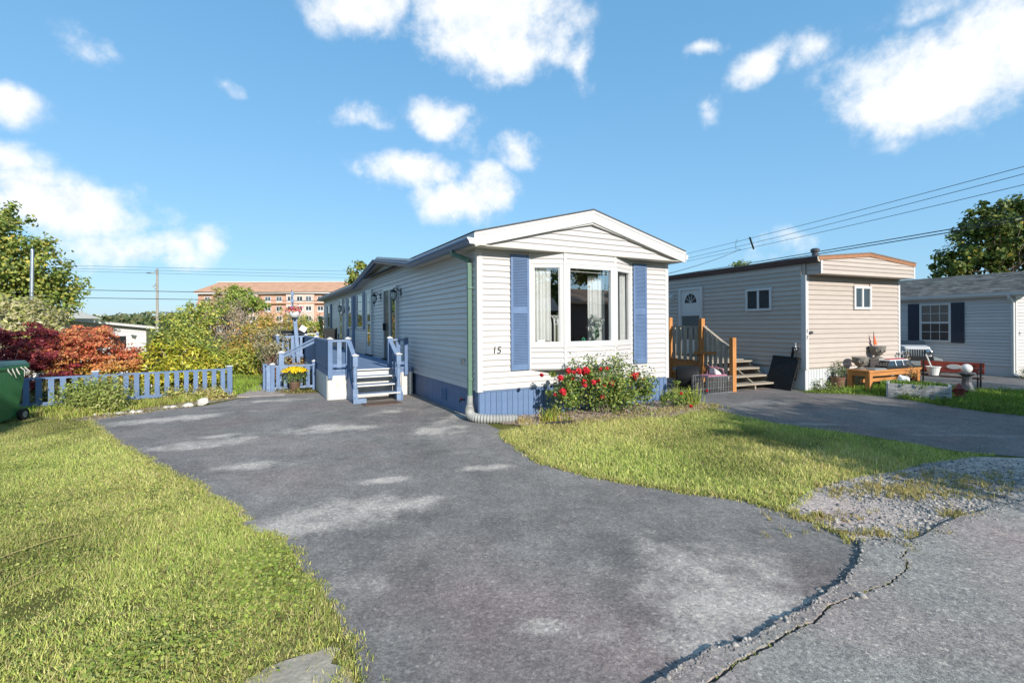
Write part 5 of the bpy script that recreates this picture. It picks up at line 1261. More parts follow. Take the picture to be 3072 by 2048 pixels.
for x in (-1.5, -.85, -.2): sd.part('stringer', MB().extrude_x([(.66, .0), (1.56, .0), (1.56, .62), (1.46, .62), (.66, .12)], x - .02, x + .02), 'grey_wood_h')
sd.part('cross_plank', MB().bar((-1.70, 1.75, .86), (-1.70, 1.05, .88), .04, .07), 'cedar_h')
# ---- clutter in front of the landing
dm = Thing('black_drum', 'big black plastic drum lying on its side by the cedar landing', 'drum', (-2.22, 1.42, 0), GRAY)
dmb = MB(); prof = [(.30, -.34), (.345, -.30), (.35, .22), (.33, .30), (.25, .33), (.22, .20), (.22, -.1)]
dmb.lathe(prof, 28); dmb.v = [(-2.22 + .82 * (p[0] * .66 + p[2] * .75), 1.42 + .82 * (p[0] * .75 - p[2] * .66), .285 + p[1] * .82) for p in dmb.v]
dm.part('shell', dmb, 'black_plastic', smooth=True)
hub = MB(); hub.lathe([(.12, .1), (.2, .1), (.2, .14)], 20); hub.v = [(-2.22 + .82 * (p[0] * .66 + p[2] * .75), 1.42 + .82 * (p[0] * .75 - p[2] * .66), .285 + p[1] * .82) for p in hub.v]; dm.part('inner_wall', hub, 'black_rubber')
cr = Thing('wire_crate', 'folding wire dog crate on the asphalt in front of the drum', 'crate', (-1.95, .9, .006), GRAY)
X0, X1, Y0, Y1, ZC = -2.5, -1.74, .55, 1.0, .38
fr = MB()
for x in (X0, X1):
    for y in (Y0, Y1): fr.tube([(x, y, .012), (x, y, ZC)], .007, 6)
for z in (.014, ZC):
    fr.tube([(X0, Y0, z), (X1, Y0, z), (X1, Y1, z), (X0, Y1, z), (X0, Y0, z)], .007, 6)
cr.part('frame', fr, 'steel')
bars = MB()
for k in range(1, 15): bars.tube([(X0 + k * .05, Y0, .014), (X0 + k * .05, Y0, ZC)], .0028, 4); bars.tube([(X0 + k * .05, Y1, .014), (X0 + k * .05, Y1, ZC)], .0028, 4)
for k in range(1, 9): bars.tube([(X0, Y0 + k * .05, .014), (X0, Y0 + k * .05, ZC)], .0028, 4); bars.tube([(X1, Y0 + k * .05, .014), (X1, Y0 + k * .05, ZC)], .0028, 4)
for z in (.14, .27): bars.tube([(X0, Y0, z), (X1, Y0, z), (X1, Y1, z), (X0, Y1, z), (X0, Y0, z)], .003, 4)
cr.part('bars', bars, 'steel', kind='stuff'); cr.part('tray', MB().box(X0 + .02, X1 - .02, Y0 + .02, Y1 - .02, .010, .03), 'black_plastic')
cu = Thing('doll_pram', 'small pink and white toy pram seat lying on the wire crate', 'toy', (-2.1, .8, ZC), GRAY)
cu.part('cushion', MB().hexa([(-2.4, .6, ZC + .005), (-1.8, .6, ZC + .005), (-1.84, .95, ZC + .005), (-2.36, .95, ZC + .005)], [(-2.37, .62, ZC + .03), (-1.83, .62, ZC + .04), (-1.86, .93, ZC + .04), (-2.3, .93, ZC + .03)]), 'pink_cloth', bevel=.01)
cu.part('frame', MB().tube([(-2.14, .64, ZC + .03), (-2.12, .66, ZC + .22), (-1.86, .7, ZC + .15), (-1.82, .7, ZC + .03)], .010, 6).tube([(-2.14, .9, ZC + .03), (-2.12, .9, ZC + .22), (-1.86, .9, ZC + .15), (-1.82, .9, ZC + .03)], .010, 6).tube([(-2.12, .66, ZC + .22), (-2.12, .9, ZC + .22)], .010, 6), 'pink_cloth')
cu.part('cloth', MB().hexa([(-2.1, .68, ZC + .035), (-1.88, .7, ZC + .035), (-1.88, .88, ZC + .035), (-2.1, .88, ZC + .035)], [(-2.1, .7, ZC + .18), (-1.94, .72, ZC + .10), (-1.94, .86, ZC + .10), (-2.1, .87, ZC + .18)]), 'white_cloth', bevel=.02)
pn = Thing('plastic_sheet', 'tall black plastic sheet leaning against the beige trailer', 'sheet', (-.30, .42, 0), GRAY)
pn.part('board', MB().hexa([(-.36, .12, 0.0), (-.335, .12, 0.0), (-.335, .82, 0), (-.36, .82, 0)], [(-.075, .10, .76), (-.05, .10, .76), (-.05, .80, .78), (-.075, .80, .78)]), 'black_plastic', bevel=.006)
pn.part('rim', MB().bar((-.062, .095, .765), (-.062, .805, .785), .045, .025), 'black_rubber')
hs = Thing('garden_hose', 'black garden hose hanging in long loops on the beige trailer side', 'hose', (-.06, .25, .55), GRAY)
hp = MB()
for k in range(4):
    r_ = .07 + k * .006; pts_ = [(-.05 - .012 * k, .22 + r_ * math.cos(a), .62 + .36 * math.sin(a) * (1 + .03 * k)) for a in np.linspace(0, 2 * math.pi, 24)]; hp.tube(pts_, .012, 6)
hs.part('coil', hp, 'black_rubber', smooth=True); hs.part('nozzle', MB().lathe([(.03, 0), (.038, .05), (.02, .12), (.018, .2)], 10, (-.07, .2, .92)), 'steel'); hs.part('hanger', MB().box(-.10, -.012, .17, .27, .95, 1.02), 'black_iron')
single('coiled_hose', MB().tube([(-.15 + .35 * math.cos(a) + .1 * a, 1.0 + .18 * math.sin(a) - .05 * a, .03 + .012 * a) for a in np.linspace(0, 5.5, 40)], .016, 7), 'black_rubber', 'loose black hose on the ground behind the black panel', 'hose', (-.1, 1.0, .0), GRAY, smooth=True)
# ---- low cedar bench table with ornaments
tb = Thing('cedar_table', 'low cedar table against the sunny wall of the beige trailer', 'table', (2.35, -.37, 0), GRAY)
TZ = .47
for k in range(4): tb.part('plank', MB().box(1.28, 3.42, -.64 + k * .14, -.505 + k * .14, TZ - .04, TZ), 'cedar_h')
tb.part('apron', MB().box(1.36, 3.34, -.60, -.565, TZ - .14, TZ - .04), 'cedar_h'); tb.part('apron', MB().box(1.32, 1.355, -.60, -.14, TZ - .14, TZ - .04), 'cedar_h'); tb.part('stretcher', MB().box(1.4, 3.3, -.42, -.37, .17, .25), 'cedar_h')
for x in (1.33, 3.24):
    for y in (-.62, -.22): tb.part('leg', MB().box(x, x + .11, y, y + .11, 0, TZ - .04), 'cedar')
def urn(x, y, z, label, s=1.0):
    u = Thing('stone_urn', label, 'urn', (x, y, z), GRAY, 'carved stone urns by the cedar table')
    u.part('foot', MB().lathe([(.12 * s, 0), (.12 * s, .02), (.06 * s, .04), (.055 * s, .07 * s)], 18, (x, y, z)), 'urn_stone')
    u.part('bowl', MB().lathe([(.05 * s, .06 * s), (.11 * s, .11 * s), (.16 * s, .19 * s), (.18 * s, .28 * s), (.185 * s, .31 * s), (.16 * s, .31 * s), (.13 * s, .22 * s)], 18, (x, y, z)), 'urn_stone', smooth=True)
    rb = None
    for k in range(9):
        a = k * 2 * math.pi / 9
        u.part('relief', MB().ball((x + .155 * s * math.cos(a), y + .155 * s * math.sin(a), z + .2 * s), .03 * s, 6, (1, 1, 1.5)), 'urn_stone', smooth=True)
    return u
urn(1.52, -.30, TZ, 'carved stone urn on the left end of the cedar table', .95)
bk = Thing('plinth_block', 'grey concrete block under the second stone urn', 'block', (2.42, -.17, TZ), GRAY); bk.part('block', MB().box(2.30, 2.54, -.27, -.07, TZ, TZ + .20), 'concrete', bevel=.01); bk.part('block_cap', MB().box(2.28, 2.56, -.29, -.05, TZ + .20, TZ + .23), 'concrete')
urn(2.42, -.17, TZ + .23, 'carved stone urn raised on a block behind the red topped toy', .98)
cn = Thing('orange_flag', 'little orange pennant on a stick standing in the raised urn', 'flag', (2.42, -.12, TZ + .45), GRAY); cn.part('stick', MB().tube([(2.40, -.12, TZ + .40), (2.36, -.12, TZ + .90)], .006, 6), 'bronze'); cn.part('pennant', MB().hexa([(2.38, -.125, TZ + .56), (2.50, -.125, TZ + .56), (2.50, -.10, TZ + .56), (2.38, -.10, TZ + .56)], [(2.365, -.12, TZ + .84), (2.375, -.12, TZ + .84), (2.375, -.11, TZ + .84), (2.365, -.11, TZ + .84)]), 'orange_plastic')
ty = Thing('toy_racer', 'black glazed toy car shell with red and white roof on the cedar table', 'toy', (2.6, -.45, TZ), GRAY)
def frustum(x0, x1, y0, y1, z0, z1, ix, iy): return MB().hexa([(x0, y0, z0), (x1, y0, z0), (x1, y1, z0), (x0, y1, z0)], [(x0 + ix, y0 + iy, z1), (x1 - ix, y0 + iy, z1), (x1 - ix, y1 - iy, z1), (x0 + ix, y1 - iy, z1)])
ty.part('body', frustum(2.05, 3.2, -.60, -.30, TZ, TZ + .07, .02, .01), 'black_plastic', bevel=.01); ty.part('cabin', frustum(2.1, 3.15, -.585, -.315, TZ + .07, TZ + .19, .15, .04), 'dark_pane')
ty.part('roof', frustum(2.22, 3.02, -.56, -.34, TZ + .19, TZ + .215, .03, .02), 'toy_white', bevel=.006); ty.part('roof_panel', frustum(2.3, 2.95, -.53, -.36, TZ + .215, TZ + .235, .05, .03), 'red_paint')
for x in (2.42, 2.72): ty.part('pillar', MB().bar((x, -.592, TZ + .07), (x + .02, -.548, TZ + .19), .03, .012, (0, 1, 0)), 'toy_white')
single('slate_tray', frustum(1.55, 2.02, -.62, -.34, TZ, TZ + .035, .03, .03), 'toy_grey', 'flat grey tray lying on the cedar table below the urn', 'tray', (1.8, -.48, TZ), GRAY, bevel=.005)
gb = Thing('golf_bag', 'black bag with steel topped handles leaning at the trailer corner', 'bag', (3.55, -.25, 0), GRAY)
gb.part('bag', MB().tube([(3.62, -.3, .0), (3.58, -.22, .4), (3.55, -.17, .62)], [.1, .11, .12], 12), 'black_plastic', smooth=True)
for k, (dx, dy) in enumerate(((-.05, 0), (.03, .03), (.06, -.04), (-.01, -.05))): gb.part('handle', MB().tube([(3.55 + dx, -.17 + dy, .6), (3.55 + dx * 1.5, -.17 + dy * 1.5, .78 + .03 * k)], .01, 6).ball((3.55 + dx * 1.5, -.17 + dy * 1.5, .79 + .03 * k), .03, 7), 'chrome')
def potted(name, label, x, y, r, h, frame, mat, cols, n, leaf, fh, fr_, base_z=0.0, grp=None, rim=True, flower=None):
    t = Thing(name, label, 'potted plant', (x, y, base_z), frame, grp)
    t.part('pot', MB().lathe([(r * .68, 0), (r * .95, h * .86), (r * 1.03, h * .87), (r * 1.03, h), (r * .88, h), (r * .85, h * .9)], 20, (x, y, base_z)), mat, smooth=False)
    t.part('soil', MB().lathe([(r * .84, h * .86), (r * .84, h * .91)], 16, (x, y, base_z)), 'soil')
    P, Nn, cs = clump_points(n, [(x, y, base_z + h + fh * .45, fr_, fr_, fh * .55)], max(12, n // 25), .22, .25)
    P[:, 2] = np.maximum(P[:, 2], base_z + h * .9)
    V, Fq, Cc = leaf_arrays(P, Nn, leaf, pick(cols, n), .45); np_object('foliage', np_mesh('foliage', V - np.array(t.base), Fq, 'leaf', Cc), parent=t.o)
    sm = MB()
    for c_ in cs[:10]: limb_mesh(sm, (x, y, base_z + h * .85), c_, .008, .003, 4, .06, 5)
    t.part('stem', sm, 'twig')
    if flower:
        m_ = flower[1]; a = RNG.uniform(0, 6.283, m_); rr = np.sqrt(RNG.random(m_)) * fr_ * 1.12
        zz = base_z + h + fh * (.55 + .5 * np.sqrt(np.clip(1 - (rr / (fr_ * 1.2)) ** 2, 0, 1)))
        P = np.stack([x + rr * np.cos(a), y + rr * np.sin(a), zz], 1); Nn = np.stack([np.cos(a) * rr / fr_, np.sin(a) * rr / fr_, np.ones(m_)], 1)
        V, Fq, Cc = leaf_arrays(P, Nn, flower[2], pick(flower[0], m_), .85, .45); np_object('flowers', np_mesh('flowers', V - np.array(t.base), Fq, 'petal', Cc), parent=t.o)['kind'] = 'stuff'
    return t
potted('potted_shrub', 'leafy grey green plant in a brown pot before the beige trailer', .95, -.13, .16, .30, GRAY, 'terracotta', [(.20, .24, .13), (.26, .29, .17), (.13, .18, .08)], 420, .055, .34, .24)
# ---- planter box, bench, globe, bucket and so on in the side garden
pb0, pb1 = Vector((8.02, 10.25, 0)), Vector((8.78, 9.62, 0)); pdv = (pb1 - pb0).normalized(); pnv = Vector((-pdv.y, pdv.x, 0)); pnv = pnv if pnv.y > 0 else -pnv
pbx = Thing('planter_box', 'weathered white timber planter box at the edge of the neighbour drive', 'planter', tuple(pb0))
pm = (pb0 + pb1) / 2; pl_ = (pb1 - pb0).length
for k in range(2): pbx.part('plank', oriented_box(pm, pdv, pl_, .05, .005 + k * .15, .15 + k * .15), 'old_white_wood', bevel=.008)
for k in range(2): pbx.part('plank', oriented_box(pm + pnv * .55, pdv, pl_, .05, .005 + k * .15, .15 + k * .15), 'old_white_wood', bevel=.008)
for q in (pb0, pb1): pbx.part('end_board', oriented_box(q + pnv * .275, pnv, .50, .05, .0, .31), 'skirt_white')
pbx.part('soil', oriented_box(pm + pnv * .275, pdv, pl_ - .06, .5, .02, .25), 'soil')
P_ = np.array([[pm.x, pm.y]]) + RNG.normal(0, 1, (90, 1)) * np.array([[pdv.x, pdv.y]]) * .28 + RNG.normal(0, 1, (90, 1)) * np.array([[pnv.x, pnv.y]]) * .13 + np.array([[pnv.x, pnv.y]]) * .28
np_object('plants', (lambda me: me)(tuft_stuff('plants', '', P_ - np.array([[pb0.x, pb0.y]]), 9, .11, .02, [(.2, .3, .05), (.12, .22, .04)], z0=.25)), parent=pbx.o)
hy = Thing('red_lantern', 'small red hydrant shaped ornament at the end of the planter box', 'ornament', (9.52, 10.22, 0))
hy.part('body', MB().lathe([(.11, 0), (.11, .03), (.08, .05), (.085, .16), (.10, .17), (.10, .19), (.075, .21), (.06, .25), (.03, .275), (.012, .29)], 16, (9.52, 10.22, 0)), 'hydrant_red', smooth=False)
for sg in (-1, 1): hy.part('outlet', MB().tube([(9.52 + sg * .06, 10.22 - .03 * sg, .13), (9.52 + sg * .13, 10.22 - .05 * sg, .13)], .03, 8), 'hydrant_red')
pz = Thing('globe_pedestal', 'dark fluted pedestal carrying a clear gazing globe beside the red bench', 'ornament', (10.42, 11.0, 0))
pz.part('pedestal', MB().lathe([(.17, 0), (.17, .03), (.13, .06), (.085, .22), (.09, .36), (.15, .40), (.16, .42), (.15, .44), (.06, .44)], 10, (10.42, 11.0, 0)), 'pedestal_dark')
pz.part('globe', MB().ball((10.42, 11.0, .53), .105, 18), 'globe_glass', smooth=True)
bR, bL = Vector((10.98, 11.2, 0)), Vector((10.28, 12.15, 0)); bd = (bL - bR).normalized(); bn = Vector((-bd.y, bd.x, 0)); bn = bn if bn.x > 0 else -bn
bl = (bL - bR).length; bm_ = (bL + bR) / 2
be = Thing('garden_bench', 'small garden bench with red back rest and iron legs', 'bench', tuple(bm_))
for k in range(3): be.part('seat_slat', oriented_box(bm_ + bn * (-.12 + k * .1), bd, bl, .085, .26, .285), 'bench_dark')
for k in range(2): be.part('back_slat', oriented_box(bm_ + bn * (.22 + .015 * k), bd, bl, .022, .36 + k * .135, .485 + k * .135), 'bench_red')
em = be.part('emblem', MB().lathe([(.13, 0), (.14, .006), (.12, .012)], 16, (0, 0, 0), 1, .42), 'pot_white')
em.matrix_local = Matrix.Translation(bm_ - Vector(be.base) + bn * .20 + Vector((0, 0, .50)) + bd * -.05) @ Matrix.Rotation(math.atan2(bd.y, bd.x), 4, 'Z') @ Matrix.Rotation(R(90), 4, 'X') @ Matrix.Translation(Vector(be.base))
for q in (bR + bd * .06, bL - bd * .06):
    be.part('leg', MB().bar(q - bn * .14, q - bn * .13 + Vector((0, 0, .27)), .03, .03), 'black_iron'); be.part('leg', MB().bar(q + bn * .16, q + bn * .20 + Vector((0, 0, .62)), .03, .03), 'black_iron')
    be.part('arm', MB().tube([q - bn * .13 + Vector((0, 0, .27)), q - bn * .15 + Vector((0, 0, .42)), q + bn * .02 + Vector((0, 0, .45)), q + bn * .19 + Vector((0, 0, .44))], .012, 6), 'black_iron')
bq = bL - bd * .30 - bn * .02
bu = Thing('bucket', 'white plastic bucket with a stick on the end of the garden bench', 'bucket', (bq.x, bq.y, .285))
bu.part('pail', MB().lathe([(.10, 0), (.135, .19), (.15, .195), (.15, .215), (.13, .215), (.12, .12)], 20, (bq.x, bq.y, .285)), 'pot_white'); bu.part('stick', MB().tube([(bq.x + .03, bq.y, .31), (bq.x - .14, bq.y + .05, .80)], .016, 7), 'pot_white')
single('crumpled_sheet', MB().hexa([(8.55, 10.62, .02), (8.86, 10.60, .02), (8.9, 10.85, .02), (8.6, 10.88, .02)], [(8.62, 10.66, .30), (8.78, 10.60, .42), (8.84, 10.72, .36), (8.68, 10.78, .46)]), 'white_cloth', 'crumpled pale sheet standing behind the planter box', 'sheet', (8.7, 10.7, 0), bevel=.04)
# ---- toy jeep
jx, jy = 12.62, 15.1
J = Frame(jx, jy, R(-27))
jp = Thing('toy_jeep', 'white ride-on toy jeep with slotted grille parked by the trailer corner', 'toy car', (0, 0, 0), J)
jp.part('grille', MB().hexa([(-.36, -.5, .40), (.36, -.5, .40), (.36, -.44, .40), (-.36, -.44, .40)], [(-.31, -.46, .84), (.31, -.46, .84), (.31, -.40, .84), (-.31, -.40, .84)]), 'toy_white', bevel=.03)
for k in range(7): jp.part('grille_slot', MB().hexa([(-.185 + k * .057, -.509, .47), (-.155 + k * .057, -.509, .47), (-.155 + k * .057, -.48, .47), (-.185 + k * .057, -.48, .47)], [(-.185 + k * .057, -.479, .77), (-.155 + k * .057, -.479, .77), (-.155 + k * .057, -.45, .77), (-.185 + k * .057, -.45, .77)]), 'black_plastic')
for sg in (-1, 1):
    h = MB(); h.lathe([(.085, 0), (.085, .03), (.06, .04), (.01, .045)], 16); h.v = [(sg * .265 + p[0], -.485 - p[2] * .98 - .0, .68 + p[1]) for p in h.v]; hl = jp.part('headlight', h, 'chrome'); 
    h = MB(); h.lathe([(.10, -.01), (.10, .012), (.08, .014)], 16); h.v = [(sg * .265 + p[0], -.482 - p[2], .68 + p[1]) for p in h.v]; jp.part('headlight_ring', h, 'black_plastic', hl)
    jp.part('fender', MB().hexa([(sg * .36, -.55, .44), (sg * .58, -.55, .42), (sg * .58, .0, .46), (sg * .36, .0, .46)], [(sg * .36, -.53, .52), (sg * .57, -.53, .49), (sg * .57, .0, .53), (sg * .36, .0, .55)]), 'toy_grey', bevel=.02)
    for yy in (-.32, .62):
        wl = MB(); wl.lathe([(.10, -.09), (.205, -.085), (.21, .085), (.10, .09)], 22); wl.v = [(sg * .46 + p[2], yy + p[0], .21 + p[1]) for p in wl.v]; wo_ = jp.part('wheel', wl, 'black_rubber'); 
        wl = MB(); wl.lathe([(.11, -.092), (.11, .092)], 16); wl.v = [(sg * .46 + p[2], yy + p[0], .21 + p[1]) for p in wl.v]; jp.part('rim', wl, 'steel', wo_)
jp.part('hood', MB().hexa([(-.33, -.44, .55), (.33, -.44, .55), (.36, .15, .55), (-.36, .15, .55)], [(-.31, -.42, .845), (.31, -.42, .845), (.36, .15, .88), (-.36, .15, .88)]), 'toy_white', bevel=.02)
jp.part('bumper', MB().box(-.56, .56, -.66, -.53, .27, .42), 'toy_grey', bevel=.02); jp.part('chassis', MB().box(-.36, .36, -.54, .9, .16, .56), 'black_plastic'); jp.part('body', MB().box(-.4, .4, .15, .9, .5, .82), 'toy_white', bevel=.02)
jp.part('windscreen', MB().hexa([(-.36, .14, .86), (.36, .14, .86), (.36, .17, .86), (-.36, .17, .86)], [(-.33, .24, 1.02), (.33, .24, 1.02), (.33, .27, 1.02), (-.33, .27, 1.02)]), 'dark_pane')

# ================================================================== white home on the right
WW, WL = 4.2, 12.0
wh = Thing('mobile_home', 'white sided home with grey shingle roof and navy shutters', 'house', (0, 0, 0), WHITE)
w = MB(); w.box(.012, WW, .012, WL, -.02, 2.34); w.add([(.012, .012, 2.34), (WW, .012, 2.34), (WW / 2, .012, 3.1), (.012, WL, 2.34), (WW, WL, 2.34), (WW / 2, WL, 3.1)], [(0, 1, 2), (5, 4, 3)]); wh.part('wall', w, 'vinyl_white')
siding_face(wh, 'x-', 0, .06, 5.2, .30, 2.31, 'vinyl_white', .097); siding_face(wh, 'y-', 0, .06, 2.6, .30, 2.40, 'vinyl_white', .097)
wh.part('skirting_panel', MB().box(.0, .02, .02, 5.2, -.03, .298), 'vinyl_white'); wh.part('skirting_panel', MB().box(.02, 2.6, .0, .02, -.03, .298), 'vinyl_white')
cb = MB(); cb.box(-.02, .06, -.022, 0, .0, 2.36); cb.box(-.021, .0, .0, .07, .0, 2.36); wh.part('corner_board', cb, 'trim_white')
# shingle roof, one strip of tabs per course
SLP = (3.19 - 2.45) / (WW / 2 + .16); nc = 24; V_ = []; F_ = []; C_ = []
for c_ in range(nc):
    x0 = -.16 + (WW / 2 + .16) * c_ / nc; x1 = -.16 + (WW / 2 + .16) * (c_ + 1.04) / nc; y = -.36 + (c_ % 2) * -.1
    while y < WL + .3:
        wdt = random.Random(c_ * 999 + int(y * 37)).uniform(.10, .26); y1 = min(y + wdt, WL + .3); lift = .012 + .006 * random.Random(int(y * 91) + c_).random()
        k0 = len(V_); ya = max(y, -.36)
        if y1 - ya > .02:
            for (xx, yy, dz) in ((x0, ya, lift), (x0, y1, lift), (x1, y1, .002), (x1, ya, .002), (x0, ya, 0), (x0, y1, 0)): V_.append((xx, yy, 2.45 + (xx + .16) * SLP + dz))
            g_ = random.Random(c_ * 31 + int(y * 53)).choice([(.22, .195, .17), (.33, .295, .26), (.15, .138, .125), (.27, .24, .205), (.235, .21, .18)]); C_ += [g_] * 6
            F_ += [(k0, k0 + 1, k0 + 2), (k0, k0 + 2, k0 + 3), (k0 + 4, k0 + 5, k0 + 1), (k0 + 4, k0 + 1, k0)]
        y = y1
rs_ = wh.part('roof', MB().hexa([(-.16, -.36, 2.42), (WW / 2, -.36, 3.16), (WW / 2, WL + .3, 3.16), (-.16, WL + .3, 2.42)], [(-.16, -.36, 2.448), (WW / 2, -.36, 3.188), (WW / 2, WL + .3, 3.188), (-.16, WL + .3, 2.448)]).hexa([(WW / 2, -.36, 3.16), (WW + .16, -.36, 2.42), (WW + .16, WL + .3, 2.42), (WW / 2, WL + .3, 3.16)], [(WW / 2, -.36, 3.188), (WW + .16, -.36, 2.448), (WW + .16, WL + .3, 2.448), (WW / 2, WL + .3, 3.188)]), 'roof_grey')
o = np_object('shingles', np_mesh('shingles', np.array(V_), np.array(F_), 'shingles', np.array(C_)), parent=rs_); o['kind'] = 'stuff'
wh.part('gutter', MB().extrude_y([(-.15, 2.44), (-.25, 2.45), (-.23, 2.36), (-.15, 2.36)], -.30, WL), 'trim_white'); wh.part('eave_soffit', MB().box(-.16, .0, -.3, WL, 2.315, 2.345), 'trim_white'); wh.part('eave_fascia', MB().box(-.165, -.145, -.34, WL, 2.32, 2.43), 'trim_white')
for xa, xb in ((-.17, WW / 2), (WW + .17, WW / 2)):
    f = MB(); za, zb = 2.43, 3.17; f.hexa([(xa, -.35, za - .17), (xb, -.35, zb - .17), (xb, -.32, zb - .17), (xa, -.32, za - .17)], [(xa, -.35, za), (xb, -.35, zb), (xb, -.32, zb), (xa, -.32, za)]); wh.part('fascia_board', f, 'trim_white')
d2 = MB(); 
for a_, b_2 in (((-.2, .05, 2.36), (-.19, .05, 2.28)), ((-.19, .05, 2.28), (-.06, .03, 2.14)), ((-.06, .03, 2.14), (-.06, .03, .08)), ((-.06, .03, .08), (-.12, -.14, .03))): d2.bar(a_, b_2, .075, .06, (0, 1, .02))
wh.part('downspout', d2, 'trim_white')
f = MB(); y0, y1, z0, z1 = 1.49, 2.34, .96, 2.20; wd_ = .06
f.box(-.06, 0, y0, y0 + wd_, z0, z1); f.box(-.06, 0, y1 - wd_, y1, z0, z1); f.box(-.059, 0, y0 + wd_, y1 - wd_, z0, z0 + wd_); f.box(-.059, 0, y0 + wd_, y1 - wd_, z1 - wd_, z1); f.box(-.055, 0, y0 + wd_, y1 - wd_, 1.55, 1.61)
wi = wh.part('window', f, 'frame_white', bevel=.002)
wh.part('pane', MB().box(-.032, -.028, y0 + wd_, y1 - wd_, 1.61, z1 - wd_), 'sky_pane', wi); wh.part('pane', MB().box(-.032, -.028, y0 + wd_, y1 - wd_, z0 + wd_, 1.55), 'dark_pane', wi)
for zz0, zz1 in ((1.02, 1.55), (1.61, 2.14)):
    zm_ = (zz0 + zz1) / 2; wh.part('glazing_bar', MB().box(-.037, -.033, y0 + wd_, y1 - wd_, zm_ - .007, zm_ + .007), 'frame_white', wi)
    for k in (1, 2):
        ym = y0 + wd_ + (y1 - y0 - 2 * wd_) * k / 3; wh.part('glazing_bar', MB().box(-.0375, -.033, ym - .007, ym + .007, zz0, zz1), 'frame_white', wi)
flat_shutter(wh, 1.16, 1.48, .945, 2.205, 'navy', -.01); flat_shutter(wh, 2.36, 2.68, .945, 2.205, 'navy', -.01)
me = text_mesh('5', .13, .004, 0); me.materials.append(MATS['number_dark']); o = bpy.data.objects.new('house_number', me); COL.objects.link(o); o.parent = wh.o; o.location = (.13, -.028, 1.22); o.rotation_euler = (R(90), 0, 0)

# ================================================================== wheeled bin
bn_ = Frame(-8.60, 7.90, R(14))
wb_ = Thing('wheeled_bin', 'green wheeled bin with grey green lid beside the weedy bed', 'bin', (0, 0, 0), bn_)
wb_.part('body', MB().hexa([(-.23, -.26, .02), (.23, -.26, .02), (.23, .22, .08), (-.23, .22, .08)], [(-.29, -.36, .92), (.29, -.36, .92), (.29, .36, .92), (-.29, .36, .92)]), 'bin_green', bevel=.02)
wb_.part('rim', MB().hexa([(-.31, -.39, .89), (.31, -.39, .89), (.31, .38, .89), (-.31, .38, .89)], [(-.31, -.39, .94), (.31, -.39, .94), (.31, .38, .94), (-.31, .38, .94)]), 'bin_green', bevel=.01)
wb_.part('lid', MB().hexa([(-.305, -.41, .942), (.305, -.41, .942), (.305, .40, .942), (-.305, .40, .942)], [(-.26, -.34, 1.0), (.26, -.34, 1.0), (.27, .36, 1.02), (-.27, .36, 1.02)]), 'bin_lid', bevel=.015)
wb_.part('handle', MB().tube([(-.25, .38, .93), (-.25, .47, .95), (.25, .47, .95), (.25, .38, .93)], .016, 8), 'bin_green')
for sg in (-1, 1):
    wl = MB(); wl.lathe([(.05, -.03), (.10, -.028), (.10, .028), (.05, .03)], 18); wl.v = [(sg * .275 + p[2], .27 + p[0], .10 + p[1]) for p in wl.v]; wo_ = wb_.part('wheel', wl, 'black_rubber')
    wl = MB(); wl.lathe([(.055, -.033), (.055, .033)], 12); wl.v = [(sg * .275 + p[2], .27 + p[0], .10 + p[1]) for p in wl.v]; wb_.part('rim', wl, 'grey_plastic', wo_)
ra = MB()
for k in range(5): ra.tube([(.29, -.1 + k * .09, .93), (.33 + .01 * k, -.12 + k * .1, .86 - .03 * (k % 3)), (.36, -.1 + k * .09, .80 - .05 * (k % 2))], [.012, .008, .003], 5)
wb_.part('frayed_strap', ra, 'soffit_tan')
# ---- stones along the drive
for i, (x, y, w_, h_) in enumerate([(1975, 660, 110, 85), (1830, 697, 100, 46), (1690, 714, 60, 34), (1622, 720, 70, 28), (1355, 762, 60, 40), (1290, 767, 60, 40), (1245, 748, 40, 26), (1160, 778, 110, 24), (910, 795, 60, 30), (1045, 787, 70, 22)]):
    gx, gy = G(x / 3.267, 1000 + (y + h_ * .5) / 3.267); sc = gy / F_PX / 3.267
    rw, rh = w_ * sc * .5, h_ * sc * .55
    r_ = random.Random(i + 5); bmv = bmesh.new(); bmesh.ops.create_icosphere(bmv, subdivisions=2, radius=1)
    for vv in bmv.verts:
        k_ = 1 + r_.uniform(-.16, .16); vv.co = Vector((vv.co.x * rw * k_, vv.co.y * rw * .75 * k_, max(-.5, vv.co.z) * rh * k_))
    me = bpy.data.meshes.new('stone'); bmv.to_mesh(me); bmv.free(); me.materials.append(MATS['stone_white'])
    o = bpy.data.objects.new('stone', me); COL.objects.link(o); o.location = (gx, gy + rw * .4, rh * .45); o.rotation_euler = (0, R(-24 if i == 0 else 0), r_.uniform(0, .6))
    props(o, 'big tilted whitewashed stone at the path end of the weedy bed' if i == 0 else 'small pale stone edging the driveway along the weedy bed', 'stone', 'stones edging the driveway')

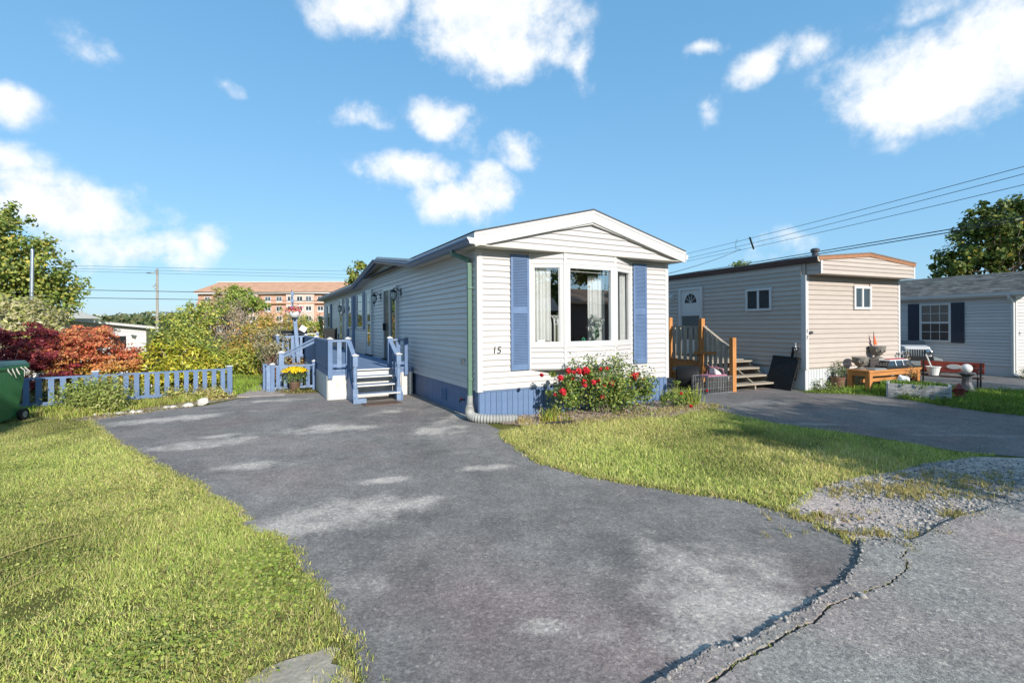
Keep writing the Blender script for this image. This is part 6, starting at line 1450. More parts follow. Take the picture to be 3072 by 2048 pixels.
# ================================================================== plants
def plant(name, label, cat, base, ells, n, leaf, cols, clumps=60, sig=.16, shell=.5, aspect=.5, mat='leaf', w=None, limbs=14, lr=.02, group=None, stem='twig', spread=.7, flat=1.0, hue=None, frame=None, droop=0.0, trunk=None, foliage='foliage'):
    """a shrub or tree: limbs growing from its base into the leaf clumps, leaves in one mesh"""
    t = Thing(name, label, cat, base, WORLD, group)
    P, Nn, cs = clump_points(n, ells, clumps, sig, shell, flat)
    P[:, 2] = np.maximum(P[:, 2], base[2] + .02)
    col = pick(cols, n, w)
    if hue is not None: col = hue(P, col)
    V, Fq, Cc = leaf_arrays(P, Nn, leaf, col, aspect, spread, droop)
    np_object(foliage, np_mesh(foliage, V - np.array(base), Fq, mat, Cc), parent=t.o)
    sm = MB()
    start = Vector(base)
    if trunk:
        h, r0, r1 = trunk; limb_mesh(sm, (base[0], base[1], base[2] - .1), (base[0] + .05 * h, base[1], base[2] + h), r0, r1, 7, .015, 9, 3); start = Vector((base[0] + .05 * h, base[1], base[2] + h))
    for i in range(min(limbs, len(cs))):
        s0 = start if not trunk else Vector((base[0] + .05 * trunk[0] * .7, base[1], base[2] + trunk[0] * random.Random(i).uniform(.55, 1.0)))
        limb_mesh(sm, s0 + Vector((random.Random(i).uniform(-.06, .06), random.Random(i + 9).uniform(-.06, .06), -.02)), cs[i], lr, lr * .3, 5, .07, 5, i)
    t.part('trunk' if trunk else 'branches', sm, 'bark' if trunk else stem, smooth=True)
    return t
def ell_px(x, y, d, rx, ry, depth=None):
    """ellipsoid from a place in the photograph (2352 px wide) at distance d"""
    c = PD(x, y, d); k = KD * d / F_PX
    return (c[0], c[1], c[2], rx * k, depth if depth else rx * k * .8, ry * k)
# rose bush below the bay
def rose(label, ells, n, flowers, base, clumps=70):
    b_ = HOUSE.w(base); ee = [(*HOUSE.w(e[:3]), *e[3:]) for e in ells]
    t = plant('rose_bush', label, 'rose bush', b_, ee, n, .052, [(.11, .19, .04), (.19, .28, .055), (.30, .37, .08), (.08, .14, .04), (.34, .35, .09)], clumps, .19, .25, .6, limbs=26, lr=.008, group=None, stem='twig')
    for (s_, tt, z, r_) in flowers:
        c = np.array(HOUSE.w((s_, tt, z))); m_ = 20
        d = RNG.normal(0, 1, (m_, 3)); d /= np.linalg.norm(d, axis=1, keepdims=True)
        V, Fq, Cc = leaf_arrays(c + d * r_ * .5, d, r_ * 1.15, pick([(.62, .03, .045), (.70, .06, .07), (.52, .02, .035)], m_), .95, .3)
        np_object('rose', np_mesh('rose', V - np.array(b_), Fq, 'petal', Cc), parent=t.o)
def rf_(x, y, t_=-.62):     # photograph zoom point -> house coordinates on plane t
    px, py = 1500 + x / 3.36, 1050 + y / 3.36
    r = ray(px, py); a_ = np.array([-HOUSE.s, HOUSE.c]); c_ = np.array([HOUSE.x, HOUSE.y]); k_ = (t_ + c_ @ a_) / (r[:2] @ a_); q = r * k_; b_ = np.array([HOUSE.c, HOUSE.s])
    return float((q[:2] - c_) @ b_), float(q[2] + CAM_H)
fl = []
for (x, y, r_) in [(620, 280, .05), (610, 408, .055), (735, 285, .035), (690, 215, .04), (720, 205, .045), (800, 210, .05), (850, 195, .05), (900, 215, .045), (860, 320, .045), (850, 355, .04), (925, 322, .045), (990, 330, .04), (1020, 300, .035), (1108, 332, .045), (1025, 360, .03), (1045, 470, .04), (1350, 250, .05), (1370, 290, .04), (1370, 350, .05), (1435, 292, .035), (1390, 245, .04), (1050, 185, .035), (1025, 190, .03), (415, 250, .035), (640, 440, .03), (580, 450, .025), (880, 235, .04), (760, 225, .035), (960, 335, .03), (1320, 255, .035)]:
    s_, z = rf_(x, y, -.72); fl.append((s_, -.72 + RNG.normal(0, .05), z, r_ * 1.35))
rose('big rambling rose bush full of red roses under the bay window', [(1.55, -.55, .45, .45, .3, .45), (2.1, -.6, .55, .6, .35, .5), (2.7, -.55, .45, .6, .32, .42), (1.35, -.5, .35, .35, .25, .32), (1.75, -.6, .85, .35, .22, .22), (3.1, -.5, .55, .28, .22, .4), (2.4, -.6, .25, .9, .35, .25), (2.3, -.62, .62, .85, .3, .32), (1.14, -.68, .80, .17, .1, .12), (1.25, -.62, .6, .16, .12, .2)], 8400, fl, (2.15, -.55, .0), 130)
rose('small sprawling rose with a few red blooms by the house corner', [(3.9, -.75, .16, .3, .25, .16), (3.6, -.7, .2, .2, .2, .2), (4.25, -.3, .3, .12, .1, .3)], 900, [(3.72, -.9, .30, .04), (3.86, -1.0, .06, .04), (4.9, -.5, .22, .035)], (3.85, -.7, .0), 30)
def clump_grass(label, pts, blades, h, w_, cols, base):
    me = tuft_stuff('grass_clump', '', np.array(pts) - np.array([base[:2]]), blades, h, w_, cols, lean=.75); o = np_object('grass_clump', me, (base[0], base[1], .008)); props(o, label, 'plant')
b0 = HOUSE.w((.98, -.72)); clump_grass('yellowing tuft of lily leaves beside the wood chips', b0[:2] + RNG.normal(0, .09, (26, 2)), 6, .24, .014, [(.36, .36, .06), (.5, .38, .08), (.22, .3, .05)], b0)
b0 = HOUSE.w((4.25, -.55)); clump_grass('bright green tuft of upright leaves at the right end of the rose bed', b0[:2] + RNG.normal(0, .13, (36, 2)), 6, .34, .018, [(.36, .42, .05), (.25, .35, .04), (.42, .44, .1)], b0)
b0 = HOUSE.w((.55, -.55)); clump_grass('small dry tuft by the drain pipe end', b0[:2] + RNG.normal(0, .06, (24, 2)), 6, .10, .012, STRAW, b0)
single('bed_edging', MB().bar(HOUSE.w((.75, -.88, .03)), HOUSE.w((1.25, -.98, .03)), .02, .06), 'black_rubber', 'short strip of black plastic edging at the rose bed', 'edging', HOUSE.w((1.0, -.93, .0)))
# yellow mum beside the planter fence
potted('potted_mum', 'yellow chrysanthemum in a brown plastic pot before the planter fence', -2.40, 5.33, .135, .25, HOUSE, 'pot_brown', [(.16, .24, .06), (.22, .3, .08)], 900, .04, .34, .27, flower=([(.80, .56, .015), (.82, .63, .03), (.75, .48, .01)], 620, .05))
for lab, e, cols, n, lf in (('dry orange brown perennial inside the planter fence', (-2.35, 6.1, .45, .3, .2, .35), [(.40, .2, .06), (.3, .14, .06), (.45, .3, .1)], 700, .07), ('reddish low shrub behind the planter fence corner', (-2.85, 6.7, .45, .28, .25, .38), [(.32, .10, .08), (.4, .16, .1), (.2, .12, .06)], 600, .06), ('sprawling weeds at the foot of the planter fence', (-2.5, 5.25, .05, .55, .14, .09), [(.2, .25, .06), (.32, .3, .1), (.4, .3, .12)], 420, .05)):
    b_ = HOUSE.w((e[0], e[1], 0)); plant('perennial', lab, 'plant', b_, [(*HOUSE.w(e[:3]), *e[3:])], n, lf, cols, 26, .25, .3, .35, limbs=10, lr=.006)
# red autumn shrubs
def red_hue(P, c):
    z = np.clip((P[:, 2] - .3) / 1.1, 0, 1)[:, None]; nz = vnoise(P[:, 0], P[:, 2] * 1.6 + P[:, 1], 2.4, 8)[:, None]
    gold = pick([(.62, .33, .045), (.5, .42, .06), (.34, .36, .06)], len(P)); f = np.clip(1.45 - z * 1.5 - nz * .9, 0, 1)
    return c * (1 - f) + gold * f
REDS = [(.66, .19, .09), (.70, .27, .11), (.60, .14, .09), (.72, .34, .13)]
plant('burning_bush', 'wide orange red autumn shrub behind the blue picket fence', 'shrub', (-9.0, 11.0, .0), [ell_px(205, 812, 11.2, 95, 60, .8), ell_px(150, 825, 10.6, 70, 66, .8), ell_px(300, 842, 11.6, 46, 42, .7), ell_px(255, 838, 11.5, 60, 48, .6), ell_px(190, 772, 11.4, 60, 26, .6), ell_px(210, 870, 11.0, 110, 40, .6)], 24000, .07, REDS, 320, .12, .5, .55, limbs=30, lr=.014, flat=.35, hue=red_hue, spread=.55)
plant('burning_bush', 'red autumn shrub behind the green bin, shade put into its wine dark leaves', 'shrub', (-11.0, 10.0, .0), [ell_px(40, 812, 10.0, 105, 62, .8), ell_px(-60, 800, 10.0, 100, 70, .8), ell_px(75, 772, 10.4, 60, 28, .6), ell_px(60, 860, 10.0, 100, 50, .6)], 18000, .07, [(.30, .04, .06), (.22, .035, .055), (.42, .07, .06), (.36, .08, .05)], 150, .13, .55, .55, limbs=26, lr=.014, flat=.35, spread=.55)  # same species as the orange one; wine leaf colours carry painted shade
# rhododendron
plant('rhododendron', 'yellow green rhododendron with long glossy leaves behind the picket fence', 'shrub', (-7.7, 12.1, .0), [ell_px(395, 838, 12.0, 78, 52, .8), ell_px(450, 850, 12.2, 62, 50, .8), ell_px(360, 850, 11.8, 40, 62, .6), ell_px(420, 875, 11.6, 85, 42, .6)], 7000, .14, [(.54, .52, .05), (.44, .45, .04), (.6, .55, .08), (.28, .34, .04), (.56, .44, .06)], 150, .12, .6, .26, 'leaf_waxy', limbs=26, lr=.016, spread=.6)
# weeds in front of the picket fence
wd_spots = [(105, 900, 45, 22, 'seeding pinkish weeds beside the green bin', [(.26, .26, .10), (.34, .26, .16), (.2, .24, .07)]), (170, 905, 55, 30, 'feathery green weeds in the middle of the weedy bed', [(.20, .27, .06), (.27, .33, .08), (.33, .35, .12)]), (235, 905, 60, 32, 'tall feathery weeds against the pickets', [(.22, .28, .06), (.3, .34, .09), (.36, .36, .14)]), (310, 905, 50, 18, 'low clover like weeds under the pickets', [(.24, .3, .06), (.32, .34, .08)]), (380, 908, 55, 14, 'thin weeds and grass by the row of stones', [(.3, .33, .08), (.42, .36, .14)]), (470, 905, 50, 12, 'straw coloured grass weeds near the fence end post', [(.42, .36, .13), (.32, .34, .08), (.5, .4, .2)])]
for x, y, rx, ry, lab, cols in wd_spots:
    ry = ry * (1.45 if x < 250 else 1.1)
    g0 = GD(x, y + ry); d = g0[1]; k_ = KD * d / F_PX
    plant('weed_clump', lab, 'weeds', (g0[0], g0[1] + .1, .0), [(g0[0], g0[1] + .15, ry * k_ * .8, rx * k_, .22, ry * k_ * 1.1)], 3000 if ry > 20 else 1800, .062, [tuple(v * 1.25 for v in c) for c in cols], 70, .2, .3, .35, limbs=24, lr=.004, spread=.9)
P = np.array([(*GD(x, y), RNG.uniform(.1, .3)) for x, y in [(170, 920), (215, 905), (300, 915), (350, 908), (130, 880), (100, 892), (275, 925), (330, 925), (250, 912), (390, 905), (205, 925), (165, 928)]])
P = np.repeat(P, 6, 0) + RNG.normal(0, .02, (len(P) * 6, 3)); V, Fq, Cc = leaf_arrays(P, np.tile([0, -.5, 1.], (len(P), 1)), .04, pick([(.72, .7, .72), (.66, .6, .6)], len(P)), .8)
o = np_object('weed_flowers', np_mesh('weed_flowers', V, Fq, 'petal', Cc)); props(o, 'scattered tiny pale flowers among the weeds', 'flowers', None, 'stuff')
b0 = GD(60, 955); clump_grass('fresh broad grass clump beside the bin wheel', b0 + RNG.normal(0, .07, (18, 2)), 5, .2, .025, [(.24, .36, .05), (.2, .3, .04)], b0)
b0 = GD(160, 945); clump_grass('fresh grass clump at the lawn corner of the weedy bed', b0 + RNG.normal(0, .13, (26, 2)), 6, .16, .018, [(.28, .36, .05), (.34, .38, .08)], b0)
# garden shrubs beyond the back lawn
def shrub_px(name, lab, ells, n, leaf, cols, cl=90, **k):
    cl = int(cl * 1.5); n = int(n * 1.15)
    cols = [tuple(min(.7, v * 1.3) for v in c) for c in cols]; e0 = ells[0]; bx, by = e0[0], e0[1]; zb = float(gz(bx, by))
    return plant(name, lab, 'shrub', (bx, by, zb), ells, n, leaf, cols, cl, k.pop('sig', .11), k.pop('shell', .45), k.pop('aspect', .5), limbs=k.pop('limbs', 18), lr=k.pop('lr', .03), group='shrubs beyond the back lawn', **k)
OLIVE = [(.24, .30, .06), (.36, .38, .075), (.46, .42, .09), (.15, .21, .05)]
shrub_px('garden_shrub', 'tall mixed green shrub rising right of the white shed home', [ell_px(430, 755, 18, 62, 50, 1.1), ell_px(410, 790, 17.5, 50, 45, 1), ell_px(470, 720, 18.5, 50, 30, .9), ell_px(455, 810, 17, 70, 50, 1)], 7200, .11, OLIVE, 150)
shrub_px('garden_shrub', 'bare twiggy pinkish grey shrub with few leaves', [ell_px(520, 715, 20, 60, 42, 1), ell_px(545, 760, 19.5, 50, 50, 1)], 2600, .08, [(.46, .36, .27), (.38, .3, .22), (.3, .28, .12)], 80, limbs=70, lr=.022, aspect=.35)
shrub_px('garden_shrub', 'round bright green tree crown in front of the brick building', [ell_px(560, 692, 21, 46, 28, 1), ell_px(585, 700, 21, 28, 22, .8), ell_px(545, 668, 21.5, 24, 16, .7)], 3400, .11, [(.15, .23, .04), (.24, .31, .05), (.32, .32, .08)], 80, trunk=(1.7, .07, .04))
shrub_px('garden_shrub', 'small feathery tree top before the brown roof', [ell_px(520, 672, 22, 30, 18, .8), ell_px(510, 700, 22, 30, 25, .8)], 1500, .10, [(.4, .33, .12), (.28, .28, .08)], 40, trunk=(1.8, .06, .03))
shrub_px('garden_shrub', 'orange brown autumn shrub behind the planter fence', [ell_px(590, 775, 17, 62, 48, 1), ell_px(640, 755, 18, 60, 45, 1), ell_px(560, 815, 16.5, 50, 40, .9)], 5600, .10, [(.42, .30, .07), (.46, .26, .07), (.3, .28, .06), (.25, .26, .06)], 130, limbs=40)
shrub_px('garden_shrub', 'low yellow green bush at the edge of the back lawn', [ell_px(575, 830, 15.8, 58, 32, .9), ell_px(640, 822, 15.5, 30, 30, .7), ell_px(520, 826, 16, 34, 30, .8)], 4200, .10, [(.36, .36, .05), (.26, .30, .05), (.16, .22, .04), (.42, .38, .08)], 110)
shrub_px('garden_shrub', 'small leaved bush dotted with pale seed heads by the deck', [ell_px(625, 785, 14.6, 36, 40, .6), ell_px(650, 800, 14.4, 20, 35, .5)], 2600, .06, [(.34, .28, .17), (.46, .4, .3), (.26, .24, .1), (.2, .2, .08)], 70, limbs=36, lr=.012)
shrub_px('garden_shrub', 'green bushes far behind the deck post', [ell_px(715, 752, 24, 32, 34, 1.2), ell_px(680, 770, 23, 30, 34, 1.0)], 3000, .12, [(.18, .25, .05), (.28, .31, .06), (.4, .34, .08)], 70)
shrub_px('garden_shrub', 'golden low shrub behind the barbecue', [ell_px(700, 782, 21, 46, 12, .7)], 1200, .10, [(.55, .36, .05), (.42, .33, .06)], 30)
shrub_px('garden_shrub', 'dark green hedge filling in behind the rhododendron', [ell_px(460, 850, 16, 95, 40, .8), ell_px(380, 800, 17, 40, 40, .8)], 3600, .12, [(.12, .16, .035), (.2, .22, .05), (.09, .11, .035)], 80)
# pale variegated shrub and maple at the left edge
plant('pale_shrub', 'cream variegated shrub with upright sprays behind the red shrub', 'shrub', (-14.9, 14.3, -.4), [ell_px(60, 715, 14.5, 70, 38, .9), ell_px(20, 740, 14.2, 60, 30, .8), ell_px(110, 725, 15, 30, 32, .8), ell_px(60, 765, 14, 80, 40, .9), ell_px(130, 735, 15.5, 26, 22, .6)], 4200, .13, [(.56, .50, .26), (.48, .46, .18), (.4, .42, .12), (.6, .52, .34)], 110, .12, .5, .4, limbs=30, lr=.02)
MAPLE = [(.21, .28, .055), (.31, .36, .075), (.44, .42, .10), (.13, .19, .05), (.54, .42, .08)]
mx = PD(40, 745, 20)
plant('maple_tree', 'leafy green maple tree with autumn tints beside the grey lamp pole', 'tree', (mx[0] - .8, 20.5, -1.2), [ell_px(20, 560, 20, 60, 70, 1.6), ell_px(-40, 600, 20, 90, 90, 1.6), ell_px(70, 630, 20, 75, 60, 1.5), ell_px(120, 640, 20.5, 62, 48, 1.3), ell_px(40, 690, 20, 90, 50, 1.5), ell_px(15, 500, 20.4, 40, 36, .9), ell_px(95, 565, 20.2, 40, 40, 1), ell_px(150, 690, 20.8, 40, 50, 1), ell_px(0, 455, 20.4, 18, 26, .5)], 11000, .15, MAPLE, 230, .15, .25, .8, w=[3, 3, 2, 2, .5], limbs=46, lr=.045, trunk=(4.5, .17, .08), foliage='crown', stem='bark')
tx = PD(2290, 640, 27)
plant('maple_tree', 'large dark green maple behind the grey shingle roof', 'tree', (tx[0], 27.0, 0), [ell_px(2300, 560, 27, 95, 75, 2.4), ell_px(2240, 590, 27, 75, 55, 1.8), ell_px(2190, 610, 27, 50, 36, 1.4), ell_px(2340, 500, 27, 70, 50, 2), ell_px(2250, 520, 27, 45, 40, 1.5), ell_px(2400, 560, 27, 90, 90, 2.2), ell_px(2280, 480, 27, 40, 28, 1.2)], 12500, .21, [(.085, .13, .028), (.12, .17, .03), (.2, .22, .045), (.06, .095, .025), (.34, .27, .05)], 230, .11, .4, .85, w=[3, 3, 2, 2, .5], limbs=46, lr=.06, trunk=(5.0, .22, .11), foliage='crown')
bx = PD(815, 690, 30); plant('tree', 'tree top showing over the left eave of the white home', 'tree', (bx[0] + .6, 30, -.6), [ell_px(812, 640, 30, 16, 22, .8), ell_px(840, 660, 30, 26, 26, 1.0), ell_px(832, 610, 30, 14, 12, .6)], 1500, .17, [(.16, .22, .04), (.36, .34, .06), (.24, .28, .05)], 50, .2, .3, .8, limbs=20, lr=.03, trunk=(3.6, .1, .05), foliage='crown')
bx = PD(1700, 640, 34); plant('tree', 'small tree top peeping over the beige trailer roof', 'tree', (bx[0], 34, 0), [ell_px(1700, 607, 34, 14, 7, .8), ell_px(1700, 630, 34, 20, 20, .9)], 600, .16, [(.18, .24, .05), (.26, .3, .07)], 24, .25, .3, .8, limbs=12, lr=.03, trunk=(3.2, .1, .05), foliage='crown')
# twiggy brown plant and weeds in the side garden
plant('dry_plant', 'dry brown stems of a dead perennial beside the bucket', 'plant', (9.75, 11.9, 0), [(9.75, 11.9, .42, .25, .2, .32)], 360, .07, [(.42, .25, .10), (.5, .34, .12), (.3, .2, .1)], 36, .2, .3, .3, limbs=34, lr=.006)
plant('weed_clump', 'green weeds growing against the white skirt of the beige trailer', 'weeds', GRAY.w((.35, -.2, 0)), [(*GRAY.w((.35, -.2, .1)), .3, .18, .13), (*GRAY.w((.8, -.25, .06)), .3, .14, .1)], 700, .05, [(.14, .2, .04), (.22, .27, .08)], 26, .25, .3, .4, limbs=16, lr=.004)
plant('weed_clump', 'weeds along the foot of the weathered planter box', 'weeds', (8.3, 9.85, 0), [(8.25, 9.95, .04, .35, .1, .07), (8.65, 9.6, .04, .2, .1, .07)], 600, .05, [(.16, .24, .04), (.24, .3, .06)], 26, .25, .3, .4, limbs=14, lr=.004)
plant('weed_clump', 'dark weeds by the downspout of the white home', 'weeds', WHITE.w((-.25, -.25, 0)), [(*WHITE.w((-.2, -.3, .12)), .25, .2, .16)], 350, .06, [(.1, .15, .03), (.16, .2, .05)], 20, .25, .3, .4, limbs=12, lr=.004)
plant('weed_clump', 'thin weeds against the long wall of the white home', 'weeds', WHITE.w((-.15, .95, 0)), [(*WHITE.w((-.15, .95, .16)), .16, .12, .13)], 90, .07, [(.2, .25, .12), (.14, .2, .07)], 14, .3, .3, .4, limbs=10, lr=.004)
# dry stalks on the lawn
for i, (x0, y0, x1, y1, lab) in enumerate([(0, 1276, 212, 1215, 'long straw stalk lying across the lawn'), (20, 1345, 135, 1300, 'short straw stalk on the lawn above the bare soil'), (0, 1238, 48, 1220, 'straw stalk on the lawn near the bin'), (300, 1172, 352, 1166, 'small pale straw on the lawn')]):
    a_, c_ = GD(x0, y0, .04), GD(x1, y1, .03); m_ = ((a_[0] + c_[0]) / 2, (a_[1] + c_[1]) / 2 + .03)
    single('straw_stalk', MB().tube([(*a_, .03), (a_[0] * .65 + c_[0] * .35, a_[1] * .65 + c_[1] * .35 + .02, .04), (*m_, .042), (*c_, .018)], [.003, .003, .0025, .0015], 5), 'straw', lab, 'straw', (a_[0], a_[1], 0))

# ================================================================== background
# apartment building
AB = Frame(*PD(455, 740, 147)[:2], R(1.5))
ap = Thing('apartment_building', 'long brick apartment building with brown hipped roof and white windows', 'building', (0, 0, -4), AB)
AL, AD, Z0, ZT = 62.0, 16.0, -5.0, 11.4
ap.part('wall', MB().box(0, AL, 0, AD, Z0, ZT), 'brick')
for x0, x1 in ((13.2, 18.5), (27, 35.5), (42, 48), (54, 60)): ap.part('bay_front', MB().box(x0, x1, -.8, .0, Z0, ZT), 'brick_pale')
for z in (8.35, 2.3): ap.part('string_course', MB().box(-.1, AL + .1, -.95, -.0, z, z + .4), 'brick' if z < 8 else 'roof_brown')
ap.part('cornice', MB().box(-.5, AL + .5, -1.2, AD + .5, ZT, ZT + .55), 'trim_white')
rfh = ap.part('roof', MB().hexa([(-1, -1.5, ZT + .55), (AL + 1, -1.5, ZT + .55), (AL + 1, AD + 1, ZT + .55), (-1, AD + 1, ZT + .55)], [(3.4, 5, ZT + 4.0), (AL - 3, 5, ZT + 4.0), (AL - 3, AD - 5, ZT + 4.0), (3.4, AD - 5, ZT + 4.0)]), 'roof_brown')
ap.part('roof_parapet', MB().box(3.0, AL - 3, 4.7, AD - 4.7, ZT + 4.0, ZT + 4.3), 'trim_white', rfh)
for r_i, z in enumerate((8.9, 5.9, 2.9, -.1)):
    for x in (3, 6.6, 10.2, 14.4, 17, 21.2, 24.6, 28.4, 31.2, 33.9, 37.2, 40, 43.4, 46.4, 50.5, 55, 58.5):
        yf = -.8 if any(a <= x <= c for a, c in ((13.2, 18.5), (27, 35.5), (42, 48), (54, 60))) else 0
        w_ = ap.part('window', MB().box(x - .95, x + .95, yf - .12, yf - .01, z - .15, z + 1.75), 'trim_white')
        for sg in (-.42, .42): ap.part('pane', MB().box(x + sg - .33, x + sg + .33, yf - .16, yf - .121, z + .45, z + 1.6), 'dark_pane' if (int(x) + r_i) % 3 else 'sky_pane', w_)
ap.part('balcony', MB().box(41.2, 42.6, -1.9, -.01, 7.9, 9.2), 'roof_grey')
# white home behind the red shrubs
wc = PD(178, 760, 24); SHF = Frame(-23.0, 23.0, R(40))
sh = Thing('mobile_home', 'small white home with low gable half hidden behind the red shrub', 'house', (0, 0, -1.35), SHF)
sw = 4.35
w = MB(); w.box(0, sw, .02, 2.4, -1.4, 1.52); w.add([(0, .02, 1.52), (sw, .02, 1.52), (sw * .32, .02, 1.9), (0, 2.4, 1.52), (sw, 2.4, 1.52), (sw * .32, 2.4, 1.9)], [(0, 1, 2), (5, 4, 3)]); sh.part('wall', w, 'vinyl_white')
siding_face(sh, 'y-', 0, .02, sw - .02, -1.3, 1.5, 'vinyl_white', .2, lip=.02)
for xa, xb in ((-.5, sw * .32), (sw + .5, sw * .32)): 
    f = MB(); f.hexa([(xa, -.4, 1.45), (xb, -.4, 1.90), (xb, 2.6, 1.90), (xa, 2.6, 1.45)], [(xa, -.4, 1.55), (xb, -.4, 1.99), (xb, 2.6, 1.99), (xa, 2.6, 1.55)]); sh.part('roof', f, 'trim_white')
    f = MB(); f.hexa([(xa, -.43, 1.55), (xb, -.43, 1.99), (xb, 2.6, 1.99), (xa, 2.6, 1.55)], [(xa, -.43, 1.575), (xb, -.43, 2.015), (xb, 9.2, 2.015), (xa, 2.6, 1.575)]); sh.part('roof_cover', f, 'trim_white')
bd_ = MB(); bd_.v = [(x * .4 + 2.1, -.025, 1.5 + z * .45) for x, z in ((-1, .25), (-.75, .12), (-.35, .0), (-.12, .12), (0, .3), (.1, .12), (.35, .02), (.75, .15), (1, .3), (.6, -.1), (.2, -.15), (.1, -.35), (-.1, -.35), (-.2, -.15), (-.6, -.1))]; n_ = len(bd_.v); bd_.v += [(p[0], -.05, p[2]) for p in bd_.v]
bd_.f = [tuple(range(n_)), tuple(range(2 * n_ - 1, n_ - 1, -1))] + [(i, (i + 1) % n_, (i + 1) % n_ + n_, i + n_) for i in range(n_)]
sh.part('bird_emblem', bd_, 'number_dark'); sh.part('side_window', MB().box(3.0, 3.5, -.03, -.0, .5, 1.1), 'dark_pane')
for k in range(3): sh.part('wall_ornament', MB().ball((2.75 + k * .22, -.04, 1.50 - .05 * k), .10, 6, (1, .3, .8)), 'grey_plastic')
sh.part('wall_ornament', MB().hexa([(3.75, -.03, .98), (3.9, -.03, .93), (3.9, -.0, .93), (3.75, 0, .98)], [(3.7, -.03, 1.18), (3.95, -.03, 1.12), (3.95, 0, 1.12), (3.7, 0, 1.18)]), 'number_dark')
# tiny white home edge at far left
lf = PD(5, 705, 30); single('far_house', MB().box(lf[0] - 5, lf[0] + .5, 30, 36, -1.5, 2.2).hexa([(lf[0] - 5.3, 29.6, 2.2), (lf[0] + .8, 29.6, 2.2), (lf[0] + .8, 36.4, 2.2), (lf[0] - 5.3, 36.4, 2.2)], [(lf[0] - 5.3, 32.5, 3.0), (lf[0] + .8, 32.5, 3.0), (lf[0] + .8, 33.5, 3.0), (lf[0] - 5.3, 33.5, 3.0)]), 'far_house', 'pale house edge seen past the maple tree', 'house', (lf[0], 30, -1.5))
# far houses and woods on the horizon
for i, (x, y) in enumerate([(215, 727), (245, 729), (262, 726), (290, 730), (310, 728), (330, 731), (275, 729), (232, 731)]):
    p = PD(x, y + 3, 420); w_ = 5 + (i % 3) * 2
    single('far_house', MB().box(p[0], p[0] + w_, 420, 430, p[2] - 14, p[2] + 1.0).hexa([(p[0] - .5, 419.5, p[2] + 1), (p[0] + w_ + .5, 419.5, p[2] + 1), (p[0] + w_ + .5, 430, p[2] + 1), (p[0] - .5, 430, p[2] + 1)], [(p[0] - .5, 424, p[2] + 3), (p[0] + w_ + .5, 424, p[2] + 3), (p[0] + w_ + .5, 426, p[2] + 3), (p[0] - .5, 426, p[2] + 3)]), 'far_house', 'tiny pale house among the trees on the far hillside', 'house', (p[0], 420, p[2] - 14), group='houses on the far hillside')
n = 9000; X = RNG.uniform(-420, -60, n); Y = RNG.uniform(300, 460, n); top = 5 + 6 * vnoise(X, Y, .03, 4) + (Y - 300) * .02
P = np.stack([X, Y, RNG.uniform(0, 1, n) ** .6 * top], 1); V, Fq, Cc = leaf_arrays(P, np.tile([0, -.5, 1.], (n, 1)), 3.2, pick([(.09, .13, .05), (.13, .17, .06), (.17, .19, .07), (.2, .18, .07)], n), .8)
o = np_object('far_woods', np_mesh('far_woods', V, Fq, 'leaf', Cc)); props(o, 'distant tree belt below the horizon on the left', 'woods', None, 'stuff')
# poles
p = PD(361, 740, 60)
up_ = Thing('utility_pole', 'tall wooden utility pole with street lamp arm far behind the gardens', 'pole', (p[0], 60, -1.35))
up_.part('shaft', MB().tube([(p[0], 60, -1.5), (p[0] + .05, 60, 8.8)], [.17, .12], 10), 'pole_wood')
up_.part('cross_arm', MB().box(p[0] - .5, p[0] + .15, 59.9, 60.05, 6.55, 6.68), 'pole_wood'); up_.part('cross_arm', MB().box(p[0] - .9, p[0] + .1, 59.9, 60.05, 8.2, 8.3), 'pole_wood')
up_.part('street_lamp', MB().box(p[0] - 1.2, p[0] - .75, 59.85, 60.1, 8.22, 8.36), 'steel')
for z in (6.75, 6.2, 8.4): up_.part('insulator', MB().lathe([(.05, 0), (.07, .1), (.03, .2)], 8, (p[0] - .1, 59.85, z)), 'steel')
p2 = PD(74, 575, 16); lp_ = Thing('lamp_pole', 'leaning grey metal pole in front of the maple tree', 'pole', (p2[0] - .1, 16, -1.2))
lp_.part('shaft', MB().tube([(p2[0] - .1, 16, -1.3), (p2[0] - .045, 16, 1.7), (p2[0], 16, p2[2])], [.06, .055, .045], 10), 'steel'); lp_.part('cap', MB().lathe([(.055, 0), (.055, .03), (.02, .05)], 10, (p2[0], 16, p2[2])), 'steel')
def wire(label, a_, b_2, sag, r_=.011, group=None, mat='wire_black'):
    a_, b_2 = Vector(a_), Vector(b_2); pts = [a_.lerp(b_2, t) - Vector((0, 0, sag * 4 * t * (1 - t))) for t in np.linspace(0, 1, 25)]
    return single('overhead_wire', MB().tube(pts, r_, 5), mat, label, 'wire', tuple(a_), WORLD, group)
g1 = 'distant wires on the left'
for z, y in ((609, 620), (615, 628), (620, 636)):
    a_ = PD(-200, z - 8, 58); b_2 = PD(1100, y + 8, 62); wire('thin grey wire passing the far utility pole, %s of three' % {609: 'highest', 615: 'middle', 620: 'lowest'}[z], a_, b_2, .1, .02, g1, 'steel')
for z, y in ((659, 673), (678, 689)): a_ = PD(-150, z, 33); b_2 = PD(950, y + 4, 36); wire('thick dark cable crossing behind the maple tree, %s of two' % {659: 'upper', 678: 'lower'}[z], a_, b_2, .05, .022, 'dark cables on the left')
pole_b = Thing('utility_pole', 'wooden utility pole standing behind the white home', 'pole', (11.3, 46.5, 0)); pole_b.part('shaft', MB().tube([(11.3, 46.5, -.1), (11.3, 46.5, 7.6)], [.16, .11], 10), 'pole_wood'); pole_b.part('cross_arm', MB().box(10.9, 12.0, 46.4, 46.55, 7.2, 7.32), 'pole_wood')
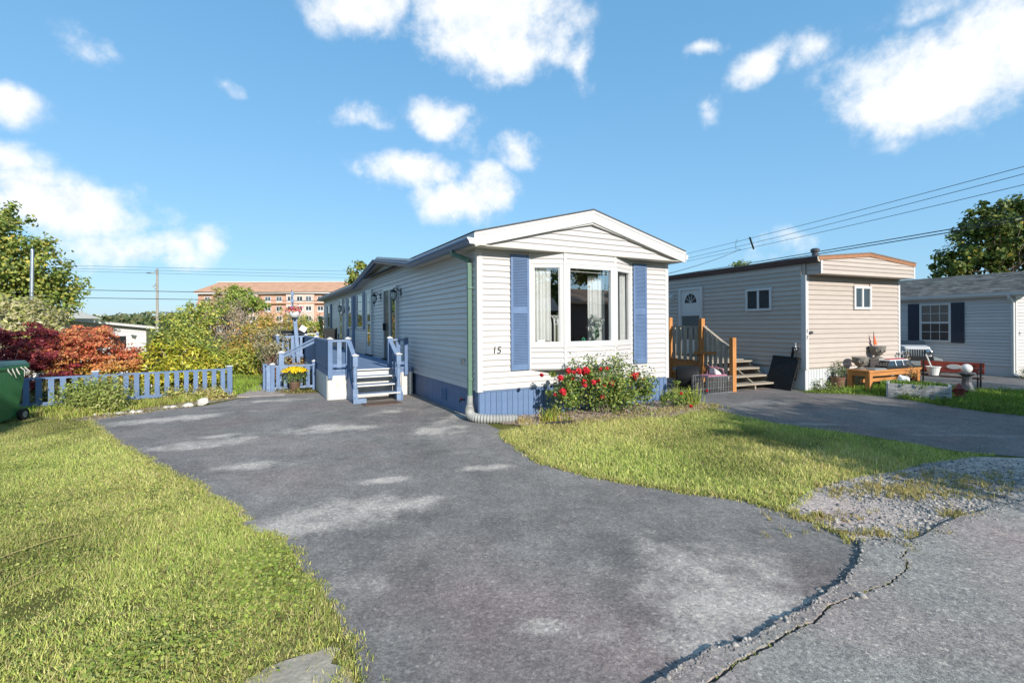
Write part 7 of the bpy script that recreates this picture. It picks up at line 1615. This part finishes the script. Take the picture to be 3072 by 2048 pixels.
for k, ((x0, y0), (x1, y1), z) in enumerate((((1575, 578), (2352, 371), 7.2), ((1585, 587), (2352, 388), 7.0), ((1575, 596), (2352, 413), 6.8))):
    def at_h(x, y, zz):
        r = ray(x * KD, y * KD); d = (zz - CAM_H) / r[2]; return Vector((r[0] * d, d, zz))
    a_, b_2 = at_h(x0, y0, z), at_h(x1, y1, z); dv = (a_ - b_2)
    pole_pt = a_ + dv.normalized() * max(0, (46.4 - a_.y) / dv.normalized().y); end = b_2 - dv.normalized() * 9
    wire('power line strung above the beige trailer roof, %s of three' % ('highest', 'middle', 'lowest')[k], pole_pt, end, .25, .012)
for k, ((x0, y0), (x1, y1), z) in enumerate((((1535, 632), (2352, 492), 5.6), ((1640, 618), (2352, 500), 5.45))):
    a_, b_2 = at_h(x0, y0, z), at_h(x1, y1, z); dv = (a_ - b_2).normalized(); pole_pt = a_ + dv * max(0, (46.4 - a_.y) / dv.y); wire('thick telephone cable sagging past the chimney pipe, %s of the pair' % ('upper', 'lower')[k], pole_pt, b_2 - dv * 9, .12, .022)
s0, s1 = at_h(1722, 547, 7.2), at_h(1731, 571, 6.8); single('wire_spacer', MB().bar(s0 + Vector((0, 0, .05)), s1 - Vector((0, 0, .02)), .10, .06), 'wire_black', 'short black spacer bar clamped across the three power lines', 'spacer', tuple(s1))
s2 = at_h(1700, 573, 6.85); rt = GRAY.w((.6, 7.0, 3.18)); wire('service cable dropping from the power lines to the trailer roof', s2, rt, .15, .014)
single('wire_loop', MB().tube([at_h(1694, 549, 7.15), at_h(1690, 558, 7.0), at_h(1690, 572, 6.85), at_h(1702, 573, 6.84)], .012, 5), 'wire_black', 'looped jumper wire hanging between the power lines', 'wire', tuple(at_h(1700, 573, 6.85)))
# ---- the other side of the road (seen in the bay window, and shading the garden)
RH = Frame(18.6, -.2, R(113))
rh = Thing('mobile_home', 'brown roofed home across the road reflected in the bay window', 'house', (0, 0, 0), RH)
rh.part('wall', MB().box(0, 5, .0, 9, 0, 2.6).add([(0, 0, 2.6), (5, 0, 2.6), (2.5, 0, 3.3), (0, 9, 2.6), (5, 9, 2.6), (2.5, 9, 3.3)], [(0, 1, 2), (5, 4, 3)]), 'brown_gutter')
for xa, xb in ((-.4, 2.5), (5.4, 2.5)): rh.part('roof', MB().hexa([(xa, -.5, 2.5), (xb, -.5, 3.3), (xb, 9.3, 3.3), (xa, 9.3, 2.5)], [(xa, -.5, 2.62), (xb, -.5, 3.42), (xb, 9.3, 3.42), (xa, 9.3, 2.62)]), 'roof_brown')
rh.part('awning', MB().box(-.3, 5.3, -.9, -.0, 2.42, 2.52), 'siding_beige'); rh.part('gable_window', MB().box(1.9, 3.1, -.02, .02, 2.7, 3.0), 'dark_pane')
bh_ = Thing('mobile_home', 'dark clad home far across the road facing the bay window', 'house', (0, 0, 0), Frame(-3.5, -27, 0)); bh_.part('wall', MB().box(0, 11, 0, 5, 0, 2.7), 'brown_gutter'); bh_.part('roof', MB().hexa([(-.5, -.5, 2.7), (11.5, -.5, 2.7), (11.5, 5.5, 2.7), (-.5, 5.5, 2.7)], [(-.5, 2.4, 3.9), (11.5, 2.4, 3.9), (11.5, 2.6, 3.9), (-.5, 2.6, 3.9)]), 'roof_grey')
for i_, (x_, y_, h_) in enumerate(((-9, -30, 6.5), (-2, -34, 8), (3.5, -31, 6.5), (9, -33, 8.5), (15, -30, 7))):
    plant('roadside_tree', ('broad', 'tall', 'small', 'towering', 'outer')[i_] + ' dark tree behind the home across the road', 'tree', (x_, y_, 0), [(x_, y_, h_ * .62, 2.6, 2.2, h_ * .36), (x_ + 1.2, y_, h_ * .5, 2.2, 2, h_ * .3)], 1700, .4, [(.09, .14, .03), (.14, .19, .035)], 50, .2, .3, .85, limbs=12, lr=.08, trunk=(h_ * .45, .18, .1), foliage='crown')
TREE = [(.09, .14, .03), (.14, .19, .035), (.2, .22, .05)]
plant('maple_tree', 'roadside maple across the road left of the reflected home', 'tree', (12.8, 4.2, 0) if False else (17.2, 3.8, 0), [(17.2, 3.8, 2.6, 1.3, 1.3, 1.5), (16.8, 4.2, 6.4, 1.0, 1.0, .9)], 2600, .17, TREE, 70, .17, .4, .85, limbs=20, lr=.05, trunk=(3.9, .14, .08), foliage='crown')
def sun_pt(lat, a_, z): return (math.cos(SUN_AZ) * lat - math.sin(SUN_AZ) * a_, math.sin(SUN_AZ) * lat + math.cos(SUN_AZ) * a_, z)
tb_ = sun_pt(11.0, -7.0, 0)
plant('maple_tree', 'wide roadside tree shading the neighbour drive', 'tree', tb_, [(*sun_pt(l_, -7.0 + .25 * math.sin(l_), z_), 1.2, 1.0, .78) for l_, z_ in ((6.9, 4.45), (7.7, 4.35), (8.8, 4.4), (10.2, 4.6), (11.8, 4.5), (13.6, 4.7), (15.4, 4.4))], 15000, .18, TREE, 190, .2, .15, .85, limbs=30, lr=.05, trunk=(3.6, .16, .09), foliage='crown')
tb_ = sun_pt(-5.4, -1.0, 0)
plant('maple_tree', 'roadside tree shading the red shrub behind the green bin', 'tree', tb_, [(*sun_pt(-5.5, -1.0, 6.9), 2.0, 1.9, 1.9), (*sun_pt(-4.6, -1.0, 5.5), 1.3, 1.3, .9), (*sun_pt(-7.5, -1.0, 6.5), 1.8, 1.8, 1.7)], 15000, .22, TREE, 150, .2, .15, .85, limbs=30, lr=.05, trunk=(4.6, .18, .09), foliage='crown')

S.render.engine = 'CYCLES'
S.cycles.max_bounces = 6
S.cycles.transparent_max_bounces = 12
